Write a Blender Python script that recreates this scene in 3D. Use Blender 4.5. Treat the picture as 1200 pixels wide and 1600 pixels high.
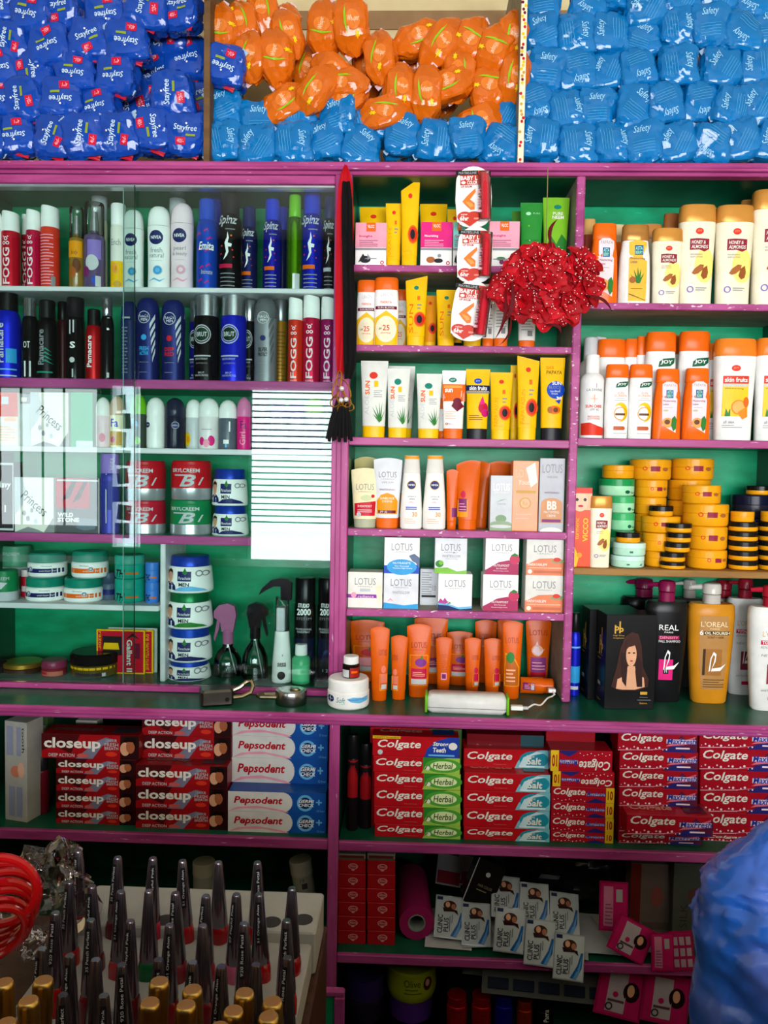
import bpy, bmesh, math, random
from mathutils import Vector, Matrix, noise
from mathutils.bvhtree import BVHTree
from mathutils.geometry import tessellate_polygon

for o in list(bpy.data.objects): bpy.data.objects.remove(o)
scene = bpy.context.scene
COL = scene.collection
R = math.radians
rng = random.Random(7)

# ------------------------------------------------------------------ camera
F = 1250.0                                  # focal length in pixels of the 1200x1600 frame
CAM = Vector((0.0, -1.5, 1.45))
ROT = Matrix.Rotation(R(2.0), 3, 'Z') @ Matrix.Rotation(R(90 - 3.0), 3, 'X') @ Matrix.Rotation(R(1.0), 3, 'Z')
cam_data = bpy.data.cameras.new('camera')
cam_data.sensor_width = 36; cam_data.lens = 36 * F / 1600; cam_data.clip_start = 0.02
cam = bpy.data.objects.new('camera', cam_data); COL.objects.link(cam)
cam.matrix_world = Matrix.Translation(CAM) @ ROT.to_4x4()
scene.camera = cam

# ------------------------------------------------------------------ light
scene.view_settings.view_transform = 'Standard'
scene.view_settings.look = 'None'
scene.view_settings.gamma = 1
scene.view_settings.use_curve_mapping = False
scene.view_settings.exposure = 0.15
world = bpy.data.worlds.new('world'); scene.world = world; world.use_nodes = True
world.node_tree.nodes['Background'].inputs[0].default_value = (0.80, 0.90, 1.0, 1)
world.node_tree.nodes['Background'].inputs[1].default_value = 3.0

def area(name, loc, sx, sz, power, col=(1, 1, 1), rot=(R(90), 0, 0)):
    l = bpy.data.lights.new(name, 'AREA'); l.shape = 'RECTANGLE'; l.size = sx; l.size_y = sz
    l.energy = power; l.color = col
    o = bpy.data.objects.new(name, l); COL.objects.link(o); o.location = loc; o.rotation_euler = rot
    return o
# daylight standing in the three openings of the shop front, behind the photographer, plus an added slit lamp
area('daylight_shop_door', (0.75, -4.02, 1.55), 2.3, 1.10, 118, (0.97, 0.985, 1.0))
area('daylight_louvre_window', (-0.83, -4.02, 1.36), 0.58, 1.25, 32, (0.93, 0.97, 1.0))
area('added_slit_light', (-1.99, -4.02, 1.44), 0.20, 1.12, 3, (0.72, 0.88, 1.0))  # added lamp in a made-up slit, brightens behind the hanging sachets
area('daylight_side_window', (-2.55, -4.02, 1.50), 0.75, 0.95, 9, (0.95, 0.98, 1.0))

# ------------------------------------------------------------------ pixel -> world
def P(px, py, Y):
    d = ROT @ Vector(((px - 600) / F, (800 - py) / F, -1.0))
    return CAM + d * ((Y - CAM.y) / d.y)
def PZ(px, py, Z):
    d = ROT @ Vector(((px - 600) / F, (800 - py) / F, -1.0))
    return CAM + d * ((Z - CAM.z) / d.z)

# ------------------------------------------------------------------ materials
def lin(h):
    h = h.lstrip('#'); c = [int(h[i:i+2], 16) / 255 for i in (0, 2, 4)]
    return tuple(x / 12.92 if x <= .04045 else ((x + .055) / 1.055) ** 2.4 for x in c)
CN = dict(white='#f2f2ee', offwhite='#e8e4d8', cream='#efe6c4', black='#101012', dark='#1c1a1e', grey='#8c8c90', ltgrey='#c4c6c8',
    silver='#b9bcc0', navy='#16205e', blue='#1233c0', royal='#1747b8', stay='#0c3fae', cyan='#0a78b8', ltblue='#69b4e0', sky='#2f9ad6',
    teal='#14806c', green='#0c7a46', leaf='#2a7a2e', lime='#6fb81e', ltgreen='#9fe0b4', red='#c8102a', crimson='#c01040', orange='#e8650e',
    dorange='#e06a08', ltorange='#f5a04a', redor='#d83420', yellow='#f2bd08', amber='#e8960c', gold='#c89a3c', brown='#6a3c1c', maroon='#6e1030',
    magenta='#c41a70', pink='#f0a0b4', hotpink='#e0207c', ltpink='#f2d8de', purple='#6a3fa0', lav='#8c74c0', plum='#7c2468', skin='#d8a07c',
    hair='#2a1610', almond='#a8602c', wood='#8a6238', peach='#f4b08c', paste='#c8141c', herb='#2f9a2e', mint='#c8ece0')
MATS = {}
def mat(key, rough=.38, metal=0.0, coat=0.0, trans=0.0, bump=0.0, bscale=60, vary=.10, alpha=1.0, nscale=35, aniso=None):
    """key = colour name or hex; procedural principled material with a little uneven colour"""
    k = (key, rough, metal, coat, trans, bump, bscale, vary, alpha, nscale, aniso)
    if k in MATS: return MATS[k]
    m = bpy.data.materials.new(key.strip('#') + '_finish'); m.use_nodes = True
    nt = m.node_tree; b = nt.nodes['Principled BSDF']
    c = lin(CN.get(key, key))
    tc = nt.nodes.new('ShaderNodeTexCoord'); n = nt.nodes.new('ShaderNodeTexNoise')
    n.inputs['Scale'].default_value = nscale; n.inputs['Detail'].default_value = 4
    nt.links.new(tc.outputs['Object'], n.inputs['Vector'])
    if aniso:
        mp = nt.nodes.new('ShaderNodeMapping'); mp.inputs['Scale'].default_value = aniso
        nt.links.new(tc.outputs['Object'], mp.inputs['Vector']); nt.links.new(mp.outputs['Vector'], n.inputs['Vector'])
    r = nt.nodes.new('ShaderNodeValToRGB')
    r.color_ramp.elements[0].position = .3; r.color_ramp.elements[1].position = .7
    r.color_ramp.elements[0].color = tuple(x * (1 - vary) for x in c) + (1,)
    r.color_ramp.elements[1].color = tuple(min(1, x * (1 + vary * .5) + vary * .01) for x in c) + (1,)
    nt.links.new(n.outputs['Fac'], r.inputs[0]); nt.links.new(r.outputs[0], b.inputs['Base Color'])
    b.inputs['Roughness'].default_value = rough; b.inputs['Metallic'].default_value = metal
    b.inputs['Specular IOR Level'].default_value = .16
    b.inputs['Coat Weight'].default_value = coat; b.inputs['Transmission Weight'].default_value = trans
    b.inputs['Alpha'].default_value = alpha
    if bump:
        n2 = nt.nodes.new('ShaderNodeTexNoise'); n2.inputs['Scale'].default_value = bscale; n2.inputs['Detail'].default_value = 3
        bp = nt.nodes.new('ShaderNodeBump'); bp.inputs['Strength'].default_value = bump; bp.inputs['Distance'].default_value = .004
        nt.links.new(tc.outputs['Object'], n2.inputs['Vector']); nt.links.new(n2.outputs['Fac'], bp.inputs['Height'])
        nt.links.new(bp.outputs[0], b.inputs['Normal'])
    MATS[k] = m; return m
def paint(name, c1, c2, c3, scale=(3, 3, 3), rough=.42, thresh=.62, worn=None):
    """brushed oil paint: two tones in streaks, chipped spots of a third"""
    m = bpy.data.materials.new(name); m.use_nodes = True; nt = m.node_tree; b = nt.nodes['Principled BSDF']
    tc = nt.nodes.new('ShaderNodeTexCoord'); mp = nt.nodes.new('ShaderNodeMapping'); mp.inputs['Scale'].default_value = scale
    n = nt.nodes.new('ShaderNodeTexNoise'); n.inputs['Scale'].default_value = 6; n.inputs['Detail'].default_value = 6
    nt.links.new(tc.outputs['Object'], mp.inputs[0]); nt.links.new(mp.outputs[0], n.inputs['Vector'])
    r = nt.nodes.new('ShaderNodeValToRGB'); e = r.color_ramp.elements
    e[0].position = .32; e[1].position = .66; e[0].color = lin(c1) + (1,); e[1].color = lin(c2) + (1,)
    n2 = nt.nodes.new('ShaderNodeTexNoise'); n2.inputs['Scale'].default_value = 26; n2.inputs['Detail'].default_value = 5
    nt.links.new(mp.outputs[0], n2.inputs['Vector'])
    r2 = nt.nodes.new('ShaderNodeValToRGB'); r2.color_ramp.elements[0].position = thresh; r2.color_ramp.elements[1].position = thresh + .05
    mx = nt.nodes.new('ShaderNodeMix'); mx.data_type = 'RGBA'
    nt.links.new(n.outputs['Fac'], r.inputs[0]); nt.links.new(n2.outputs['Fac'], r2.inputs[0])
    nt.links.new(r2.outputs[0], mx.inputs['Factor']); nt.links.new(r.outputs[0], mx.inputs['A']); mx.inputs['B'].default_value = lin(c3) + (1,)
    nt.links.new(mx.outputs['Result'], b.inputs['Base Color']); b.inputs['Roughness'].default_value = rough; b.inputs['Specular IOR Level'].default_value = .2
    bp = nt.nodes.new('ShaderNodeBump'); bp.inputs['Strength'].default_value = .25; bp.inputs['Distance'].default_value = .003
    nt.links.new(n.outputs['Fac'], bp.inputs['Height']); nt.links.new(bp.outputs[0], b.inputs['Normal'])
    return m
PINK = paint('pink_oil_paint', '#90306a', '#b04c88', '#d6b0cc', (1.2, 8, 8), .35, .68)
PINKV = paint('pink_oil_paint_upright', '#90306a', '#b04c88', '#d6b0cc', (8, 8, 1.2), .35, .68)
PINKW = paint('worn_pink_paint', '#92346e', '#b0508c', '#dcc8d2', (3, 8, 8), .4, .63)
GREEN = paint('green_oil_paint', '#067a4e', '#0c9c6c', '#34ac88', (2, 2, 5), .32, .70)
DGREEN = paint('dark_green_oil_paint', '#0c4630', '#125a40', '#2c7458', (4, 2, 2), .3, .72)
GREYW = paint('bare_grey_board', '#7e7a66', '#989484', '#6c6450', (2, 6, 6), .6, .7)
WHITEE = paint('white_edge_strip', '#c8cccc', '#dcdedd', '#a8a8a4', (2, 6, 6), .45, .72)
RAWWOOD = paint('raw_wood', '#8a6232', '#a67c46', '#6a4a28', (1, 10, 10), .6, .66)
CREAM = paint('cream_wall_paint', '#c8b488', '#d8c698', '#b8a478', (2, 2, 2), .7, .75)
TAN = paint('brown_wall_stripe', '#8a6a48', '#9c7c58', '#7a5c3c', (2, 2, 2), .7, .75)
def metal(key, rough=.25): return mat(key, rough, 1.0)
def thin_glass(name, tint=(.9, .97, .95), extra=0.0):
    m = bpy.data.materials.new(name); m.use_nodes = True; nt = m.node_tree; nt.nodes.remove(nt.nodes['Principled BSDF'])
    out = nt.nodes['Material Output']; tr = nt.nodes.new('ShaderNodeBsdfTransparent'); tr.inputs[0].default_value = tint + (1,)
    gl = nt.nodes.new('ShaderNodeBsdfGlossy'); gl.inputs['Roughness'].default_value = 0.0
    fr = nt.nodes.new('ShaderNodeFresnel'); fr.inputs[0].default_value = 1.5
    mx = nt.nodes.new('ShaderNodeMixShader'); nt.links.new(tr.outputs[0], mx.inputs[1]); nt.links.new(gl.outputs[0], mx.inputs[2])
    if extra:
        ad = nt.nodes.new('ShaderNodeMath'); ad.operation = 'ADD'; ad.inputs[1].default_value = extra; ad.use_clamp = True
        nt.links.new(fr.outputs[0], ad.inputs[0]); nt.links.new(ad.outputs[0], mx.inputs[0])
    else: nt.links.new(fr.outputs[0], mx.inputs[0])
    nt.links.new(mx.outputs[0], out.inputs[0]); return m
PANE = thin_glass('window_glass')
CLEAR = thin_glass('clear_plastic', (.86, .88, .88), .04)
TEALCLEAR = thin_glass('clear_film', (.92, .93, .94), .05)

# ------------------------------------------------------------------ mesh helpers
def as_mat(m): return m if not isinstance(m, str) else mat(m)
def mobj(name, geos, parent=None, smooth=True, angle=30):
    """geos = list of (verts, faces, material); ONE mesh object"""
    V = []; Fc = []; FM = []; ms = []
    for v, f, m in geos:
        m = as_mat(m)
        if m not in ms: ms.append(m)
        k = ms.index(m); o = len(V); V.extend(v)
        for q in f: Fc.append([i + o for i in q]); FM.append(k)
    me = bpy.data.meshes.new(name); me.from_pydata([tuple(v) for v in V], [], Fc)
    for m in ms: me.materials.append(m)
    me.polygons.foreach_set('material_index', FM)
    if smooth:
        me.polygons.foreach_set('use_smooth', [True] * len(Fc)); me.set_sharp_from_angle(angle=R(angle))
    me.update()
    ob = bpy.data.objects.new(name, me); COL.objects.link(ob)
    if parent: ob.parent = parent
    return ob
def tag(o, label, cat, group=None, kind=None):
    o['label'] = label
    if cat: o['category'] = cat
    if group: o['group'] = group
    if kind: o['kind'] = kind
    return o
def thing(name, label, cat, loc=(0, 0, 0), group=None, rz=0.0, rx=0.0, ry=0.0):
    o = bpy.data.objects.new(name, None); COL.objects.link(o); o.empty_display_size = .02
    o.location = loc; o.rotation_euler = (rx, ry, rz)
    return tag(o, label, cat, group)
def struct(o): o['kind'] = 'structure'; return o
def copy_tree(o, parent=None):
    c = o.copy(); COL.objects.link(c); c.parent = parent
    for ch in o.children: copy_tree(ch, c)
    return c
def sgn(x): return -1.0 if x < 0 else 1.0
def loft(rings, seg=20, zfun=None):
    """rings: (z, half width, half depth, exponent[, cx, cy]); closed solid"""
    V = []; Fc = []
    for r in rings:
        z, hw, hd, n = r[:4]; cx, cy = (r[4], r[5]) if len(r) > 4 else (0, 0)
        for i in range(seg):
            t = 2 * math.pi * (i + .5) / seg; c, s = math.cos(t), math.sin(t)
            x = hw * sgn(c) * abs(c) ** (2 / n); y = hd * sgn(s) * abs(s) ** (2 / n)
            zz = z if zfun is None else zfun(z, x / max(hw, 1e-6))
            V.append((x + cx, y + cy, zz))
    for k in range(len(rings) - 1):
        for i in range(seg):
            j = (i + 1) % seg
            Fc.append([k * seg + i, k * seg + j, (k + 1) * seg + j, (k + 1) * seg + i])
    Fc.append([i for i in range(seg)][::-1]); o = (len(rings) - 1) * seg
    Fc.append([o + i for i in range(seg)])
    return V, Fc
def box(x0, x1, y0, y1, z0, z1, b=.001):
    b = min(b, (x1 - x0) * .3, (y1 - y0) * .3, (z1 - z0) * .3)
    def ring(z, i):
        a, c, d, e = x0 + i, x1 - i, y0 + i, y1 - i
        return [(a + b, d, z), (c - b, d, z), (c, d + b, z), (c, e - b, z), (c - b, e, z), (a + b, e, z), (a, e - b, z), (a, d + b, z)]
    V = ring(z0, b * .7) + ring(z0 + b, 0) + ring(z1 - b, 0) + ring(z1, b * .7); Fc = []
    for k in range(3):
        for i in range(8):
            j = (i + 1) % 8; Fc.append([k * 8 + i, k * 8 + j, k * 8 + 8 + j, k * 8 + 8 + i])
    Fc.append(list(range(8))[::-1]); Fc.append(list(range(24, 32)))
    return V, Fc
def tube(path, r, seg=8, closed=False):
    """round rod along a polyline; r a number or a list"""
    pts = [Vector(p) for p in path]; n = len(pts); V = []; Fc = []
    up = Vector((0, 0, 1)); prev = None
    for i, p in enumerate(pts):
        if closed: t = (pts[(i + 1) % n] - pts[i - 1]).normalized()
        else: t = (pts[min(i + 1, n - 1)] - pts[max(i - 1, 0)]).normalized()
        if prev is None:
            a = t.cross(up)
            if a.length < 1e-3: a = t.cross(Vector((1, 0, 0)))
        else: a = prev - t * prev.dot(t)
        a.normalize(); b = t.cross(a); prev = a
        rr = r[i] if isinstance(r, (list, tuple)) else r
        for k in range(seg):
            w = 2 * math.pi * k / seg; V.append(tuple(p + (a * math.cos(w) + b * math.sin(w)) * rr))
    m = n if closed else n - 1
    for i in range(m):
        i2 = (i + 1) % n
        for k in range(seg):
            k2 = (k + 1) % seg; Fc.append([i * seg + k, i * seg + k2, i2 * seg + k2, i2 * seg + k])
    if not closed:
        Fc.append(list(range(seg))[::-1]); Fc.append([(n - 1) * seg + k for k in range(seg)])
    return V, Fc
def ball(c, r, sx=1, sy=1, sz=1, u=10, v=6):
    V = [(c[0], c[1], c[2] - r * sz)]; Fc = []
    for i in range(1, v):
        a = -math.pi / 2 + math.pi * i / v
        for k in range(u):
            w = 2 * math.pi * k / u
            V.append((c[0] + r * sx * math.cos(a) * math.cos(w), c[1] + r * sy * math.cos(a) * math.sin(w), c[2] + r * sz * math.sin(a)))
    V.append((c[0], c[1], c[2] + r * sz)); L = len(V) - 1
    for k in range(u): Fc.append([0, 1 + (k + 1) % u, 1 + k]); Fc.append([L, L - u + k, L - u + (k + 1) % u])
    for i in range(v - 2):
        for k in range(u):
            a = 1 + i * u + k; b = 1 + i * u + (k + 1) % u; Fc.append([a, b, b + u, a + u])
    return V, Fc
def plate(poly, y0, y1):
    """flat outline in x,z given thickness from y0 (front) to y1"""
    n = len(poly); V = [(x, y0, z) for x, z in poly] + [(x, y1, z) for x, z in poly]
    Fc = [[i, (i + 1) % n, n + (i + 1) % n, n + i] for i in range(n)]
    tri = tessellate_polygon([[Vector((x, z, 0)) for x, z in poly]])
    for t in tri: Fc.append(list(t)); Fc.append([n + i for i in t][::-1])
    return V, Fc
def xf(geo, M):
    v, f = geo; return [tuple(M @ Vector(p)) for p in v], f
def fixn(V, Fc):
    bm = bmesh.new(); vs = [bm.verts.new(v) for v in V]
    for q in Fc:
        try: bm.faces.new([vs[i] for i in q])
        except ValueError: pass
    bmesh.ops.recalc_face_normals(bm, faces=bm.faces); bm.verts.index_update()
    out = ([tuple(v.co) for v in bm.verts], [[v.index for v in f.verts] for f in bm.faces]); bm.free(); return out

# ------------------------------------------------------------------ flat print (lettering and label shapes) laid on a surface
TXT = {}
def text2d(s, bold=0.0, shear=0.0):
    k = (s, bold, shear)
    if k in TXT: return TXT[k]
    cu = bpy.data.curves.new('lettering', 'FONT'); cu.body = s; cu.resolution_u = 2; cu.offset = bold; cu.shear = shear; cu.fill_mode = 'FRONT'
    ob = bpy.data.objects.new('lettering', cu); COL.objects.link(ob)
    me = bpy.data.meshes.new_from_object(ob)
    V = [(v.co.x, v.co.y) for v in me.vertices]; Fc = [list(p.vertices) for p in me.polygons]
    bpy.data.objects.remove(ob); bpy.data.curves.remove(cu); bpy.data.meshes.remove(me)
    if not V: V = [(0, 0), (1, 0), (0, 1)]; Fc = [[0, 1, 2]]
    xs = [v[0] for v in V]; ys = [v[1] for v in V]; w = max(xs) - min(xs) or 1; h = max(ys) - min(ys) or 1
    V = [((x - min(xs)) / w, (y - min(ys)) / h) for x, y in V]
    TXT[k] = (V, Fc); return TXT[k]
def op_geo(op, W, H):
    """op in (u,v): u -1..1 across, v 0..1 up  ->  flat verts (metres), faces, colour"""
    k = op[0]; U = lambda u: u * W / 2; Vv = lambda v: v * H
    if k == 'R':
        _, u0, v0, u1, v1, c = op; return [(U(u0), Vv(v0)), (U(u1), Vv(v0)), (U(u1), Vv(v1)), (U(u0), Vv(v1))], [[0, 1, 2, 3]], c
    if k in 'CE':
        if k == 'C': _, cu, cv, ru, c = op; a = ru * W / 2; b = a
        else: _, cu, cv, ru, rv, c = op; a = ru * W / 2; b = rv * H
        n = 20; return [(U(cu) + a * math.cos(2 * math.pi * i / n), Vv(cv) + b * math.sin(2 * math.pi * i / n)) for i in range(n)], [list(range(n))], c
    if k == 'O':                                    # ring: cu, cv, outer, inner (of half width)
        _, cu, cv, ro, ri, c = op; n = 20; V = []
        for rr in (ro, ri):
            V += [(U(cu) + rr * W / 2 * math.cos(2 * math.pi * i / n), Vv(cv) + rr * W / 2 * math.sin(2 * math.pi * i / n)) for i in range(n)]
        return V, [[i, (i + 1) % n, n + (i + 1) % n, n + i] for i in range(n)], c
    if k == 'P':
        _, pts, c = op; V = [(U(u), Vv(v)) for u, v in pts]
        return V, [list(t) for t in tessellate_polygon([[Vector((x, y, 0)) for x, y in V]])], c
    if k == 'T':
        s, u0, v0, u1, v1, c = op[1:7]; rot = op[7] if len(op) > 7 else 0; sh = op[8] if len(op) > 8 else 0; bo = op[9] if len(op) > 9 else 0
        tv, tf = text2d(s, bo, sh)
        f = {0: lambda a, b: (a, b), 90: lambda a, b: (1 - b, a), 180: lambda a, b: (1 - a, 1 - b), 270: lambda a, b: (b, 1 - a)}[rot]
        V = []
        for a, b in tv:
            a2, b2 = f(a, b); V.append((U(u0 + (u1 - u0) * a2), Vv(v0 + (v1 - v0) * b2)))
        return V, tf, c
def lay(ops, W, H, solids, nx=8, nz=4, ang=0.0, rough=.4, reach=5.0, off0=.00035):
    """drape the print over the front (-y side) of the solids; returns geos"""
    V = []; Fc = []
    for s in solids:
        o = len(V); V += [Vector(p) for p in s[0]]; Fc += [[i + o for i in q] for q in s[1]]
    tree = BVHTree.FromPolygons(V, Fc); ymin = min(v.y for v in V); out = []
    ca, sa = math.cos(ang), math.sin(ang)
    for li, op in enumerate(ops):
        pv, pf, c = op_geo(op, W, H)
        if ang: pv = [(x * ca - (z - H / 2) * sa, H / 2 + x * sa + (z - H / 2) * ca) for x, z in pv]
        bm = bmesh.new(); vs = [bm.verts.new((x, 0, z)) for x, z in pv]
        for q in pf:
            try: bm.faces.new([vs[i] for i in q])
            except ValueError: pass
        xs = [p[0] for p in pv]; zs = [p[1] for p in pv]
        if nx and op[0] != 'x':
            for i in range(1, 2 * nx + 2):
                x = -W / 2 * math.cos(math.pi * i / (2 * nx + 2)) if nx < 20 else -W / 2 + W * i / (2 * nx + 2)
                if min(xs) < x < max(xs): bmesh.ops.bisect_plane(bm, geom=bm.verts[:] + bm.edges[:] + bm.faces[:], plane_co=(x, 0, 0), plane_no=(1, 0, 0))
        if nz:
            for i in range(1, nz):
                z = H * i / nz
                if min(zs) < z < max(zs): bmesh.ops.bisect_plane(bm, geom=bm.verts[:] + bm.edges[:] + bm.faces[:], plane_co=(0, 0, z), plane_no=(0, 0, 1))
        off = off0 + .00012 * li
        bm.verts.index_update(); o = []
        for v in bm.verts:
            if nx == 0 and nz == 0: o.append((v.co.x, ymin - off, v.co.z)); continue
            h = tree.ray_cast(Vector((v.co.x, ymin - 1, v.co.z)), Vector((0, 1, 0)))
            if h[0] is not None: y = h[0].y
            else:
                h = tree.find_nearest(Vector((v.co.x, ymin, v.co.z))); y = h[0].y
            o.append((v.co.x, y - off, v.co.z))
        fs = []
        for f in bm.faces:
            q = [v.index for v in f.verts]
            if f.normal.y > 0: q.reverse()
            fs.append(q)
        bm.free(); out.append((o, fs, mat(c, rough) if isinstance(c, str) else c))
    return out
# ================================================================== SETTING
YB = 0.165; YC = -0.115; YW = 0.30
XL = P(-45, 700, 0).x; XR = P(1244, 700, 0).x
XA0, XA1 = P(519, 700, 0).x, P(545, 700, 0).x          # post between the glass cabinet and the open shelves
XB0, XB1 = P(889, 700, 0).x, P(901, 700, 0).x          # upright board between the two open bays
RX0, RX1, RY0 = -3.3, 2.4, -4.05
def slab(name, x0, x1, y0, y1, z0, z1, m): return struct(mobj(name, [(*box(x0, x1, y0, y1, z0, z1, .0005), m)], smooth=False))
slab('floor', RX0, RX1, RY0, YW + .1, -.1, 0, paint('grey_floor', '#6a665e', '#7c786e', '#585450'))
slab('ceiling', RX0, RX1, RY0, YW + .1, 3.0, 3.1, paint('ceiling_paint', '#c8c4b8', '#d8d4c8', '#b8b4a8'))
slab('wall_left', RX0 - .1, RX0, RY0, YW + .1, 0, 3.0, CREAM)
slab('wall_right', RX1, RX1 + .1, RY0, YW + .1, 0, 3.0, CREAM)
slab('wall_back', RX0, RX1, YW, YW + .1, 0, 3.0, CREAM)
zt = P(640, 18, YW).z; zb_ = P(640, 47, YW).z
slab('trim_1', RX0, RX1, YW - .004, YW, zb_, zt, TAN)
# shop front behind the photographer, with its openings and an added slit
wf = paint('front_wall_paint', '#4a4a46', '#585650', '#3c3a38')
def fw(x0, x1, z0, z1): return box(x0, x1, RY0 - .05, RY0 + .06, z0, z1, .001) + (wf,)
struct(mobj('wall_front', [fw(RX0, -2.94, 0, 3), fw(-2.94, -2.16, 0, 1.02), fw(-2.94, -2.16, 1.98, 3), fw(-2.16, -2.09, 0, 3), fw(-1.89, -1.13, 0, 3), fw(-2.09, -1.89, 0, .88), fw(-2.09, -1.89, 2.0, 3),
    fw(-1.13, -.53, 0, .72), fw(-1.13, -.53, 2.0, 3), fw(-.53, -.42, 0, 3), fw(-.42, 1.92, 0, .98), fw(-.42, 1.92, 2.12, 3), fw(1.92, RX1, 0, 3)], smooth=False))
w1 = struct(mobj('window_1', [(*box(-1.13, -1.11, RY0 + .06, RY0 + .08, .72, 2.0), WHITEE), (*box(-.55, -.53, RY0 + .06, RY0 + .08, .72, 2.0), WHITEE)], smooth=False))
sl = None
for i in range(22):
    z = 1.08 + i * .042
    g = [(*xf(box(-.29, .29, -.0012, .0012, -.0055, .0055, .0004), Matrix.Rotation(R(35), 4, 'X')), mat('ltblue', .5))]
    if sl is None: sl = mobj('slat', g, w1, smooth=False); o = sl
    else: o = sl.copy(); COL.objects.link(o)
    o.location = (-.83, RY0 + .11, z)
w2 = struct(mobj('window_2', [(*box(-2.94, -2.92, RY0 + .06, RY0 + .08, 1.02, 1.98), WHITEE), (*box(-2.18, -2.16, RY0 + .06, RY0 + .08, 1.02, 1.98), WHITEE)], smooth=False))
bar = None
for i in range(4):
    o = mobj('bar', [(*tube([(0, 0, 1.02), (0, 0, 1.98)], .008, 6), mat('brown', .5))], w2) if bar is None else bar.copy()
    if bar is not None: COL.objects.link(o)
    bar = bar or o; o.location = (-2.85 + i * .15, RY0 + .1, 0)

# ------------------------------------------------------------------ cabinets
S = {}
def zpx(px, py, Y=0.0): return P(px, py, Y).z
def part(parent, name, m, x0, x1, y0, y1, z0, z1, b=.0015): return mobj(name, [(*box(x0, x1, y0, y1, z0, z1, b), m)], parent, smooth=m is not PANE)
ZTOP = zpx(600, 257)
ZCT = zpx(600, 1118, YC)                                # counter top
def shelf(parent, key, x0, x1, pxm, yt, yb, m, inside=GREEN, yf=0.0, name='shelf', edge=None):
    z1 = zpx(pxm, yt, yf); z0 = zpx(pxm, yb, yf); S[key] = (z1, yf)
    e = part(parent, name, inside, x0, x1, yf + .004, YB, z0 + .0008, z1, .0006)
    part(parent, 'shelf_edge', m, x0, x1, yf - .004, yf + .005, z0, z1 + .0004, .0015)
    return e
cab = thing('glass_cabinet', 'pink-framed wall cabinet with green inside and sliding glass doors, left of the hanging black scarf', 'cabinet', ((XL + XA0) / 2, 0, ZCT))
def rel(p):                                             # children keep world coordinates
    bpy.context.view_layer.update()
    for c in p.children: c.matrix_parent_inverse = p.matrix_world.inverted()
part(cab, 'back_panel', GREEN, XL - .015, XA0 + .003, YB, YB + .012, ZCT, ZTOP - .02)
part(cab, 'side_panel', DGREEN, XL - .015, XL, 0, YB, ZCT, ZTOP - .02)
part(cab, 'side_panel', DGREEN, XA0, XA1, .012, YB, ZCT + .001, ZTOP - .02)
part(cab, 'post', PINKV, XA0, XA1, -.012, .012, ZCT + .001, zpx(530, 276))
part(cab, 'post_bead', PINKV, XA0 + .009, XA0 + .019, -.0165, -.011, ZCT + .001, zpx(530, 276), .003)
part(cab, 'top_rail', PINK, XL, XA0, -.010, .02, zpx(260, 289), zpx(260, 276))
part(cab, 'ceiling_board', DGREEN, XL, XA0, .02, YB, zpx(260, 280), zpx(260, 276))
part(cab, 'glass_track', mat('silver', .35, .8), XL, XA0, -.004, .018, zpx(260, 294), zpx(260, 289))
shelf(cab, 'L1', XL, XA0, 260, 450, 457, WHITEE, WHITEE, .018)
shelf(cab, 'L2', XL, XA0, 260, 594, 608, PINK, GREEN, .014)
shelf(cab, 'L3', XL, XA0, 200, 700, 708, WHITEE, WHITEE, .018)
shelf(cab, 'L4', XL, XA0, 260, 837, 850, PINK, GREEN, .014)
xd0, xd1 = P(249, 950, .018).x, P(257, 950, .018).x
shelf(cab, 'L5', XL, xd0, 120, 944, 952, WHITEE, WHITEE, .018)
zf = zpx(260, 1070); S['L6'] = (zf, .012)
part(cab, 'floor_board', DGREEN, XL, XA0, .012, YB, ZCT + .001, zf)
part(cab, 'bottom_rail', PINK, XL, XA0, -.010, .012, ZCT + .001, zf - .001)
part(cab, 'divider', WHITEE, xd0, xd1, .022, YB, zf, S['L4'][0] - .012)
xg0, xg1 = P(192, 700, 0).x, P(211, 700, 0).x
zg0, zg1 = zf + .0005, zpx(260, 291)
part(cab, 'glass_pane', PANE, XL, xg1, -.006, -.003, zg0, zg1, .0003)
part(cab, 'glass_pane', PANE, xg0, XA0, .003, .006, zg0, zg1, .0003)
part(cab, 'pane_edge', mat('#0c2a22', .2), xg1, xg1 + .0012, -.0062, -.0028, zg0, zg1, .0002)
part(cab, 'pane_edge', mat('#9ab8b0', .2), xg0 - .0012, xg0, .0028, .0062, zg0, zg1, .0002)
rel(cab)

mid = thing('shelf_unit', 'narrow open bay of green shelves with pink edges right of the hanging scarf', 'shelf', ((XA1 + XB0) / 2, 0, ZCT))
part(mid, 'back_panel', GREEN, XA1 - .008, XB0 + .006, YB, YB + .012, ZCT, ZTOP - .02)
part(mid, 'divider', GREYW, XB0, XB1, .003, YB, ZCT + .001, ZTOP - .02)
part(mid, 'divider_edge', PINKW, XB0 - .0008, XB1 + .0008, -.006, .003, ZCT + .001, zpx(900, 276), .002)
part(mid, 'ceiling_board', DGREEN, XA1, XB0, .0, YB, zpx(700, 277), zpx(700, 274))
shelf(mid, 'C1', XA1, XB0, 720, 416, 426, PINKW, GREYW)
shelf(mid, 'C2', XA1, XB0, 720, 541, 551, PINKW, GREYW)
shelf(mid, 'C3', XA1, XB0, 720, 686, 698, PINK, GREEN)
shelf(mid, 'C4', XA1, XB0, 720, 829, 840, PINKW, GREYW)
shelf(mid, 'C5', XA1, XB0, 720, 955, 966, PINKW, GREYW)
rel(mid)
rgt = thing('shelf_unit', 'wide open bay of green shelves at the right with lotion bottles and yellow jars', 'shelf', ((XB1 + XR) / 2, 0, ZCT))
part(rgt, 'back_panel', GREEN, XB1 - .006, XR + .02, YB, YB + .012, ZCT, ZTOP - .02)
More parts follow.
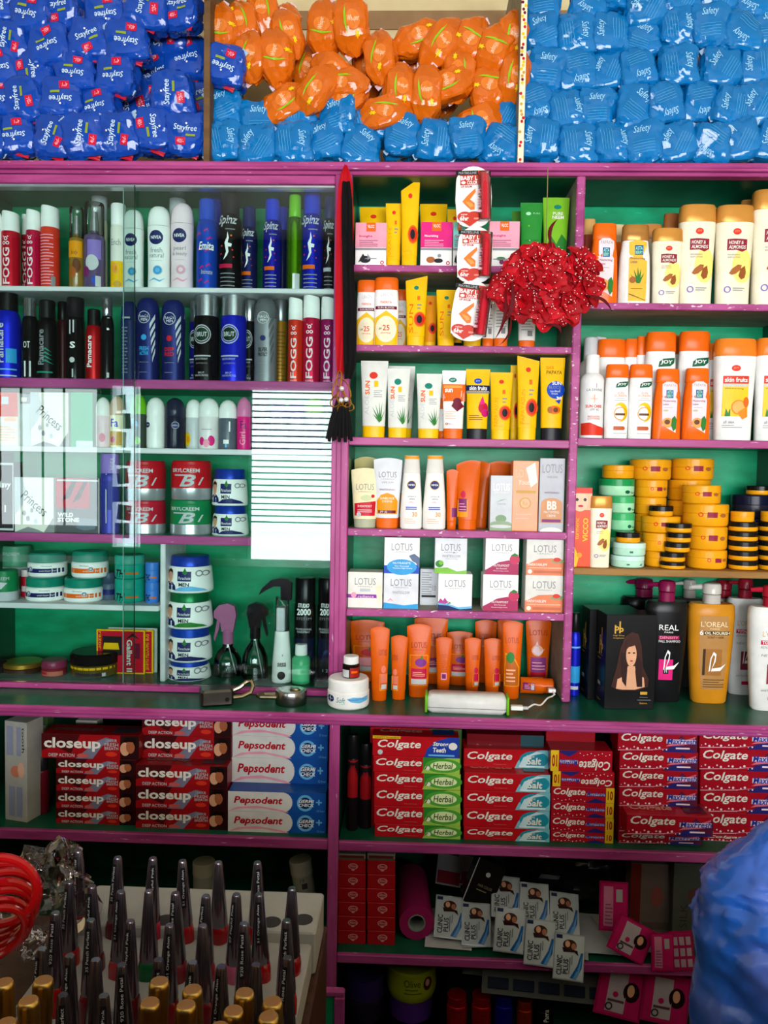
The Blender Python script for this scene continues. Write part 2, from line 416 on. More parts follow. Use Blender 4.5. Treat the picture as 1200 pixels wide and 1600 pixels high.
part(rgt, 'side_panel', DGREEN, XR, XR + .02, -.006, YB, ZCT + .001, ZTOP - .02)
part(rgt, 'ceiling_board', DGREEN, XB1, XR, .0, YB, zpx(1050, 277), zpx(1050, 274))
shelf(rgt, 'R1', XB1, XR, 1060, 475, 485, PINKW, GREYW)
shelf(rgt, 'R2', XB1, XR, 1060, 687, 699, PINK, GREEN)
shelf(rgt, 'R3', XB1, XR, 1060, 891, 901, RAWWOOD, RAWWOOD)
rel(rgt)

# top board carrying the pouches, with its moulded pink edge
tb = thing('top_board', 'long board with moulded pink edge on top of the cabinets carrying the pouches', 'shelf', ((XL + XR) / 2, 0, ZTOP))
part(tb, 'board', RAWWOOD, XL, XR, .012, YW - .002, ZTOP - .012, ZTOP)
part(tb, 'moulding', PINK, XL, XR, -.012, .012, zpx(600, 266), ZTOP + .001, .003)
part(tb, 'moulding', PINK, XL, XR, -.016, .012, zpx(600, 270), zpx(600, 266), .002)
part(tb, 'moulding', PINK, XL, XR, -.010, .012, zpx(600, 276), zpx(600, 270), .002)
rel(tb)
S['T'] = (ZTOP, 0.0)
def divider(px, label, m):
    o = mobj('divider_board', [(*box(P(px - 5, 150, 0).x, P(px + 5, 150, 0).x, .004, YW - .006, ZTOP, ZTOP + .42, .001), m)]); return tag(o, label, 'board', 'boards parting the pouches')
divider(322, 'raw brown board standing between the dark blue and the orange pouches', paint('dark_raw_wood', '#5c4226', '#705232', '#4a3420', (1, 10, 10), .6, .66))
dv = divider(816, 'board with a flowered edge standing between the orange and the light blue pouches', GREYW)
xq = P(816, 150, 0).x
gs = []
for i in range(64):
    z = ZTOP + .004 + i * .0062
    gs.append((*ball((xq + rng.uniform(-.003, .003), .0015, z), .0034, 1, .4, 1, 6, 4), mat(rng.choice(['red', 'gold', 'yellow', 'maroon', 'cream']), .5)))
e = mobj('flowered_edging', [(*box(xq - .0055, xq + .0055, .001, .004, ZTOP + .001, ZTOP + .42), mat('cream'))] + gs, dv); e['label'] = 'red and yellow flowered ribbon'

# counter and lower cabinet
ct = thing('counter_top', 'dark green counter top with pink moulded edge running under all bays', 'counter', ((XL + XR) / 2, YC, ZCT - .018))
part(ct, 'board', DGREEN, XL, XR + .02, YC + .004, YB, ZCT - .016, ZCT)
part(ct, 'front_edge', PINK, XL, XR + .02, YC - .006, YC + .004, zpx(600, 1134, YC), ZCT + .001, .003)
part(ct, 'edge_bead', PINK, XL, XR + .02, YC - .010, YC - .005, zpx(600, 1127, YC), zpx(600, 1122, YC), .0025)
rel(ct); S['K'] = (ZCT, YC)
XC0, XC1 = P(514, 1230, YC).x, P(530, 1230, YC).x
low = thing('lower_cabinet', 'open lower cabinet with pink posts and green shelves full of toothpaste boxes', 'cabinet', ((XL + XR) / 2, YC, 0))
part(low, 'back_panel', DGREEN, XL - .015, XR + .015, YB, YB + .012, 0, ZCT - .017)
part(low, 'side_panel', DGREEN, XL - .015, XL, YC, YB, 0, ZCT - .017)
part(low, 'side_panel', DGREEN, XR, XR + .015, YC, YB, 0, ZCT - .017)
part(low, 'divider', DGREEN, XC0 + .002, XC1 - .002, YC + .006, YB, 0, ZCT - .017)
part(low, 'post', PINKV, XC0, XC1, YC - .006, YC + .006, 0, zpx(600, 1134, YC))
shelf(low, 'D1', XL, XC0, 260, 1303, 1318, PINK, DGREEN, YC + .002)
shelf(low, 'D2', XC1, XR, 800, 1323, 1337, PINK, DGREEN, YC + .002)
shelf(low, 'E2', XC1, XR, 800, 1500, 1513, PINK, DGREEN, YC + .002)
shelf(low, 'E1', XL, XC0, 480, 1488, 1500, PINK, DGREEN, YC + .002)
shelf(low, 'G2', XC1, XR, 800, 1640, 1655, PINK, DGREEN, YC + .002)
rel(low)
yp = -.30
pl = thing('cupboard_door', 'open low cupboard door, green panel in a pink frame, behind the white holder', 'door', (P(300, 1600, yp).x, yp, 0))
xp0, xp1, zp = XL, P(538, 1575, yp).x, zpx(520, 1549, yp)
part(pl, 'back_board', DGREEN, xp0, xp1 - .002, yp + .0115, yp + .016, 0, zp - .004)
part(pl, 'top_rail', PINK, xp0, xp1, yp, yp + .012, zp - .010, zp, .002)
part(pl, 'corner_post', PINKV, xp1 - .016, xp1, yp - .001, yp + .012, 0, zp - .010, .002)
part(pl, 'panel', GREEN, xp0, xp1 - .016, yp + .004, yp + .010, 0, zp - .010)
rel(pl)
# sales counter on the photographer's side, unseen front run added for shade
sc_ = thing('sales_counter', 'wooden sales counter with a low left wing under the nail polish', 'counter', (0, -1.2, 0))
xw = P(506, 1425, -.555).x + .003
CM = paint('brown_counter_wood', '#3c2418', '#4c3020', '#2c1a10', (2, 8, 8), .4)
part(sc_, 'added_shade_run', CM, -1.9, .30, -1.36, -1.14, 0, 1.12)  # raised out of view to keep light off the polish and low shelves
part(sc_, 'added_shade_run', CM, .30, 1.7, -1.36, -1.14, 0, 1.03)
part(sc_, 'left_wing', CM, -1.9, xw, -1.14, -.54, 0, .885)
part(sc_, 'right_wing', CM, P(1120, 1590, -.6).x, 1.7, -1.14, -.52, 0, .78)
rel(sc_)
# ================================================================== ITEM ENGINE
# profile: (part, [(v, width, depth)]) ; width relative to the widest
PROF = {
 'can':   (1.0, 2, [('body', [(0, .93), (.008, 1), (.715, 1), (.745, .95), (.755, .90)]), ('cap', [(.755, .92), (.76, .95), (.985, .95), (1, .88)])]),
 'fogg':  (1.0, 2, [('body', [(0, .93), (.008, 1), (.69, 1), (.71, .95)]), ('cap', [(.71, .92), (.715, .95), (.94, .93), (.955, .86)])]),
 'slim':  (1.0, 2, [('body', [(0, .93), (.008, 1), (.60, 1), (.68, .97), (.74, .86), (.77, .72)]), ('cap', [(.77, .74), (.775, .77), (.985, .75), (1, .66)])]),
 'niv':   (.85, 2.2, [('body', [(0, .90), (.01, .98), (.25, .95), (.5, .97), (.72, 1), (.76, 1)]), ('cap', [(.765, .98), (.86, .96), (.93, .88), (.975, .72), (1, .5)])]),
 'roll':  (1.0, 2, [('body', [(0, .84), (.015, .95), (.08, 1), (.58, 1), (.63, .96)]), ('cap', [(.63, .98), (.64, 1), (.80, .99), (.90, .85), (.965, .58), (1, .2)])]),
 'mist':  (1.0, 2, [('body', [(0, .95), (.01, 1), (.58, 1), (.62, .9), (.66, .4), (.68, .4)])]),
 'lotion':(.5, 2.6, [('body', [(0, .90), (.01, .97), (.45, 1), (.70, .97), (.82, .92)]), ('cap', [(.82, .94), (.825, .97), (.975, .94), (1, .86)])]),
 'honey': (.5, 2.8, [('body', [(0, .84), (.01, .88), (.35, .91), (.62, .97), (.80, 1), (.83, 1)]), ('cap', [(.83, 1.0), (.835, 1.02), (.98, .98), (1, .92)])]),
 'papaya':(.5, 2.8, [('body', [(0, .95), (.01, 1), (.3, .98), (.6, .92), (.76, .82), (.80, .80)]), ('cap', [(.80, .80), (.81, .84), (.985, .80), (1, .74)])]),
 'nlot':  (.55, 2.4, [('body', [(0, .90), (.02, 1), (.25, 1.0), (.5, .90), (.7, .80), (.76, .76)]), ('cap', [(.76, .76), (.77, .78), (.95, .68), (.955, .70), (1, .66)])]),
 'tube':  (.62, 2.2, [('cap', [(0, .76, .76), (.01, .80, .85), (.15, .82, .88), (.155, .80, .84)]), ('body', [(.155, .84, .86), (.35, .86, .80), (.6, .91, .58), (.85, .97, .24), (.965, 1, .06), (1, 1, .05)])]),
 'rtube': (.62, 2.2, [('cap', [(0, .70, .78), (.01, .75, .85), (.14, .78, .88), (.145, .75, .84)]), ('body', [(.145, .80, .86), (.35, .85, .78), (.6, .92, .55), (.8, .98, .25), (.9, 1, .09), (.93, 1, .05), (.94, 1.0, .045)])]),
 'jar':   (1.0, 2, [('body', [(0, .86), (.04, .94), (.10, .97), (.60, .97), (.62, .94)]), ('lid', [(.62, .98), (.63, 1), (.94, 1), (1, .94)])]),
 'wjar':  (1.0, 2, [('body', [(0, .88), (.05, .97), (.14, 1), (.55, 1), (.60, .93)]), ('lid', [(.60, .93), (.62, .97), (.93, .97), (1, .90)])]),
 'pjar':  (1.0, 2, [('body', [(0, .95), (.04, 1), (.2, 1), (.66, .93), (.72, .88)]), ('lid', [(.72, .82), (.73, .85), (.95, .83), (1, .78)])]),
 'bjar':  (1.0, 2, [('body', [(0, .97), (.03, 1), (.30, 1)]), ('wrap', [(.30, 1.0), (.86, 1.0), (.90, .98)]), ('lid', [(.90, .97), (.97, .96), (1, .9)])]),
 'tjar':  (1.0, 2, [('body', [(0, .86), (.06, .96), (.16, .99), (.58, .99), (.60, .97)]), ('lid', [(.60, .98), (.61, 1), (.95, 1), (1, .96)])]),
 'sjar':  (1.0, 2, [('body', [(0, .80), (.1, .95), (.25, .98), (.50, .96)]), ('lid', [(.52, .97), (.54, 1), (.93, 1), (1, .95)])]),
 'gjar':  (1.0, 2, [('body', [(0, .95), (.04, 1), (.45, 1), (.5, .96)]), ('lid', [(.5, .98), (.53, 1.02), (.9, 1.02), (1, .95)])]),
 'vial':  (1.0, 2, [('body', [(0, .93), (.02, 1), (.62, 1), (.68, .85), (.72, .6)]), ('cap', [(.72, .62), (.73, .68), (.98, .66), (1, .6)])]),
 'pillb': (1.0, 2, [('body', [(0, .95), (.02, 1), (.58, 1), (.64, .8)]), ('cap', [(.64, .84), (.66, .88), (.97, .88), (1, .82)])]),
 'shamp': (.55, 2.6, [('body', [(0, .70), (.015, .76), (.2, .84), (.5, .95), (.74, 1), (.81, .97), (.83, .88)]), ('collar', [(.83, .36, .65), (.90, .36, .65), (.905, .30, .55)])]),
 'divine':(1.0, 2, [('body', [(0, .93), (.01, 1), (.70, 1), (.75, .85), (.78, .6)]), ('cap', [(.78, .54), (.785, .58), (.99, .56), (1, .5)])]),
}
COUNT = {}
def where(xl, xr, yt, sh, d, dr, yb=None, zb=None):
    xc = (xl + xr) / 2; zs, yf0 = S[sh]
    if zb is not None: zs = zb
    if yb is not None: yf = PZ(xc, yb, zs).y
    else: yf = yf0 + d
    W0 = (xr - xl) * (yf - CAM.y) / F; yc = yf + W0 * dr / 2
    ym = (yt + (yb or yt + 60)) / 2
    a = P(xl, ym, yc); b = P(xr, ym, yc)
    W = (b.x - a.x); X = (a.x + b.x) / 2
    H = P(xc, yt, yc).z - zs
    return X, yc, zs, W, H
def solidify(kind, W, H, arch=0, slant=0, seg=24, dscale=1.0):
    dr, n, parts = PROF[kind]; out = []
    def zf(z, xn):
        t = max(0.0, (z / H - .55) / .45)
        return z + t * t * (arch * H * (1 - xn * xn) + slant * W * xn)
    for nm, pr in parts:
        rings = [(v * H, w * W / 2, (p[0] if p else w) * W * dr * dscale / 2, n) for v, w, *p in pr]
        out.append((nm, loft(rings, seg, zf if (arch or slant) else None)))
    return out
def it(kind, xl, xr, yt, sh, label, cols, ops=(), d=.012, yb=None, zb=None, name='bottle', cat='bottle', group=None, rz=0, ry=0,
       arch=0, slant=0, rough=.32, met=(0, 0), shrink=.975, mats=None, ang=0, rtext=.4, nx=8, nz=4, dscale=1.0):
    dr = PROF[kind][0]
    X, Y, Z, W, H = where(xl, xr, yt, sh, d, dr * dscale, yb, zb); W *= shrink
    t = thing(name, label, cat, (X, Y, Z), group, R(rz), 0, R(ry))
    sol = solidify(kind, W, H, arch, slant, 24, dscale)
    bo = None
    for i, (nm, g) in enumerate(sol):
        m = mats[i] if mats and mats[i] is not None else mat(cols[i], rough, met[min(i, len(met) - 1)])
        po = mobj(nm, [(*g, m)], t)
        if nm == ('wrap' if kind == 'bjar' else 'body'): bo = po
    if ops: mobj('printed_label', lay(ops, W, H, [g for _, g in sol], nx, nz, rough=rtext), bo or t, smooth=False)
    t['h'] = H; t['w'] = W; return t
def carton(xl, xr, yt, sh, label, col, ops=(), depth=.035, d=.015, yb=None, zb=None, name='carton', cat='box', group=None, rz=0, rough=.3,
           top=None, side=None, side_ops=(), top_ops=(), rtext=.35, shrink=.985, ry=0, h=None):
    X, Y, Z, W, H = where(xl, xr, yt, sh, d, .0, yb, zb); W *= shrink; Y += .0
    if h: H = h
    t = thing(name, label, cat, (X, Y + depth / 2, Z), group, R(rz), 0, R(ry))
    g = box(-W / 2, W / 2, -depth / 2, depth / 2, 0, H, .0008)
    V, Fc = g
    a = [q for q in Fc]; geos = [(V, a, mat(col, rough))]
    bo = mobj('body', geos, t, angle=25)
    if top: mobj('top_flap', [(*box(-W / 2 + .001, W / 2 - .001, -depth / 2 + .001, depth / 2 - .001, H - .0004, H + .0006, .0002), mat(top, rough))], t)
    if ops: mobj('printed_label', lay(ops, W, H, [g], 0, 0, rough=rtext), bo, smooth=False)
    if top_ops:                                          # print on the top face
        gg = lay(top_ops, W, depth, [box(-W / 2, W / 2, 0, .01, 0, depth, .0001)], 0, 0, rough=rtext)
        M = Matrix.Translation((0, -depth / 2, H + .0006)) @ Matrix(((1, 0, 0, 0), (0, 0, 1, 0), (0, -1, 0, 0), (0, 0, 0, 1)))
        mobj('top_print', [(*xf((v, f), M), m) for v, f, m in gg], bo, smooth=False)
    if side_ops:                                         # print on the left (-x) or right (+x) face
        sx, so = side_ops
        gg = lay(so, depth, H, [box(-depth / 2, depth / 2, 0, .01, 0, H, .0001)], 0, 0, rough=rtext)
        M = Matrix.Translation((sx * W / 2, 0, 0)) @ Matrix.Rotation(R(90 * sx), 4, 'Z')
        mobj('side_print', [(*xf((v, f), M), m) for v, f, m in gg], t, smooth=False)
    t['h'] = H + (.0006 if top else 0); return t
def T(s, u0, v0, u1, v1, c, rot=0, sh=0, bo=0): return ('T', s, u0, v0, u1, v1, c, rot, sh, bo)
def Rr(u0, v0, u1, v1, c): return ('R', u0, v0, u1, v1, c)
def lines(u0, u1, v0, v1, n, c, fill=.4):
    o = []
    for i in range(n):
        v = v0 + (v1 - v0) * i / n; o.append(Rr(u0, v, u1 - (.25 * (u1 - u0) if i % 3 == 2 else 0), v + (v1 - v0) / n * fill, c))
    return o
ORD = ['first', 'second', 'third', 'fourth', 'fifth', 'sixth', 'seventh', 'eighth', 'ninth', 'tenth', 'eleventh', 'twelfth']

# ================================================================== ROW 1 of the glass cabinet
def fogg(xl, xr, yt, sh, label, body, word='FOGG', **k):
    ops = [T('FOGG', -.50, .05, .30, .50, 'ltpink', 90, 0, .02)] + [('O', -.30, .555, .20, .10, 'ltpink'), ('O', .10, .555, .20, .10, 'ltpink'), ('O', -.10, .61, .22, .11, 'ltpink'), ('C', -.36, .635, .07, 'ltpink'), ('C', .16, .635, .07, 'ltpink')]
    if word: ops += [T(word, -.5, .012, .4, .032, 'ltpink')]
    return it('fogg', xl, xr, yt, sh, label, (body, 'white'), ops, name='spray_can', cat='spray can', slant=-.09, met=(.35, 0), group='red cans with white caps', **k)
G1 = 'spray cans on the top cabinet shelf'
it('niv', -14, 4, 332, 'L1', 'white can cut off by the left photo edge on the top shelf', ('white', 'white'), name='spray_can', cat='spray can', group=G1)
fogg(3, 31, 327, 'L1', 'bright red can with slanted white cap, leftmost red can on the top shelf', 'red', 'ESSENCE')
fogg(34, 52, 331, 'L1', 'red can half hidden behind the dark magenta can on the top shelf', 'red', '', d=.06)
fogg(41, 64, 324, 'L1', 'dark magenta can with white cap and upright lettering on the top shelf', 'crimson', 'DELICIOUS', d=.014)
it('fogg', 64, 93, 318, 'L1', 'orange-red can turned to show its small print on the top shelf', ('redor', 'white'), lines(-.75, .7, .05, .64, 17, 'pink', .35) + [Rr(.5, .03, .85, .14, 'grey')], name='spray_can', cat='spray can', slant=-.09, group='red cans with white caps')
def mist(xl, xr, yt, label, liq, cap2, ops=()):
    t = it('mist', xl, xr, yt, 'L1', label, (liq,), ops, name='mist_bottle', cat='bottle', mats=[mat(liq, .12, 0, .5)], group='clear-capped mist bottles')
    W, H = t['w'], t['h']
    mobj('nozzle', [(*loft([(.66 * H, .2 * W, .2 * W, 2), (.80 * H, .2 * W, .2 * W, 2), (.80 * H, .15 * W, .15 * W, 2), (.9 * H, .15 * W, .15 * W, 2)], 14), mat('silver', .3, .8))], t)
    mobj('clear_cap', [(*loft([(.625 * H, .46 * W, .46 * W, 2), (.97 * H, .46 * W, .46 * W, 2), (1.0 * H, .42 * W, .42 * W, 2)], 20), CLEAR)], t)
    return t
mist(108, 132, 325, 'slim mist bottle of golden brown liquid under a clear cap', '#8a6a2a', 0, [Rr(-.9, .38, .9, .58, 'amber'), ('E', .3, .28, .5, .09, 'brown'), ('E', -.2, .2, .5, .07, '#a85a20'), T('body', -.4, .40, .5, .47, 'brown', 0, .3)])
mist(131, 164, 318, 'wider mist bottle with purple label under a clear cap', '#5a4a70', 0, [Rr(-.3, .34, .85, .56, 'lav'), ('E', .1, .3, .6, .09, 'ltgrey'), ('E', -.5, .2, .4, .06, 'plum'), ('E', .5, .10, .4, .05, 'royal'), Rr(.45, .03, .85, .15, 'ltgrey')])
it('can', 143, 168, 307, 'L1', 'cream can with clear cap standing behind the purple mist bottle', ('cream', 'ltgrey'), name='spray_can', cat='spray can', d=.07, group=G1)
it('can', 173, 197, 320, 'L1', 'cream can with yellow rose print beside the white cans', ('offwhite', 'white'), [Rr(-.9, .01, .9, .34, 'yellow'), ('E', -.1, .26, .4, .06, 'ltorange'), ('E', .0, .26, .2, .03, 'amber'), ('E', .2, .08, .5, .04, 'gold'), T('Ench', -.6, .52, .6, .59, 'grey')], name='spray_can', cat='spray can', d=.03, group=G1)
def nivea(xl, xr, yt, sh, label, body, w1, w2, dot, **k):
    ops = [('C', -.05, .62, .62, 'navy'), T('NIVEA', -.5, .60, .42, .64, 'white', 0, 0, .02), T(w1, -.55, .44, .5, .50, 'grey'), T(w2, -.65, .38, .6, .435, 'grey'),
           Rr(-.5, .34, .5, .345, 'ltgrey'), ('C', .1, .23, .42, 'ltgrey'), ('C', .1, .23, .36, dot), ('C', .1, .23, .2, 'ltblue' if dot == 'sky' else 'ltpink'), ('P', [(-.7, .10), (-.2, .14), (.3, .11), (.75, .14), (.3, .09), (-.2, .12)], 'ltblue' if dot == 'sky' else 'pink')]
    return it('niv', xl, xr, yt, sh, label, (body, body), ops, name='spray_can', cat='spray can', group='white cans with round navy logo', **k)
nivea(193, 225, 330, 'L1', 'white can with round navy logo, left of its twin, beside the yellow rose can', 'white', 'fresh', 'natural', 'sky', d=.02)
nivea(231, 267, 325, 'L1', 'white can with round navy logo and blue flower, second of the three white cans', 'white', 'fresh', 'natural', 'sky')
nivea(267, 303, 320, 'L1', 'pearly pink can with round navy logo beside the bright blue can', 'ltpink', 'pearl', '& beauty', 'pink')
it('can', 264, 291, 305, 'L1', 'white can with frosted cap peeking out behind the pearly pink can', ('ltgrey', 'ltgrey'), name='spray_can', cat='spray can', d=.08, group=G1)
sw = [('P', [(u, v), (u + .35, v + .03), (u + .5, v - .02), (u + .36, v + .012), (u + .05, v - .015)], 'magenta') for u, v in ((-.8, .6), (-.1, .64), (-.7, .44), (.0, .42), (-.5, .24), (.1, .26), (-.6, .1), (.0, .08), (.2, .55))]
it('slim', 307, 341, 313, 'L1', 'bright blue can with pink swirls and white cursive lettering', ('royal', 'royal'), sw + [T('Emita', -.55, .43, .8, .52, 'white', 0, .25, .02), T('Intimate', -.3, .17, .7, .22, 'ltgrey', 0, .2)], name='spray_can', cat='spray can', met=(.3, 0), group=G1)
it('can', 327, 348, 312, 'L1', 'violet-blue can mostly hidden behind the bright blue swirl can', ('blue', 'blue'), name='spray_can', cat='spray can', d=.085, group=G1)
def spinz(xl, xr, yt, label, body, cap, band, d=.012, rz=0):
    ops = [T('Spinz', -.85, .63, .75, .75, 'ltgrey', 0, .25, .02), Rr(-.2, .60, .6, .61, 'grey'),
           ('P', [(-.35, .30), (-.1, .38), (-.25, .47), (-.05, .52), (.0, .58), (.12, .52), (.02, .47), (.35, .46), (.3, .43), (.05, .43), (.1, .38), (-.05, .34)], 'white'),
           ('C', .4, .40, .07, 'redor'), ('C', -.5, .44, .07, 'redor'), ('C', .3, .54, .08, 'orange'), ('C', .5, .33, .06, 'redor'), ('C', -.55, .36, .08, 'red'), ('C', -.1, .5, .05, 'ltgrey'),
           Rr(-.7, .22, .4, .26, band)] + [Rr(-.6, .04 + i * .04, .6, .05 + i * .04, 'grey') for i in range(4)]
    return it('slim', xl, xr, yt, 'L1', label, (body, cap), ops, name='spray_can', cat='spray can', met=(.5, 0), d=d, rz=rz, group='cans with a white dancer print')
spinz(341, 379, 301, 'black can with white dancer print and red band on the top shelf', 'black', 'dark', 'crimson')
spinz(376, 403, 325, 'dark blue can in shadow just right of the black dancer can', 'navy', 'navy', 'orange', .05)
spinz(411, 441, 313, 'blue and black can with white dancer print standing right of the gap', '#12189a', 'blue', 'orange')
it('can', 434, 450, 325, 'L1', 'dark violet can hidden behind the blue dancer can near the green can', ('navy', 'blue'), name='spray_can', cat='spray can', d=.09, group=G1)
it('slim', 448, 474, 306, 'L1', 'shiny lime green can on the top shelf', ('#5c9c10', 'lime'), [Rr(.2, .02, .75, .18, 'ltgrey'), Rr(-.1, .02, .2, .18, 'white')], name='spray_can', cat='spray can', met=(.8, 0), rough=.22, group=G1, shrink=.95)
spinz(470, 506, 300, 'tall blue can with white dancer print right of the lime green can', '#1420b0', 'blue', 'orange', .018)
spinz(504, 526, 308, 'dark can squeezed against the pink post on the top shelf', 'dark', 'navy', 'ltgrey', .03)

# ================================================================== ROW 2
G2 = 'spray cans on the second cabinet shelf'
def pama(xl, xr, yt, label, body, word, txt='ltgrey', ops=(), **k):
    return it('slim', xl, xr, yt, 'L2', label, (body, 'black'), list(ops) + [T(word, -.55, .18, .1, .62, txt, 90, 0, .02)], name='spray_can', cat='spray can', met=(.4, 0), group='cans with upright lettering and black caps', **k)
pama(-6, 32, 455, 'blue can with black cap and upright lettering at the left photo edge', '#1424c8', 'Pamacare', 'ltgrey', [Rr(.25, .18, .9, .34, 'sky'), Rr(-.9, .10, .9, .115, 'ltblue'), Rr(-.9, .03, .9, .045, 'ltgrey')])
it('slim', 34, 60, 466, 'L2', 'slim black bottle with silver neck beside the blue can', ('black', 'silver'), [T('OT', -.4, .38, .4, .46, 'white'), Rr(-.3, .03, -.1, .22, 'white'), Rr(.3, .03, .5, .22, 'ltgrey')], name='spray_can', cat='spray can', met=(.1, .9), rough=.12, group=G2)
pama(58, 90, 470, 'black can with teal chevrons and upright lettering', 'black', 'Pamacare', 'grey', [('P', [(-.3 - .06 * i, .34 - .05 * i), (.2, .40 - .05 * i), (.75 + .05 * i, .34 - .05 * i), (.2, .375 - .05 * i)], 'teal') for i in range(4)] + [Rr(-.8, .08, .8, .10, 'teal')])
it('slim', 88, 108, 472, 'L2', 'dark maroon can hidden behind the black cans on the second shelf', ('#3a1018', 'black'), name='spray_can', cat='spray can', d=.06, group=G2)
it('can', 104, 132, 466, 'L2', 'glossy black bottle with white letter and silver dot', ('black', 'dark'), [T('S', -.25, .38, .35, .46, 'white', 0, 0, .03), ('C', .0, .24, .3, 'ltgrey'), Rr(-.3, .55, -.15, .72, 'ltgrey'), Rr(.1, .57, .25, .72, 'ltgrey'), Rr(.0, .03, .15, .13, 'ltgrey')], name='spray_can', cat='spray can', rough=.12, group=G2)
pama(134, 160, 484, 'red can with black cap and white upright lettering', '#a80e16', 'Pamacare', 'white')
it('slim', 157, 178, 465, 'L2', 'slim dark bottle with grey neck right of the red can', ('black', 'grey'), [Rr(.3, .6, .6, .75, 'white'), Rr(.3, .03, .6, .09, 'ltgrey')], name='spray_can', cat='spray can', rough=.12, met=(0, .8), group=G2)
def nmen(xl, xr, yt, label, body, cap, dot, ring='ltgrey', stripe='ltgrey', txt=('FRESH', 'ACTIVE'), tcol='sky', **k):
    ops = [('C', -.1, .76, .52, ring), ('C', -.1, .76, .47, body), T('NIVEA', -.48, .755, .3, .79, 'white', 0, 0, .02), T('MEN', -.35, .715, .2, .745, 'white'),
           ('C', -.1, .52, .24, dot), T(txt[0], -.5, .36, .3, .41, tcol, 0, 0, .03), T(txt[1], -.5, .305, .3, .35, tcol, 0, 0, .03), Rr(-.5, .22, .3, .225, 'grey'), Rr(-.5, .10, .2, .105, 'grey')]
    for i in range(5):
        v = .62 - i * .10; ops.append(('P', [(.40 + .05 * i, v), (.80, v + .12), (.80, v + .18), (.40 + .05 * i, v + .06)], stripe))
    return it('niv', xl, xr, yt, 'L2', label, (body, cap), ops, name='spray_can', cat='spray can', met=(.3, .1), group='cans with ringed round logo', **k)
it('niv', 189, 215, 472, 'L2', 'navy can turned to its small print behind the blue flash can', ('navy', 'navy'), lines(-.6, .1, .1, .7, 14, 'grey', .3) + [Rr(-.5, .78, .4, .80, 'ltgrey')], name='spray_can', cat='spray can', d=.02, group=G2)
nmen(213, 250, 467, 'navy can with ringed logo and light blue lettering', 'navy', 'navy', 'sky')
nmen(252, 290, 470, 'navy can with ringed logo and red lettering', 'navy', 'navy', 'red', txt=('DEEP', 'RED'), tcol='red')
def brut(xl, xr, yt, label, body, d=.012, dark=False):
    ops = [('E', -.15, .51, .72, .105, 'silver'), ('E', -.15, .51, .66, .093, body), ('E', -.15, .51, .58, .08, 'ltgrey'), ('E', -.15, .51, .54, .072, '#0c2a1c'), T('BRUT', -.58, .485, .28, .535, 'ltgrey', 0, 0, .02),
           Rr(-.85, .27, .55, .285, 'silver'), T('DEODORANT', -.7, .235, .35, .255, 'ltgrey'), T('AUTHENTIC', -.6, .19, .35, .205, 'grey'), T('BRUT', -.4, .085, .1, .105, 'ltgrey'), T('PARFUMS PRESTIGE', -.7, .055, .4, .075, 'ltgrey')]
    return it('fogg', xl, xr, yt, 'L2', label, (body, 'silver'), ops, name='spray_can', cat='spray can', met=(.35, .9), rough=.25, d=d, group='cans with oval emblem and silver cap')
brut(296, 318, 465, 'blue can with silver cap half hidden behind the black emblem can', '#14148a', .055)
brut(303, 343, 455, 'black can with oval emblem and silver cap', 'black')
brut(345, 386, 454, 'shiny blue can with oval emblem and tall silver cap', '#1822c0')
brut(378, 402, 464, 'black can with silver cap tucked behind the silver-grey can', 'black', .05)
nmen(397, 434, 467, 'silver-grey can with ringed logo and diagonal stripes', '#7c7e82', '#5c5e62', 'navy', 'ltgrey', '#55585c', ('SILVER', 'PROTECT'), 'dark')
it('fogg', 427, 450, 463, 'L2', 'amber gold can with grey cap behind the silver-grey can', ('#9a6a1c', 'grey'), lines(-.8, .8, .05, .62, 14, '#6a4410', .3), name='spray_can', cat='spray can', met=(.4, .8), d=.05, group=G2)
fogg(450, 474, 461, 'L2', 'orange-red can with white cap, left of the three red cans on the second shelf', 'redor', 'PARADISE')
fogg(473, 501, 457, 'L2', 'bright crimson can with white cap, middle of the three red cans on the second shelf', 'crimson', 'ESSENCE')
fogg(501, 527, 460, 'L2', 'dark magenta can with white cap beside the scarf, second shelf', '#9c1260', 'DELICIOUS')

# ================================================================== ROW 3
carton(-8, 28, 613, 'L3', 'white and red carton at the left photo edge above the silver boxes', 'offwhite', [Rr(-1, .55, 1, 1, 'redor'), Rr(-.4, .78, .2, .92, 'ltgrey'), Rr(-.2, .46, .9, .54, 'peach')] + lines(-.8, .8, .1, .4, 6, 'peach'), d=.02)
carton(28, 48, 616, 'L3', 'narrow pale grey carton between the red-topped and the silver carton', 'ltgrey', [Rr(-1, .82, 1, 1, 'grey'), Rr(-.5, .86, .4, .94, 'offwhite')], d=.03)
def princess(xl, xr, yt, sh, label, **k):
    ops = [('P', [(-1, 1), (-.55, 1), (-.4, .75), (-.55, .5), (-1, .3)], 'silver'), ('P', [(.5, 0), (1, .28), (1, 0)], 'grey'), ('P', [(-1, 0), (-.3, .1), (.2, .05), (.5, .0)], 'grey'),
           ('E', -.5, .35, .1, .05, 'grey'), ('E', -.3, .25, .1, .05, 'grey'), ('E', -.1, .4, .08, .04, 'grey'), ('E', .1, .2, .1, .05, 'silver')]
    t = carton(xl, xr, yt, sh, label, 'offwhite', ops, **k); W = None
    X, Y, Z, W, H = where(xl, xr, yt, sh, k.get('d', .015), 0)
    gg = lay([T('Princess', -.75, .45, .75, .62, 'dark')], W, H, [box(-W, W, -.0, .01, -H, 2 * H, .0001)], 0, 0, ang=R(-40))
    dp = k.get('depth', .035)
    mobj('slanted_lettering', [(*xf((v, f), Matrix.Translation((0, -dp / 2 - .002, 0))), m) for v, f, m in gg], t, smooth=False)
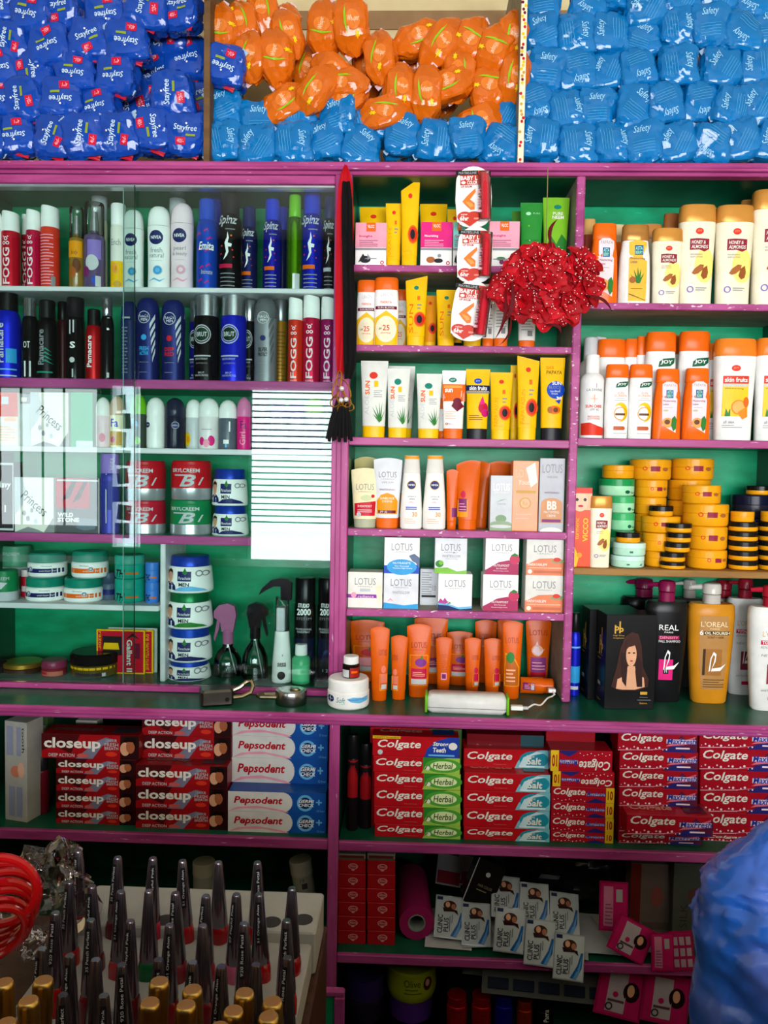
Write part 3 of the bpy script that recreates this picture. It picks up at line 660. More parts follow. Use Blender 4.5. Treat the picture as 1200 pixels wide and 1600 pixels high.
princess(47, 107, 613, 'L3', 'silvery carton with slanted lettering beside the green carton', d=.02)
carton(110, 145, 613, 'L3', 'plain bright green carton standing behind the cabinet glass', '#18a070', [Rr(-.5, .0, 1, .12, 'mint')], d=.02)
G3 = 'roll-on bottles on the third cabinet shelf'
def roll(xl, xr, yt, label, body, cap, ops, d=.014, **k):
    return it('roll', xl, xr, yt, 'L3', label, (body, cap), ops, name='roll_on_bottle', cat='roll-on', d=d, rough=.18, group=G3, **k)
roll(150, 173, 621, 'white domed roll-on with pinkish glass, leftmost in its row', 'ltpink', 'white', [('E', .2, .2, .4, .09, 'pink')])
roll(172, 196, 619, 'roll-on with beige cap and blue two-letter word', 'cream', '#c8a888', [T('Fa', -.6, .40, .4, .56, 'blue', 0, 0, .02), Rr(-.8, .05, .8, .32, 'gold'), ('E', -.3, .16, .3, .06, 'magenta')])
roll(203, 229, 616, 'dark roll-on with lime green cap', '#3a4438', 'lime', [T('Fa', -.6, .40, .3, .54, 'ltblue', 0, 0, .02), ('E', .2, .14, .4, .07, 'lime')])
roll(229, 258, 621, 'plain white roll-on with small navy logo', 'white', 'white', [('C', -.65, .46, .3, 'navy'), T('NIVEA', -.84, .445, -.46, .475, 'white')])
roll(258, 289, 622, 'dark navy roll-on between the white ones', '#1a1c30', '#22263c', [('C', .3, .46, .36, 'ltgrey'), ('C', .3, .46, .32, 'navy'), T('NIVEA', .05, .44, .55, .475, 'ltgrey')])
roll(290, 316, 624, 'white domed roll-on with a yellow flower', 'ltgrey', 'white', [('E', -.55, .2, .4, .14, 'yellow'), ('E', -.45, .2, .2, .07, 'amber')], .03)
roll(310, 343, 622, 'wide white roll-on with pink petals', '#e6e0de', 'white', [('E', -.45, .16, .25, .08, 'hotpink'), ('E', .45, .17, .3, .10, 'hotpink'), ('E', .0, .12, .3, .08, 'pink'), Rr(-.5, .38, .5, .39, 'grey')])
roll(342, 371, 625, 'white domed roll-on with smoky glass base', '#58606c', 'white', [Rr(-.3, .12, .3, .2, 'white'), Rr(.3, .36, .45, .56, 'white'), Rr(-.1, .05, .1, .12, 'ltblue')])
roll(370, 393, 621, 'slim roll-on with pink cap and hot pink label', 'hotpink', '#d87aa8', [T('Fa', -.3, .40, .5, .55, 'navy'), T('Girl', -.4, .10, .4, .34, 'pink', 90)])
it('can', 395, 420, 614, 'L3', 'black can with dark cap right of the pink roll-on', ('dark', 'black'), name='spray_can', cat='spray can', d=.03, group='dark toiletries at the post')
for i, (a, b, y, c) in enumerate(((420, 450, 626, 'navy'), (450, 476, 624, 'navy'), (478, 506, 620, 'lime'))):
    it('roll', a, b, y, 'L3', ['navy capped can with ring logo behind the window reflection, next to the black can', 'navy capped can with ring logo, second behind the window reflection', 'green-capped bottle behind the window reflection near the post'][i], ('#26303c', c),
       [('O', .0, .58, .6, .52, 'ltgrey'), T('MEN', -.4, .56, .4, .60, 'ltgrey')], name='toiletry_bottle', cat='bottle', d=.05, group='dark toiletries at the post')

# ================================================================== ROW 4
carton(-8, 22, 721, 'L4', 'black carton with white border at the left photo edge', 'dark', [Rr(.86, .02, .95, .98, 'ltgrey'), Rr(-1, .95, .9, .98, 'ltgrey'), Rr(-1, .02, .9, .05, 'ltgrey'), T('Navy', -.9, .60, .7, .72, 'white', 0, .2, .02), Rr(.0, .28, .15, .38, 'white')])
princess(22, 84, 746, 'L4', 'white and grey carton with slanted lettering beside the red-black carton')
carton(87, 156, 747, 'L4', 'red and black carton with claw marks and bold white lettering', '#57575c', [Rr(-1, .45, .55, 1, '#b02030'), ('P', [(-.75, .58), (-.2, .98), (.0, .98), (-.35, .65)], '#3a2024'), ('P', [(-.25, .55), (.35, .98), (.5, .98), (.1, .62)], '#3a2024'), Rr(-.95, .94, .95, .97, 'ltgrey'),
    T('WILD', -.92, .29, -.2, .37, 'white', 0, 0, .04), T('STONE', -.92, .20, .08, .28, 'white', 0, 0, .04), ('P', [(-.1, .1), (.2, .28), (.9, .25), (.8, .08), (.3, .05)], '#6a7884'), Rr(.96, .0, 1, 1, 'ltgrey')])
it('can', 157, 187, 709, 'L4', 'tall violet-blue can beside the red tubs', ('#3a3c98', 'lav'), [Rr(-.95, .3, .95, .66, '#2a3490'), T('NIVEA', .35, .80, .7, .95, 'ltgrey', 90), Rr(-.1, .0, .0, .75, 'ltgrey')], name='spray_can', cat='spray can', met=(.2, 0), group=G2)
def bryl(xl, xr, yt, zb, label, col, d=.014):
    ops = [T('BRYLCREEM', -.75, .70, .62, .80, 'ltgrey', 0, 0, .02), Rr(-.62, .61, .0, .645, 'silver'), T('B', -.35, .34, .45, .645, 'silver', 0, .35, .02), ('P', [(.55, .38), (.72, .58), (.78, .58), (.62, .38)], 'ltgrey')]
    return it('bjar', xl, xr, yt, 'L4', label, ('silver', col, col), ops, d=d, zb=zb, name='hair_cream_tub', cat='tub', rough=.25, met=(.6, 0, 0), group='hair cream tubs')
b1 = bryl(197, 259, 781, None, 'red tub with silver foot under another red tub', '#b81830')
b2 = bryl(197, 259, 720, S['L4'][0] + b1['h'], 'red tub with silver foot on top of a red tub, beside the violet-blue can', '#b81422')
b3 = bryl(266, 331, 780, None, 'green tub with silver foot', 'green')
b4 = bryl(268, 331, 720, S['L4'][0] + b3['h'], 'red tub with silver foot on top of the green tub', '#c01420')
def para(xl, xr, yt, zb, sh, label, lid, word, band, d=.014, face=1):
    ops = [('P', [(-.92, .08), (-.40, .08), (-.42, .20), (-.58, .30), (-.80, .30), (-.92, .24)], 'navy'), Rr(-.74, .26, -.62, .36, 'skin'), ('E', -.68, .45, .12, .14, 'skin'), ('P', [(-.83, .46), (-.82, .62), (-.68, .67), (-.56, .62), (-.55, .48), (-.60, .57), (-.77, .56)], 'hair'),
           Rr(-.32, .33, .28, .60, 'navy'), T('Parachute', -.28, .38, .25, .46, 'white', 0, .2), ('P', [(-.1, .56), (.0, .70), (.12, .56), (.02, .50)], 'leaf'), T(word, -.25, .19, .2, .29, 'dark', 0, 0, .02),
           ('O', .58, .55, .14, .09, 'grey'), ('O', .80, .55, .12, .08, 'grey'), ('P', [(-.5, .06), (.9, .06), (.75, .13), (.3, .20), (-.2, .17)], band)]
    return it('pjar', xl, xr, yt, sh, label, ('white', lid), ops, d=d, zb=zb, name='hair_cream_jar', cat='jar', met=(0, .3), rough=.28, group='white hair cream jars with portrait')
p1 = para(331, 389, 789, None, 'L4', 'white jar with metallic blue lid and portrait, lower of the two on the pink shelf', '#1238a0', 'MEN', 'navy')
p2 = para(331, 388, 733, S['L4'][0] + p1['h'], 'L4', 'white jar with metallic blue lid and portrait, upper of the two on the pink shelf', '#1238a0', 'MEN', 'navy')

# ================================================================== ROW 5 (short white shelf)
it('bjar', -12, 28, 890, 'L5', 'dark green tub on the short white shelf at the left photo edge', ('silver', 'green', 'green'), [T('CREEM', -.2, .70, .7, .80, 'ltgrey'), ('P', [(-.4, .42), (.0, .64), (.6, .60), (.2, .40)], 'ltgrey')], name='hair_cream_tub', cat='tub', group='hair cream tubs')
gt = it('bjar', 2, 46, 898, 'L5', 'green tub in the back under the pale green one', ('silver', 'green', 'green'), d=.09, name='hair_cream_tub', cat='tub', group='hair cream tubs')
it('bjar', 4, 48, 852, 'L5', 'pale green tub stacked high in the back left corner', ('silver', '#4a9070', '#4a9070'), [T('BRYLCREEM', -.6, .70, .6, .80, 'ltgrey')], zb=S['L5'][0] + gt['h'], d=.09, name='hair_cream_tub', cat='tub', group='hair cream tubs')
it('can', 33, 49, 890, 'L5', 'small red bottle squeezed behind the white cream jars', ('red', 'ltpink'), [Rr(-.5, .2, .5, .4, 'ltpink')], d=.07, name='bottle')
def hima(xl, xr, yt, zb, label, band, d):
    ops = [Rr(-.98, .20, .98, .38, band), T('Himalaya', -.2 if band == 'orange' else .1, .44, .3 if band == 'orange' else .6, .51, 'dark'), ('C', -.5 if band == 'navy' else .4, .36, .13, 'ltgrey'), ('O', -.5 if band == 'navy' else .4, .36, .10, .07, 'navy'), T('anti-hair fall', .0, .26, .8, .32, 'offwhite')]
    return it('wjar', xl, xr, yt, 'L5', label, ('white', '#10806a'), ops, d=d, zb=zb, name='cream_jar', cat='jar', rough=.22, group='white jars with teal lids')
h1 = hima(42, 101, 900, None, 'white jar with teal lid and navy band, lower left of the four', 'navy', .012)
h2 = hima(101, 161, 901, None, 'white jar with teal lid and orange band, lower right of the four', 'orange', .012)
hima(45, 104, 862, S['L5'][0] + h1['h'], 'white jar with teal lid and navy band, upper left of the four', 'navy', .02)
hima(113, 169, 860, S['L5'][0] + h2['h'], 'white jar with teal lid and orange band, upper right of the four', 'orange', .02)
it('wjar', 158, 182, 894, 'L5', 'grey-blue jar half hidden right of the teal-lidded jars', ('#4a5a6c', '#38485c'), [Rr(-.95, .2, .95, .4, 'navy')], d=.05, name='cream_jar', cat='jar')
def thc(xl, xr, yt, zb, label, col, d=.02):
    return it('tjar', xl, xr, yt, 'L5', label, (col, col), [T('THC' if xr > 226 else 'TH', -.7, .10, .0, .42, 'dark', 0, .3, .03), Rr(.05, .22, .8, .30, 'yellow' if col == 'teal' else 'orange')], zb=zb, d=d, name='gel_jar', cat='jar', group='hair gel jars with slanted lettering')
a1 = thc(180, 226, 903, None, 'teal hair gel jar on the white shelf under another teal one', '#12a08a')
thc(180, 226, 866, S['L5'][0] + a1['h'], 'teal hair gel jar stacked on the other teal one', '#12a08a')
a2 = thc(227, 249, 909, None, 'blue hair gel jar by the white divider, lower', '#3a7ad0', .03)
thc(227, 249, 878, S['L5'][0] + a2['h'], 'blue hair gel jar by the white divider, upper', '#3a7ad0', .03)

# ================================================================== ROW 6 (cabinet floor, left part)
it('gjar', -18, 10, 1030, 'L6', 'black jar at the left photo edge on the cabinet floor', ('dark', 'black'), name='cream_jar', cat='jar', d=.03)
it('gjar', 7, 66, 1032, 'L6', 'flat jar with wide gold lid on the cabinet floor', ('#3a2410', 'gold'), name='cream_jar', cat='jar', met=(0, .8), rough=.3, d=.03)
it('gjar', 66, 104, 1030, 'L6', 'small maroon jar with red label on the cabinet floor', ('#8a2030', '#8a3050'), [Rr(-.9, .05, .9, .34, '#c86a50'), Rr(-.9, .12, -.2, .3, 'red')], name='cream_jar', cat='jar', d=.022, rough=.25)
it('gjar', 112, 186, 1016, 'L6', 'low clear jar with broad black lid and gold band before the striped cards', ('#5a4c18', 'black'), [Rr(-.95, .34, .95, .44, 'yellow'), Rr(-.5, .05, .6, .2, 'black'), Rr(.6, .05, .72, .2, 'ltgrey')], name='cream_jar', cat='jar', d=.02, rough=.15)
def blade(xl, xr, yt, d, label, full):
    ops = [Rr(-.94, .03, .94, .97, 'red')]
    if full: ops += [Rr(-.75, .42, .05, .85, 'dark'), ('P', [(-.72, .55), (-.05, .55), (-.1, .70), (-.68, .70)], 'yellow'), T('Gallant II', .25, .05, .48, .78, 'white', 270, 0, .02), ('P', [(.2, .78), (.5, .93), (.8, .78), (.5, .86)], 'dark'), Rr(.6, .35, .8, .7, 'maroon'), T('razor', -.9, .55, -.8, .95, 'yellow', 270)]
    else: ops += [T('FOR SMOOTH SHAVE', .62, .08, .82, .9, 'yellow', 270)]
    return carton(xl, xr, yt, 'L6', label, 'yellow', ops, depth=.004, d=d, name='razor_card', cat='card', group='razor cards')
blade(150, 227, 984, .060, 'red and yellow razor card, front of the pile', True)
blade(163, 240, 984, .068, 'red razor card in the middle of the pile, edge showing', False)
carton(168, 246, 981, 'L6', 'grey-green card at the back of the razor card pile', 'ltgrey', [Rr(-.9, .05, .9, .95, '#8a9a80')], depth=.004, d=.076, name='razor_card', cat='card', group='razor cards')
zz = None
for i, (y, lid, wd, lab) in enumerate(((1028, '#1440a8', 'MEN', 'white portrait jar with blue lid, bottom of the stack of four'), (977, '#1440a8', 'MEN', 'white portrait jar with blue lid, second from the bottom of the stack of four'), (922, '#0c6a3c', 'MEN', 'white portrait jar with dark green lid in the stack of four'), (867, '#1238a0', 'MEN', 'white portrait jar with blue lid, topmost of the stack of four'))):
    j = para((262, 262, 261, 262)[i], (330, 332, 333, 334)[i], y, zz, 'L6', lab, lid, wd, ('navy', 'navy', 'leaf', 'ltblue')[i], d=.012)
    zz = j.location.z + j['h']

# trigger sprayers and cans, right part of the cabinet floor
def sprayer(xl, xr, yneck, ytop, yb, label, body, head, clear=True, d=.03, flip=-1):
    X, Y, Z, W, H = where(xl, xr, yneck, 'L6', d, 1.0)
    Ht = P((xl + xr) / 2, ytop, Y).z - Z
    t = thing('spray_bottle', label, 'spray bottle', (X, Y, Z), 'trigger spray bottles')
    w = W / 2
    prof = [(0, .9), (.02, 1), (.35, 1), (.55, .92), (.75, .7), (.9, .38), (1, .34)] if clear else [(0, .9), (.02, 1), (.4, .92), (.8, .72), (.95, .62), (1, .58)]
    mobj('bottle', [(*loft([(v * H, k * w, k * w, 2) for v, k in prof], 20), CLEAR if clear else body)], t)
    if clear:
        mobj('liquid', [(*loft([(.01 * H, .9 * w, .9 * w, 2), (.03 * H, .94 * w, .94 * w, 2), (.16 * H, .95 * w, .95 * w, 2)], 20), thin_glass('tinted_water', (.55, .62, .58), .02))], t)
        mobj('dip_tube', [(*tube([(0, 0, H), (w * .3, 0, .5 * H), (w * .6, 0, .04 * H)], .0012, 6), mat('ltgrey', .2))], t)
    nk = .32 * w if clear else .4 * w
    hm = mat(head, .25)
    mobj('collar', [(*loft([(H, nk * 1.25, nk * 1.25, 2), (H + .35 * (Ht - H), nk * 1.2, nk * 1.2, 2)], 16), hm)], t)
    z0 = H + .3 * (Ht - H); hh = Ht - z0; f = flip
    head_poly = [(-.4 * w * f, z0), (.4 * w * f, z0), (.5 * w * f, z0 + .35 * hh), (.95 * w * f, z0 + .5 * hh), (.95 * w * f, z0 + .72 * hh), (.6 * w * f, z0 + .93 * hh), (0, Ht), (-.5 * w * f, z0 + .9 * hh), (-.62 * w * f, z0 + .6 * hh)]
    mobj('spray_head', [(*fixn(*plate(head_poly, -.28 * w, .28 * w)), hm)], t)
    trig = [(.5 * w * f, z0 + .5 * hh), (.72 * w * f, z0 + .5 * hh), (.98 * w * f, z0 - .25 * hh), (.9 * w * f, z0 - .35 * hh), (.62 * w * f, z0 + .1 * hh)]
    mobj('trigger', [(*fixn(*plate(trig, -.12 * w, .12 * w)), hm)], t)
    return t
sprayer(334, 378, 1005, 942, 1068, 'clear spray bottle with dusky pink head left of the black-headed one', None, '#a06084', True, .045, -1)
sprayer(378, 419, 997, 941, 1066, 'clear spray bottle with black trigger head', None, 'black', True, .03, 1)
X, Y, Z, W, H = where(425, 456, 985, 'L6', .016, 1.0); w = W / 2
t = thing('spray_bottle', 'white spray bottle with black trigger head and clear neck', 'spray bottle', (X, Y, Z), 'trigger spray bottles')
bg_ = loft([(v * H, k * w, k * w, 2) for v, k in ((0, .9), (.02, 1), (.4, .94), (.75, .80), (1, .70))], 20)
bo = mobj('bottle', [(*bg_, mat('white', .25))], t)
mobj('printed_label', lay([T('sesa', -.3, .33, .55, .41, 'dark', 0, .1, .02), ('E', .1, .16, .4, .08, 'dark'), ('E', .2, .55, .04, .02, 'grey')], W, H, [bg_], 8, 4), bo, smooth=False)
zh = P(440, 932, Y).z - Z; zt_ = P(440, 903, Y).z - Z
mobj('panel', [(*box(-.5 * w, .35 * w, -.72 * w, .6 * w, H, zh - .02, .002), mat('ltgrey', .3))], t)
mobj('clear_neck', [(*loft([(H, .72 * w, .72 * w, 2), (zh, .66 * w, .66 * w, 2)], 18), CLEAR)], t)
hp = [(-.1 * w, zh - .006), (.9 * w, zh - .006), (.95 * w, zt_ - .010), (.6 * w, zt_ - .001), (-.2 * w, zt_), (-1.1 * w, zt_ - .004), (-2.0 * w, zt_ - .020), (-2.35 * w, zt_ - .034), (-1.6 * w, zt_ - .024), (-.8 * w, zt_ - .016), (-.15 * w, zt_ - .016)]
mobj('trigger_head', [(*fixn(*plate(hp, -.42 * w, .42 * w)), mat('#1c0e18', .2))], t)
g3 = it('vial', 456, 485, 1006, 'L6', 'small green bottle with white screw cap on the cabinet floor', ('#4ab47c', 'white'), [Rr(-.9, .08, .9, .5, '#5cc88e')], name='remover_bottle', cat='bottle', d=.012, rough=.15)
def studio(xl, xr, label, d):
    wv = [('P', [(-.8 + .2 * i, .02), (-.2 + .1 * i, .30), (.1 + .05 * i, .32), (-.25 + .1 * i, .26)], '#30406c') for i in range(5)]
    ops = [Rr(-.95, .0, .95, .42, '#0c1630')] + wv + [T('STUDIO', -.55, .72, .5, .76, 'white', 0, 0, .03), T('2000', -.65, .645, .65, .71, 'white', 0, 0, .03), T('SYSTEM', -.7, .60, .7, .625, 'grey'), T('PROFESSIONAL', -.75, .50, .75, .52, 'ltgrey'), T('HAIRSPRAY', -.6, .475, .6, .495, 'ltgrey'), T('1 2 3', -.3, .10, .6, .13, 'ltgrey')]
    return it('can', xl, xr, 902, 'L6', label, ('black', 'black'), ops, name='hairspray_can', cat='spray can', d=d, rough=.2, group='black hairspray cans')
studio(460, 494, 'tall black hairspray can behind the small green bottle', .035)
studio(496, 528, 'tall black hairspray can against the pink post', .035)
# ================================================================== MIDDLE BAY, shelf 1
def vlcc(xl, xr, yt, label, col, word, fruit, d=.012):
    ops = [Rr(-1, .44, 1, 1, col), Rr(-1, .38, 1, .43, 'grey'), Rr(-.3, .80, .3, 1, 'orange'), T('VLCC', -.22, .88, .22, .95, 'white', 0, 0, .02), T(word, -.75, .66, .1, .72, 'white' if col == 'hotpink' else 'magenta', 0, 0, .02)]
    ops += lines(-.75, .45, .47, .63, 4, 'ltpink' if col == 'hotpink' else 'plum', .25)
    if fruit == 'almond': ops += [('E', -.35, .17, .28, .07, 'almond'), ('E', .15, .15, .28, .05, 'dark'), ('E', .2, .26, .12, .04, 'grey')]
    elif fruit == 'dark': ops += [('E', -.35, .17, .35, .08, 'dark'), Rr(-.7, .18, .4, .2, 'grey'), ('P', [(-.8, .1), (-.5, .3), (-.3, .2)], 'dark'), ('P', [(-.2, .3), (.0, .2), (-.2, .15)], 'grey')]
    else: ops += [('E', -.2, .2, .3, .04, 'leaf'), ('E', -.15, .13, .15, .05, 'plum'), ('E', .1, .13, .1, .04, 'magenta'), Rr(-.7, .18, .5, .2, 'grey')]
    ops += [('O', .75, .10, .12, .07, 'red')]
    return carton(xl, xr, yt, 'C1', label, 'white', ops, depth=.05, d=d, group='small cosmetic cartons with orange badge')
vlcc(555, 604, 348, 'pale pink carton with dark fruit print at the left end of the first open shelf', 'pink', 'Insight', 'dark')
vlcc(657, 707, 347, 'hot pink carton with almond print', 'hotpink', 'Nourishing', 'almond')
vlcc(708, 727, 347, 'pale teal carton mostly hidden behind the hanging lip balm cards', '#7cc8c0', 'Gel', 'dark')
vlcc(764, 812, 346, 'pale pink carton with purple berry print right of the lip balm cards', 'pink', 'Insight', 'berry')
def ytube(xl, xr, yt, sh, label, word='PAPAYA', fruit=True, d=.012, cap='yellow', logo='redor', slant=0, col='yellow', **k):
    ops = [('E', .0, .86, .22, .03, logo)]
    if word: ops += [T(word, -.62, .2, -.25, .62, 'amber' if word != 'SUN' else 'orange', 90), Rr(.1, .68, .35, .74, 'orange'), Rr(.1, .55, .4, .57, 'grey'), Rr(.1, .60, .5, .62, 'grey')]
    if fruit: ops += [('E', .35, .40, .55, .11, 'orange'), ('E', .35, .40, .45, .09, 'redor'), ('E', .32, .40, .25, .06, 'dark')]
    ops += [Rr(-.6, .2, .2, .205, 'amber')]
    return it('tube', xl, xr, yt, sh, label, (cap, col), ops, d=d, name='cream_tube', cat='tube', slant=slant, group='yellow cream tubes', **k)
ytube(561, 606, 324, 'C1', 'yellow tube behind the pale pink carton at the left end', '', False, .075)
ytube(602, 629, 318, 'C1', 'slim yellow tube with orange upright lettering left of the tall papaya tube', 'WASH', False, .03)
ytube(626, 656, 288, 'C1', 'tallest yellow tube with slanted top and papaya print', '', True, .016, slant=.35)
ytube(655, 699, 319, 'C1', 'yellow tube behind the hot pink carton', '', False, .075)
ytube(698, 722, 327, 'C1', 'yellow tube between the hot pink carton and the lip balm cards, in the back', '', False, .07)
def neem(xl, xr, yt, label, col, d, ops):
    return it('tube', xl, xr, yt, 'C1', label, ('grey', col), ops, d=d, name='face_wash_tube', cat='tube', group='green face wash tubes')
neem(799, 816, 330, 'olive green tube peeking out behind the pale pink carton', '#4c8a2c', .09, [])
neem(812, 849, 317, 'plain green tube left of the two-tone green tube', '#2a8a34', .035, [('E', -.3, .84, .22, .025, 'ltgreen'), T('PURE', .1, .83, .7, .855, 'ltgreen'), ('C', -.25, .66, .08, 'lime')] + lines(-.6, .6, .2, .5, 5, 'leaf', .3))
neem(847, 890, 309, 'two-tone light green tube with dark leaves beside the divider', '#7ab828', .03, [('E', .1, .87, .28, .03, 'teal'), T('PURE', -.25, .76, .5, .80, 'offwhite', 0, 0, .02), T('NEEM', -.3, .705, .55, .75, 'offwhite', 0, 0, .02), ('P', [(-.8, .3), (-.4, .48), (.0, .36), (.4, .5), (.8, .42), (.8, .2), (-.8, .2)], 'leaf')])

# ------------------------------------------------------------------ shelf 2
def lifeon(xl, xr, yt, label, d):
    ops = [Rr(-.97, .02, .97, .52, 'yellow'), ('P', [(-.95, .40), (.0, .52), (.95, .40), (.95, .56), (-.95, .56)], 'white'), ('E', 0, .25, .85, .19, 'cream'), T('LifeON', -.45, .72, .5, .78, 'ltgrey'), T('PAPAYA', -.45, .62, .45, .655, 'orange', 0, 0, .01), Rr(-.85, .535, .85, .58, 'maroon'), T('SUN BLOCK', -.65, .545, .65, .57, 'white'), T('25', -.25, .23, .3, .31, 'redor', 0, 0, .01), T('SPF', -.55, .24, -.32, .27, 'dark'), T('absorbing', -.4, .18, .4, .21, 'orange')]
    return it('lotion', xl, xr, yt, 'C2', label, ('white', 'orange'), ops, d=d, name='lotion_bottle', group='white sun lotion bottles with orange caps')
lifeon(557, 590, 439, 'white and yellow sun lotion bottle with orange cap, leftmost on the second open shelf', .02)
lifeon(584, 624, 435, 'white and yellow sun lotion bottle with orange cap, in front of its neighbours', .012)
lifeon(615, 636, 453, 'white and yellow sun lotion bottle mostly hidden behind the front one', .07)
ytube(633, 668, 435, 'C2', 'yellow sun tube with papaya print and slanted top on the second open shelf', 'SUN', True, .012, logo='teal', slant=.12)
ytube(660, 684, 462, 'C2', 'dull yellow papaya tube in the shadow between two brighter tubes', '', True, .055, col='amber')
ytube(681, 714, 453, 'C2', 'yellow sun tube just left of the lowest lip balm card', 'SUN', False, .014, logo='teal')
it('tube', 706, 724, 470, 'C2', 'yellow tube with black cap behind the lowest lip balm card', ('black', 'yellow'), d=.05, name='cream_tube', cat='tube', group='yellow cream tubes')
ytube(722, 756, 460, 'C2', 'yellow tube standing right behind the lip balm card', '', False, .03)
def wtube(xl, xr, yt, label, d=.02):
    return it('tube', xl, xr, yt, 'C2', label, ('orange', 'white'), lines(-.6, .6, .32, .6, 6, 'grey', .25) + [('E', .3, .83, .2, .025, 'orange'), Rr(-.5, .62, -.1, .68, 'plum'), Rr(.1, .62, .45, .68, 'plum'), Rr(.0, .22, .5, .31, 'grey')], d=d, name='cream_tube', cat='tube', group='white tubes with orange caps')
wtube(753, 774, 444, 'white tube with orange cap nearest the lip balm cards')
wtube(770, 797, 440, 'white tube with orange cap half behind the red flower feathers')
wtube(808, 840, 452, 'white tube with orange cap under the red flower ball', .03)

# ------------------------------------------------------------------ shelf 3
def aloe(xl, xr, yt, label, logo, d=.012, cap='yellow'):
    ops = [('E', -.05, .81, .3, .045, logo), T('ALOE', -.65, .30, -.35, .55, 'ltgrey', 90), T('SUN', -.65, .56, -.30, .74, 'orange', 90, 0, .03), Rr(.0, .66, .3, .74, 'yellow')] + lines(.0, .6, .53, .63, 4, 'grey', .3)
    for a, b in ((-.1, .40), (.15, .43), (.4, .47), (.62, .46), (.8, .36), (.75, .27), (-.05, .31)):
        ops.append(('P', [(.42, .20), (a, b), (.55, .22)], 'leaf'))
    return it('tube', xl, xr, yt, 'C3', label, (cap, '#dfe2da'), ops, d=d, name='cream_tube', cat='tube', group='white aloe tubes with yellow caps')
aloe(563, 607, 564, 'white aloe tube with red logo and yellow cap, leftmost and largest', 'redor')
aloe(606, 649, 572, 'white aloe tube mostly hidden behind the second one', 'teal', .07)
aloe(604, 641, 576, 'white aloe tube with green logo, second from the left', 'teal')
aloe(650, 691, 584, 'white aloe tube with green logo, third from the left beside the orange sun tube', 'teal')
it('tube', 684, 702, 600, 'C3', 'white and orange tube hidden left of the orange sun tube', ('orange', 'white'), [Rr(-.9, .55, .9, .75, 'orange'), ('E', .3, .45, .4, .06, 'maroon')], d=.04, name='cream_tube', cat='tube')
it('tube', 690, 728, 579, 'C3', 'white tube with orange panel, dark red fruit and number fifty', ('orange', 'white'), [Rr(-.97, .55, .97, .80, 'orange'), ('E', -.1, .86, .33, .035, 'teal'), T('JOY', -.3, .845, .1, .875, 'white'), Rr(-.85, .745, .7, .78, 'ltorange'), T('sun', -.75, .68, -.1, .735, 'white', 0, 0, .03), ('P', [(-.2, .48), (.1, .58), (.5, .56), (.9, .48), (.3, .40)], 'maroon'), ('E', .3, .55, .35, .05, 'maroon'), T('50', -.75, .44, -.3, .50, 'white', 0, 0, .02), T('SPF', -.75, .51, -.4, .53, 'white')] + lines(-.7, .2, .30, .42, 4, 'peach', .3) + [('O', -.55, .22, .1, .06, 'red'), T('PA+++', -.4, .21, .0, .23, 'red')], name='cream_tube', cat='tube')
it('tube', 727, 766, 577, 'C3', 'yellow tube with black cap, blue banner and pink fruit', ('#1a1a22', 'yellow'), [('E', .0, .83, .32, .04, 'royal'), T('JOY', -.18, .82, .18, .84, 'white'), Rr(-.97, .69, .97, .77, '#14224c'), T('skin fruits', -.7, .70, .75, .76, 'white', 0, 0, .02), Rr(-.95, .655, .95, .685, 'grey'), ('E', .45, .45, .40, .08, 'crimson'), ('P', [(.1, .5), (.4, .62), (.6, .5)], 'hotpink'), ('E', .6, .38, .3, .06, 'magenta')] + lines(-.7, .4, .28, .36, 3, 'brown', .3), name='cream_tube', cat='tube')
ytube(765, 801, 582, 'C3', 'yellow papaya sun tube beside the black-capped tube', 'PAPAYASUN', True, .012)
ytube(797, 812, 571, 'C3', 'yellow tube hidden in shadow between the two papaya sun tubes', '', True, .05)
ytube(807, 843, 560, 'C3', 'taller yellow papaya sun tube with slanted top left of the blue-badged tube', 'PAPAYASUN', True, .012, slant=-.12)
it('tube', 843, 883, 559, 'C3', 'yellow tube with round blue badge and black cap beside the divider', ('#1a1a22', 'yellow'), [T('BAR', -.5, .86, .1, .90, 'orange'), T('PAPAYA', -.5, .80, .75, .845, 'brown', 0, 0, .01), ('C', .25, .61, .72, 'royal'), ('P', [(.2, .48), (.7, .50), (.55, .44)], 'royal'), T('SUN', -.05, .67, .7, .71, 'white', 0, 0, .02), T('BLOCK', -.3, .625, .7, .66, 'grey'), T('Sun Block', -.2, .585, .6, .605, 'white'), T('Cream', -.1, .555, .4, .575, 'white'), T('30', .3, .495, .75, .53, 'white', 0, 0, .03), ('E', .15, .37, .5, .05, 'orange'), ('E', .25, .37, .2, .03, 'brown'), ('E', -.2, .37, .2, .04, 'almond')], name='cream_tube', cat='tube')

# ------------------------------------------------------------------ shelf 4
def lotus_ops(txt='grey', panel=None, ptxt='white'):
    o = [T('LOTUS', -.62, .60, .62, .69, txt, 0, 0, -.01), T('HERBALS', -.45, .565, .45, .585, txt)]
    return o
it('rtube', 553, 592, 712, 'C4', 'olive cream tube hidden behind the cream tube with red panel', ('#a8a060', '#b8b070'), arch=.06, d=.07, name='cream_tube', cat='tube', group='round-topped tubes')
it('rtube', 548, 594, 729, 'C4', 'cream coloured tube with round top, red panel and grey-green cap', ('#a8ac90', '#ece0b4'), [T('LOTUS', -.62, .62, .62, .72, 'grey'), T('HERBALS', -.45, .58, .45, .60, 'grey'), ('E', .1, .49, .4, .05, '#c8d0a0'), ('C', .55, .52, .12, 'red'), ('P', [(-.7, .20), (.7, .20), (.75, .44), (-.72, .40)], 'red'), T('SHEAMOIST', -.5, .34, .5, .375, 'white')] + lines(-.5, .5, .26, .32, 2, 'ltpink', .3) + [('C', -.4, .22, .16, 'ltgrey')], arch=.05, name='cream_tube', cat='tube', group='round-topped tubes')
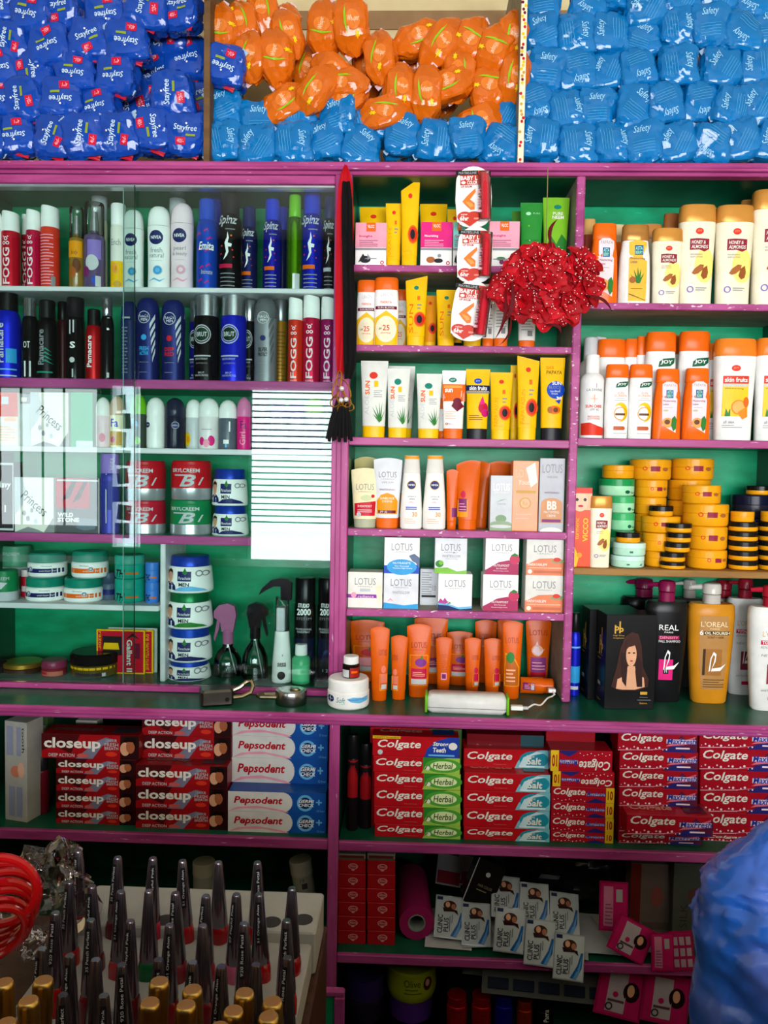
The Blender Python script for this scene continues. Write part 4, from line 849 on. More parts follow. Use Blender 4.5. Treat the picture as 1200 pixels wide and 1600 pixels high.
it('rtube', 607, 631, 716, 'C4', 'white and orange round-topped tube hidden behind the white sun tube', ('orange', '#dedede'), [Rr(-.8, .2, .8, .5, 'amber')], arch=.05, d=.06, name='cream_tube', cat='tube', group='round-topped tubes')
it('rtube', 583, 629, 712, 'C4', 'white tube with round top and orange sun panel', ('orange', '#dde0e4'), [T('LOTUS', -.62, .70, .62, .78, 'grey'), T('HERBALS', -.45, .67, .45, .685, 'grey'), T('SAFE SUN', -.4, .62, .4, .645, 'grey'), T('WHITENING+', -.55, .52, .55, .545, 'plum'), ('P', [(-.7, .20), (.7, .20), (.72, .38), (.45, .46), (.0, .49), (-.45, .46), (-.72, .38)], 'amber'), T('SUNBLOCK', -.5, .40, .5, .43, 'white'), T('CREME', -.35, .36, .35, .385, 'white'), Rr(-.6, .21, .6, .25, 'maroon'), T('SPF 30', -.5, .215, .0, .245, 'white')], arch=.04, name='cream_tube', cat='tube', group='round-topped tubes')
def niv30(xl, xr, label):
    return it('nlot', xl, xr, 712, 'C4', label, ('#ece8e2', '#dcd8d0'), [('C', .0, .60, .42, '#d8b060'), ('C', .0, .60, .37, 'navy'), T('NIVEA', -.28, .59, .3, .615, 'white', 0, 0, .02), T('protect &', -.3, .43, .4, .455, 'navy'), T('white', -.2, .40, .3, .425, 'navy'), ('P', [(-.3, .36), (.0, .38), (.3, .35), (.0, .365)], 'pink'), Rr(-.5, .29, .5, .305, 'royal'), Rr(-.5, .265, .5, .28, 'royal'), T('30', .1, .17, .55, .235, 'ltorange', 0, 0, .02)] + lines(-.6, .4, .08, .16, 3, 'peach', .25) + [Rr(-.66, .955, .66, .995, 'amber')], name='lotion_bottle', group='white lotion bottles with round navy logo')
niv30(626, 661, 'white waisted lotion bottle with navy logo, left one of the pair')
niv30(661, 698, 'white waisted lotion bottle with navy logo, right one of the pair beside the orange tubes')
OR = '#d85a04'
def otube(xl, xr, yt, sh, label, ops=(), d=.012, yb=None, arch=.05, slant=0, **k):
    return it('rtube', xl, xr, yt, sh, label, (OR, OR), ops, d=d, yb=yb, arch=arch, slant=slant, name='sunscreen_tube', cat='tube', rough=.26, group='orange sunscreen tubes', **k)
otube(697, 716, 731, 'C4', 'slim orange tube beside the white lotion bottle', [Rr(.0, .2, .8, .35, 'plum')], .02)
otube(735, 766, 718, 'C4', 'orange tube leaning in the back between the large tube and the grey carton', [], .075, rz=-15)
otube(712, 751, 717, 'C4', 'large orange tube with slanted top and plum panel', [Rr(-.85, .18, .0, .42, 'amber'), Rr(-.75, .26, -.1, .44, 'plum'), ('E', -.4, .5, .2, .05, 'crimson')] + lines(-.7, -.15, .28, .4, 3, 'pink', .3), .014, slant=.1)
otube(762, 802, 718, 'C4', 'orange tube lying in the back behind the narrow grey carton', [], .085)
def lotus_box(xl, xr, yt, sh, label, col, ops, **k):
    return carton(xl, xr, yt, sh, label, col, ops, group='white cosmetic cartons', **k)
lotus_box(766, 801, 743, 'C4', 'narrow grey carton with a small green tree', '#c4c8cc', [T('LOTUS', -.75, .72, .75, .86, 'white', 0, 0, .02), T('HERBALS', -.6, .68, .6, .71, 'offwhite'), ('P', [(-.6, .5), (.0, .55), (.6, .58), (.0, .56)], 'leaf'), T('YOUTH', -.4, .47, .4, .50, 'grey'), ('E', .0, .22, .5, .07, '#7a9a70'), Rr(-1, .0, 1, .12, '#8aa080'), ('E', .0, .12, 1.0, .06, '#8aa080'), ('E', .0, .08, .98, .03, 'ltgrey')], depth=.03)
lotus_box(801, 842, 720, 'C4', 'shiny copper orange carton in plastic film', '#f09060', [T('LOTUS', -.8, .76, .8, .88, 'peach', 0, 0, .02), ('P', [(.0, .9), (.7, .98), (.9, .7), (.4, .62)], 'offwhite'), T('Youth', -.55, .66, .5, .73, 'offwhite', 0, .2), Rr(-.7, .54, .8, .58, 'gold'), ('C', .0, .40, .45, 'gold'), ('C', .0, .40, .36, 'peach'), T('Rx', -.2, .37, .2, .43, 'gold'), Rr(-.7, .24, .5, .245, 'ltpink'), Rr(-.7, .18, .3, .185, 'ltpink')], depth=.04, rough=.12)
lotus_box(843, 883, 716, 'C4', 'silver grey carton with orange arch and two big letters', '#a8aab0', [T('LOTUS', -.8, .80, .8, .92, 'grey', 0, 0, .0), T('SAFE SUN', -.4, .73, .4, .76, 'grey'), T('WHITENING+', -.6, .52, .6, .545, 'plum'), Rr(-.85, .12, .85, .38, '#d09060'), ('E', .0, .38, .85, .08, '#d09060'), T('BB', -.35, .30, .4, .42, 'offwhite', 0, 0, .03), T('MATTIFYING', -.6, .25, .6, .285, 'offwhite'), T('CREME', -.35, .20, .35, .235, 'offwhite'), Rr(-.75, .13, .75, .17, 'plum'), ('E', .0, .0, .9, .06, 'offwhite')], depth=.04, rough=.18)

# ------------------------------------------------------------------ shelf 5
def lbox(xl, xr, yt, label, kind, d=.012, zb=None, depth=.052):
    head = [T('LOTUS', -.6, .64, .6, .84, 'grey', 0, 0, .0), T('HERBALS', -.42, .585, .42, .615, 'grey')]
    body = {'blue': [('P', [(-1, .0), (1, .0), (1, .25), (-1, .22)], 'royal'), ('E', .0, .18, .85, .22, 'sky'), T('NUTRANITE', -.5, .26, .5, .32, 'white'), T('Skin Renewal', -.4, .19, .4, .23, 'white'), T('Nutritive Night Creme', -.5, .12, .6, .17, 'white'), ('P', [(.4, .5), (.7, .56), (1, .45), (1, .15), (.8, .3), (.6, .35)], '#5a6a8a')],
        'film': [('P', [(-1, .0), (1, .0), (1, .15), (.2, .10), (-1, .17)], 'sky'), T('WHITEGLOW', -.5, .42, .5, .50, 'grey'), ('P', [(-.8, .2), (-.6, .3), (-.4, .2), (-.6, .24)], 'pink')],
        'leafy': [('P', [(-1, .0), (1, .0), (1, .10), (.4, .06), (-.2, .17), (-1, .15)], '#7ab83c'), ('E', -.7, .27, .25, .10, 'leaf'), ('E', -.6, .30, .15, .06, 'lime'), T('WHITEGLOW', -.55, .46, .6, .53, 'grey'), T('Nourishing', -.3, .40, .4, .43, 'grey'), ('P', [(.1, .58), (.2, .62), (.3, .58)], 'grey')],
        'lily': [('P', [(-1, .0), (1, .0), (1, .06), (.3, .02), (-.4, .12), (-1, .14)], 'navy'), ('P', [(-1, .14), (-.4, .12), (.3, .02), (1, .06), (1, .12), (.2, .08), (-.4, .17), (-1, .2)], 'ltblue'), ('P', [(-1, .2), (-.85, .32), (-.7, .25), (-.6, .34), (-.45, .24), (-.35, .22), (-.6, .16)], '#b0408c'), ('P', [(-.5, .16), (-.3, .22), (-.2, .18)], 'leaf')],
        'berry': [('P', [(-1, .0), (1, .0), (1, .30), (.4, .40), (-.2, .34), (-.7, .20), (-1, .12)], '#a82858'), ('E', .75, .42, .3, .14, '#c03058'), ('P', [(.5, .52), (.75, .60), (1, .54), (.8, .50)], 'leaf'), T('NUTRAMOIST', -.5, .22, .45, .28, 'white'), T('Skin Renewal', -.35, .15, .3, .19, 'ltpink'), T('Moisturising creme', -.5, .08, .4, .12, 'ltpink')],
        'papaya': [('P', [(-1, .0), (1, .0), (1, .38), (.4, .48), (-.3, .46), (-.8, .34), (-1, .3)], '#e08058'), ('E', .7, .40, .35, .06, '#8a9a70'), ('E', .65, .44, .2, .06, 'redor'), T('PAPAYABLEM', -.9, .26, .1, .33, 'white'), Rr(-.9, .19, .9, .22, 'peach'), ('C', -.8, .10, .12, 'offwhite'), Rr(-.6, .06, .9, .13, '#c86a48')],
        'purple': [Rr(-1, .28, 1, .38, '#8a2a9c'), ('C', -.65, .36, .16, 'pink'), T('radiance', -.4, .29, .5, .36, 'ltpink'), ('P', [(.6, .6), (.9, .66), (1, .3), (.8, .05), (.7, .2)], 'cream'), Rr(-.3, .46, .3, .54, 'ltgrey')]}[kind]
    return lotus_box(xl, xr, yt, 'C5', label, '#e8e6dc' if kind == 'purple' else ('#dcdee2' if kind in ('film', 'leafy') else ('#dcdad2' if kind == 'papaya' else 'white')), head + body, depth=depth, d=d, zb=zb)
Z5 = S['C5'][0]
lbox(543, 598, 894, 'white carton with purple band, alone at the left end of its shelf', 'purple')
q = lbox(599, 654, 896, 'white carton in clear film with light blue foot, lower of its stack', 'film')
lbox(600, 656, 840, 'white carton with deep blue wave, on top of the film-wrapped one', 'blue', zb=Z5 + q['h'])
carton(656, 684, 889, 'C5', 'small grey carton turned to its small print in the back of the shelf', '#c8ccd0', lines(-.8, .3, .3, .95, 10, 'grey', .35) + [T('10', .4, .4, .8, .55, 'grey'), Rr(-.8, .22, .8, .28, 'dark')], depth=.03, d=.06)
q = lbox(684, 738, 897, 'blank white carton with pink lily and navy foot', 'lily')
lbox(679, 730, 841, 'pale grey carton with green leaves, turned to show its striped side', 'leafy', zb=Z5 + q['h'], d=.02)
q = lbox(754, 810, 898, 'white carton with dark pink berry wave, lower of its stack', 'berry')
lbox(758, 811, 841, 'white carton with dark pink berry wave, upper of its stack', 'berry', zb=Z5 + q['h'], d=.014)
q = lbox(820, 880, 899, 'white carton with salmon orange wave, lower of its stack', 'papaya')
lbox(822, 881, 843, 'white carton with salmon orange wave, upper of its stack', 'papaya', zb=Z5 + q['h'], d=.014)

# ------------------------------------------------------------------ on the counter, middle bay
def lot(panel, fruit=None, pv=.16, ph=.45):
    o = [('P', [(-.72, pv), (.72, pv), (.74, ph + .12), (-.74, ph + .12)], 'amber'), ('P', [(-.66, pv + .01), (.66, pv + .01), (.68, ph + .11), (-.68, ph + .11)], OR), T('LOTUS', -.62, .66, .62, .74, '#a83808', 0, 0, .02), T('HERBALS', -.45, .63, .45, .645, '#a83808')]
    o += [Rr(-.6, pv + .1, .62, ph - .06, panel), Rr(-.6, pv + .02, .62, pv + .09, 'ltgrey' if panel != 'leaf' else 'brown')] + lines(-.5, .5, pv + .13, ph - .09, 3, 'peach', .35)
    if fruit: o += [('E', .15, ph + .02, .45, .055, fruit), ('P', [(.1, ph + .07), (.25, ph + .12), (.35, ph + .06)], 'leaf')]
    return o
def half(panel, side=1):                                    # print turned to one side
    a, b = (.05, .85) if side > 0 else (-.85, -.05)
    return [Rr(a, .14, b, .36, 'amber'), Rr(a + .06, .15, b - .04, .35, OR), Rr(a + .1, .24, b - .06, .36, panel), Rr(a + .2, .16, b - .1, .22, 'ltgrey'), ('E', (a + b) / 2, .42, .25, .05, panel), T('LOTUS', a - .1, .60, b - .1, .68, '#a83808', 0, 0, .01)]
otube(545, 601, 966, 'K', 'large orange sunscreen tube with bright glare at the back left of the counter', lot('pink', 'red'), yb=1066)
otube(550, 597, 961, 'K', 'orange tube hidden behind the large glaring one', [], yb=1050)
otube(577, 609, 976, 'K', 'tall orange tube with coral panel in front of the large glaring tube', half('#e87a60'), yb=1096, shrink=.94)
otube(610, 637, 990, 'K', 'short orange tube with coral panel, second in the front row from the white jar', half('#e87a60', -1), yb=1094)
otube(646, 700, 961, 'K', 'orange tube with wide round top behind the plum-panel tube', lot('plum'), yb=1070)
otube(634, 675, 972, 'K', 'large orange tube with plum fruit and crimson panel in the front row', lot('crimson', '#7c2488'), yb=1091, shrink=.95)
otube(695, 742, 972, 'K', 'orange tube farthest back behind the two short tubes', [], yb=1058)
otube(697, 738, 984, 'K', 'orange tube with glossy glare in the middle of the back row', lot('crimson', '#7c2488'), yb=1072)
otube(680, 706, 993, 'K', 'short orange tube showing a small barcode', [Rr(-.3, .24, .4, .36, 'pink'), Rr(-.2, .26, .3, .34, 'plum')] + lines(-.4, .4, .42, .7, 8, '#b85008', .25), yb=1084)
otube(725, 751, 994, 'K', 'short orange tube with crimson side panel left of the slimmest one', half('crimson'), yb=1086)
otube(741, 776, 966, 'K', 'orange tube with dark lettering behind the slim front tube', [T('LOTUS', -.6, .68, .6, .76, '#a83808'), T('SAFE SUN', -.4, .56, .4, .59, 'peach')], yb=1068)
otube(755, 784, 995, 'K', 'slim orange tube with crimson panel in front of the green-panel tube', half('crimson'), yb=1086)
otube(784, 816, 967, 'K', 'tall orange tube with green fruit and brown panel', [('P', [(-.75, .16), (.7, .16), (.7, .40), (.3, .50), (-.75, .58)], 'amber'), ('P', [(-.68, .17), (.62, .17), (.62, .39), (.25, .48), (-.68, .56)], '#b85c10'), ('E', -.2, .52, .4, .07, 'leaf'), T('LOTUS', -.7, .70, .6, .77, '#a83808')] + lines(-.6, .3, .22, .4, 4, 'peach', .4), yb=1093)
otube(776, 800, 964, 'K', 'orange tube edge showing behind the green-panel tube', [], yb=1066)
otube(820, 861, 965, 'K', 'orange tube with pale lily and plum panel beside the divider', [('E', -.1, .52, .45, .08, 'peach'), ('P', [(-.5, .5), (-.1, .66), (.1, .5), (.5, .55), (.0, .44)], 'ltpink'), Rr(-.6, .18, .6, .42, '#8a3a80'), Rr(-.6, .14, .6, .2, 'red'), T('LOTUS', -.7, .74, .7, .82, '#a83808', 0, 0, .01)] + lines(-.5, .5, .24, .38, 3, 'pink', .35), yb=1072)
# lying tube
L0 = PZ(840, 1088, ZCT)
t = thing('sunscreen_tube', 'orange tube lying on its side with plum panel beside the divider', 'tube', (L0.x, L0.y + .018, ZCT + .0165), 'orange sunscreen tubes', 0, 0, 0)
hl = .031
bd = loft([(-hl, .016, .003, 2.2), (-hl + .003, .016, .005, 2.2), (0, .016, .0155, 2.1), (.012, .016, .016, 2)], 20)
cp = loft([(.012, .0145, .0145, 2), (.03, .0145, .0145, 2), (.032, .0125, .0125, 2)], 20)
Mx = Matrix.Rotation(R(90), 4, 'Y')
mobj('body', [(*xf(bd, Mx), mat(OR, .2))], t); mobj('cap', [(*xf(cp, Mx), mat(OR, .2))], t)
mobj('printed_label', [(xf((v, f), Matrix.Translation((-.018, 0, -.012)))[0], f, m) for v, f, m in lay([Rr(-.6, .2, .9, .8, 'plum'), Rr(.4, .25, .8, .75, 'ltgrey')] + lines(-.4, .3, .3, .7, 3, 'pink', .4), .03, .024, [xf(xf(bd, Mx), Matrix.Translation((.018, 0, .012)))], 6, 4)], t, smooth=False)
# white cream jar, small bottle on it
nj = it('wjar', 511, 578, 1057, 'K', 'white cream jar with blue wave label on the counter by the post', ('white', 'white'), [('C', -.78, .36, .16, 'navy'), T('NIVEA', -.88, .345, -.68, .375, 'white'), T('Soft', -.5, .26, -.08, .44, '#2a8a8a', 0, .2), ('P', [(-.0, .40), (.3, .46), (.7, .42), (.95, .46), (.95, .30), (.6, .24), (.2, .30)], 'ltblue'), T('Moisturizing Cream', .1, .34, .8, .40, 'royal'), ('P', [(-.5, .20), (-.1, .24), (-.1, .22)], 'ltgreen')], yb=1111, name='cream_jar', cat='jar')
jl = nj.location
v = it('pillb', 529, 557, 1029, 'K', 'tiny dark bottle with white cap and red label on the white cream jar', ('#180a08', 'white'), [Rr(-.95, .05, -.15, .4, 'ltgrey'), Rr(-.05, .05, .95, .5, '#9c1c14'), Rr(.1, .25, .8, .35, 'orange')], zb=jl.z + nj['h'], yb=1066, name='small_bottle', cat='bottle', rough=.2)
v.location.y = jl.y; v.location.x = jl.x + .004
# power bank with cable
p0 = PZ(729, 1117, ZCT)
xa, xb = PZ(664, 1113, ZCT).x, PZ(795, 1116, ZCT).x; hz = P(729, 1086, p0.y + .01).z - ZCT
pb = thing('power_bank', 'white oblong power bank with bright green ends lying on the counter', 'power bank', ((xa + xb) / 2, p0.y + .022, ZCT), None, R(-2))
w = (xb - xa) / 2
mobj('body', [(*box(-w + .004, w - .004, -.02, .02, 0, hz, .006), mat('#dcdcd8', .25))], pb, angle=50)
for s in (-1, 1): mobj('end_cap', [(*box(min(s * w, s * (w - .0045)), max(s * w, s * (w - .0045)), -.0195, .0195, .0005, hz - .0005, .004), mat('lime', .3))], pb, angle=50)
mobj('seam', [(*box(-w + .006, w - .006, -.0203, -.0195, hz * .30, hz * .34, .0001), mat('grey'))], pb)
cb = thing('charging_cable', 'short white cable plugged into the power bank', 'cable', (xb + .004, p0.y + .02, ZCT))
mobj('plug', [(*box(0, .022, -.006, .006, .006, .0135, .001), mat('white', .3)), (*box(.022, .032, -.004, .004, .0075, .012, .001), mat('ltgrey', .3))], cb)
c1 = PZ(862, 1096, ZCT) - Vector(cb.location); pts = []
for i in range(13):
    k = i / 12; pts.append((.03 + (c1.x - .03) * k, c1.y * k - .006 * math.sin(math.pi * k), .0095 + .004 * math.sin(k * 9) * k * (1 - k) * 4))
pts += [(c1.x + .006, c1.y + .006, .012), (c1.x + .004, c1.y + .016, .016)]
mobj('cord', [(*tube(pts, .0016, 8), mat('white', .35))], cb)
mobj('plug', [(*box(c1.x - .004, c1.x + .010, c1.y + .014, c1.y + .026, .0125, .0195, .001), mat('white', .3))], cb)

# padlocks on the counter
def padlock(px, py, label, rnd):
    c = PZ(px, py, ZCT); t = thing('padlock', label, 'padlock', (c.x, c.y + .02, ZCT), 'padlocks on the counter', R(20 if not rnd else 0))
    st = metal('#8a8a88', .22)
    if rnd:
        mobj('body', [(*loft([(0, .028, .026, 2), (.002, .029, .027, 2), (.024, .029, .027, 2), (.026, .028, .026, 2)], 28), st)], t, angle=50)
        mobj('face_plate', [(*loft([(.026, .024, .022, 2), (.0268, .0235, .0215, 2)], 24), metal('#c8c8c4', .2))], t)
        mobj('keyhole_cover', [(*loft([(.0268, .010, .005, 2, .008, -.004), (.029, .009, .0045, 2, .008, -.004)], 16), metal('#5a4a30', .3))], t)
        sh = [(-.024, .008, .013), (-.050, .008, .013), (-.058, .003, .013), (-.060, -.003, .013), (-.054, -.010, .013), (-.024, -.010, .013)]
    else:
        mobj('body', [(*box(-.034, .024, -.022, .022, 0, .030, .004), metal('#6a665e', .28))], t, angle=20)
        mobj('keyhole_cover', [(*loft([(0, .004, .004, 2), (.001, .0035, .0035, 2)], 12), metal('#3a3630', .3))], t).matrix_local = Matrix.Translation((.012, -.0221, .012)) @ Matrix.Rotation(R(90), 4, 'X')
        sh = [(.02, .012, .016), (.040, .012, .024), (.052, .010, .034), (.060, .004, .036), (.062, -.002, .028), (.056, -.008, .018), (.040, -.012, .013), (.02, -.012, .012)]
    mobj('shackle', [(*tube(sh, .0042, 10), metal('#b8a888', .2))], t)
padlock(338, 1104, 'square brass-shackled padlock lying open on the counter', False)
padlock(452, 1104, 'round steel padlock lying on the counter left of the white jar', True)

# ================================================================== RIGHT BAY, shelf 1
def astab(xl, xr, yt, sh, label, d=.012):
    ops = [('P', [(-.42, .20), (.55, .10), (.62, .5), (.62, .78), (.3, .815), (-.2, .815), (-.45, .78), (-.45, .5)], 'ltpink'), T('PAPAYA', -.32, .745, .52, .785, 'grey'), Rr(-.18, .585, .32, .70, 'royal'), Rr(-.15, .59, .29, .695, '#1c5a90'), T('ASTA', -.13, .645, .27, .69, 'ltgreen', 0, 0, .02), T('BERRY', -.13, .595, .27, .637, 'ltgreen', 0, 0, .02), T('Moisturizing', -.40, .525, .5, .56, 'plum', 0, .1), T('Lotion', -.40, .485, .0, .515, 'plum', 0, .1), Rr(-.35, .45, .3, .455, 'grey'), ('E', -.2, .41, .18, .014, '#c8b890'), ('E', -.05, .24, .38, .07, 'ltorange'), ('E', -.08, .25, .2, .035, 'brown'), ('P', [(.2, .2), (.25, .3), (.45, .34), (.6, .28), (.55, .16), (.38, .12)], 'leaf')]
    return it('papaya', xl, xr, yt, sh, label, ('orange', 'orange'), ops, d=d, name='lotion_bottle', rough=.22, group='orange lotion bottles')
astab(921, 967, 351, 'R1', 'orange lotion bottle with white label beside the red flower ball')
it('papaya', 966, 1018, 353, 'R1', 'white lotion bottle with yellow aloe label and copper cap', ('#e6e4e0', '#b07a3c'), [('P', [(-.45, .05), (.65, .05), (.68, .45), (.65, .78), (.1, .81), (-.45, .78)], '#e8b840'), Rr(-.1, .62, .42, .74, '#1c5a90'), T('ASTA', -.06, .68, .38, .725, 'ltgreen', 0, 0, .02), T('BERRY', -.06, .63, .38, .67, 'ltgreen', 0, 0, .02), T('Moisturizing', -.38, .555, .55, .59, 'plum', 0, .1), T('Lotion', -.35, .515, .05, .55, 'plum', 0, .1)] + [('P', [(.05, .27), (a, b), (.25, .27)], 'leaf') for a, b in ((-.35, .38), (-.15, .44), (.1, .47), (.3, .45), (.5, .40))] + [('E', -.2, .31, .2, .04, 'almond'), Rr(-.3, .2, .4, .205, 'brown'), ('P', [(-.4, .14), (.6, .06), (.6, .055), (-.4, .13)], 'brown')], name='lotion_bottle', rough=.2, met=(0, .3))
def honey(xl, xr, yt, sh, label, d=.012, **k):
    ops = [('E', .35, .40, .55, .17, '#f4e27c'), ('E', .0, .735, .22, .032, 'redor'), T('JOY', -.12, .725, .12, .748, 'peach'), ('P', [(-.5, .66), (-.1, .665), (.55, .66), (.55, .56), (.3, .535), (.0, .555), (-.5, .55)], '#902038'), T('HONEY &', -.42, .61, .35, .645, 'offwhite', 0, .15, .02), T('ALMONDS', -.42, .565, .48, .60, 'offwhite', 0, .15, .02), T('NOURISHING', -.45, .50, .2, .515, 'grey'), T('BODY LOTION', -.45, .475, .2, .49, 'grey'),
           ('P', [(-.35, .325), (-.2, .37), (.1, .41), (.3, .405), (.25, .36), (.0, .32), (-.2, .31)], 'almond'), ('P', [(.15, .30), (.25, .37), (.48, .40), (.55, .33), (.48, .28), (.3, .265)], '#94501f'), ('O', -.4, .165, .18, .12, 'lav'), Rr(-.12, .175, .5, .182, 'grey'), Rr(-.12, .155, .4, .162, 'grey')]
    return it('honey', xl, xr, yt, sh, label, ('#eee6cc', '#c88a3c'), ops, d=d, name='lotion_bottle', rough=.25, met=(0, .2), group='cream lotion bottles with gold caps', **k)
honey(1018, 1066, 359, 'R1', 'small cream lotion bottle with gold cap and almonds on the first right shelf')
honey(1060, 1118, 323, 'R1', 'large cream lotion bottle with gold cap, next to the small one', .014)
honey(1117, 1177, 324, 'R1', 'large cream lotion bottle with gold cap, second from the right photo edge')
honey(1174, 1238, 300, 'R1', 'tallest cream lotion bottle with gold cap, cut by the right photo edge', .016)
BK = 'lotion bottles standing in the back row'
it('honey', 911, 930, 343, 'R1', 'bottle with tan cap behind the orange lotion bottle by the divider', ('#8a3a20', '#c89a58'), d=.07, name='lotion_bottle', group=BK)
it('papaya', 951, 978, 352, 'R1', 'pale-capped bottle hidden between the orange and the aloe bottle', ('orange', '#d8b888'), d=.08, name='lotion_bottle', group=BK)
it('honey', 1000, 1034, 352, 'R1', 'gold-capped bottle hidden between the aloe and the small almond bottle', ('#e8dcc0', '#b8783c'), d=.08, name='lotion_bottle', group=BK)
it('honey', 1036, 1064, 335, 'R1', 'dark copper-capped bottle behind the small almond bottle', ('#d8c8a8', '#985828'), d=.07, name='lotion_bottle', group=BK)
it('honey', 1156, 1184, 314, 'R1', 'gold-capped bottle behind the two right large almond bottles', ('#e8dcc0', '#b07a3c'), d=.08, name='lotion_bottle', group=BK)

# ------------------------------------------------------------------ right bay, shelf 2
def leaflogo(u, v, w, h): return [('P', [(u - w, v - h), (u - w * .9, v + h * .1), (u - w * .45, v + h * .7), (u + w, v + h), (u + w * .9, v - h * .1), (u + w * .4, v - h * .8)], '#0c5a3c'), T('JOY', u - w * .75, v - h * .5, u + w * .7, v + h * .45, 'white', 0, .1, .03)]
dv1 = it('divine', 903, 943, 528, 'R2', 'white pump bottle half hidden in the corner by the divider', ('#d8d8d4', 'ltgrey'), d=.07, name='pump_bottle', cat='bottle')
mobj('pump_spout', [(*tube([(0, 0, dv1['h'] * .97), (.012, 0, dv1['h'] * 1.0), (.026, -.002, dv1['h'] * .99), (.032, -.002, dv1['h'] * .95)], .0035, 8), mat('ltgrey'))], dv1)
it('divine', 906, 945, 555, 'R2', 'white bottle with tall white cap and orange-red foot', ('#e8e8e6', 'white'), [('P', [(-.95, .04), (.95, .04), (.95, .13), (.3, .155), (-.3, .19), (-.95, .18)], 'redor'), Rr(.15, .60, .19, .65, 'redor'), T('LA DIVINE', -.6, .56, .65, .59, 'grey', 0, 0, .01), ('P', [(-.02, .52), (.06, .52), (.04, .42), (.0, .42)], 'peach'), Rr(-.25, .468, .3, .474, 'peach'), ('P', [(-.15, .50), (.2, .44), (.19, .437), (-.16, .497)], 'peach'), T('SUN CARE', -.65, .365, .65, .40, 'redor', 0, 0, .02), T('SPF 45', -.3, .33, .4, .355, 'grey'), T('REDUCES', -.45, .25, .5, .27, 'redor'), T('LOTION', -.45, .225, .5, .245, 'redor')], name='lotion_bottle', rough=.2)
def joy(xl, xr, yt, label, d, big=True, ops=None):
    o = leaflogo(.3 if big else .35, .72 if big else .73, .55, .045)
    if not big: o += [T('SUN', -.05, .60, .5, .63, '#e8906c'), T('SCREEN', -.3, .565, .75, .595, '#e8906c'), Rr(-.1, .54, .6, .545, 'grey'), Rr(-.3, .515, .75, .52, 'grey'), ('E', .25, .36, .62, .13, 'yellow'), ('E', .05, .34, .5, .11, 'white'), ('O', .25, .34, .58, .50, 'amber'), Rr(-.2, .315, .65, .345, 'brown'), Rr(-.3, .12, .5, .17, '#c0582c'), ('C', .5, .145, .16, '#c0582c'), Rr(-.3, .07, .8, .085, 'ltgrey')]
    return it('lotion', xl, xr, yt, 'R2', label, ('#ecebe8', 'orange'), o if ops is None else ops, d=d, name='lotion_bottle', rough=.22, group='white lotion bottles with orange caps')
joy(932, 978, 531, 'white bottle with orange cap in the back, behind the smaller pair, leftmost', .07, True, [])
joy(975, 999, 530, 'white bottle with orange cap in the back, second from the left and half hidden', .075, True, [])
joy(994, 1014, 526, 'white bottle edge with orange cap in the back beside the tall leaf-logo bottle', .07, True, [])
joy(945, 983, 570, 'small white sunscreen bottle with orange cap and leaf logo, left of the pair', .012, False)
joy(982, 1020, 570, 'small white sunscreen bottle with orange cap and leaf logo, right of the pair', .012, False)
joy(1007, 1057, 520, 'tall white bottle with leaf logo behind the left orange bottle', .045)
joy(1059, 1110, 519, 'tall white bottle with leaf logo behind the right orange bottle', .045)
joy(1048, 1066, 524, 'white bottle edge with orange cap between the two tall leaf-logo bottles', .1, True, [])
astab(1020, 1065, 577, 'R2', 'orange lotion bottle in clear film, left of the pair on the second right shelf')
astab(1066, 1111, 576, 'R2', 'orange lotion bottle in clear film, right of the pair on the second right shelf')
def fruits(xl, xr, yt, label, d):
    o = [Rr(-.68, .24, .55, .56, '#f0c428'), Rr(-.68, .56, .55, .635, 'redor'), T('skin fruits', -.6, .575, .48, .62, 'white', 0, 0, .02), Rr(-.65, .53, .5, .555, 'ltgrey'), T('Whitening', -.6, .50, .3, .52, 'brown'), ('E', -.1, .71, .22, .03, 'redor'), T('JOY', -.22, .70, .02, .72, 'peach'), ('C', .1, .33, .36, '#e88a20'), ('C', .1, .33, .30, '#f2b060'), ('P', [(.05, .28), (.5, .34), (.55, .24), (.3, .21)], '#e88a20'), ('E', .45, .38, .14, .05, '#d86818'), ('P', [(-.55, .24), (-.5, .32), (-.4, .27), (-.3, .32), (-.3, .24)], 'leaf'), T('all skin', -.6, .17, -.1, .20, 'grey'), Rr(-.65, .13, .3, .135, 'grey'), Rr(-.65, .15, -.1, .155, 'grey')]
    return it('honey', xl, xr, yt, 'R2', label, ('#ecebe8', '#e07a20'), o, d=d, name='lotion_bottle', rough=.22, group='white fruit lotion bottles')
fruits(1104, 1132, 537, 'white fruit lotion bottle hidden behind the front one with orange slices', .06)
fruits(1115, 1181, 531, 'large white lotion bottle with orange slices and orange cap', .012)
fruits(1179, 1243, 530, 'white lotion bottle with orange cap cut by the right photo edge', .012)

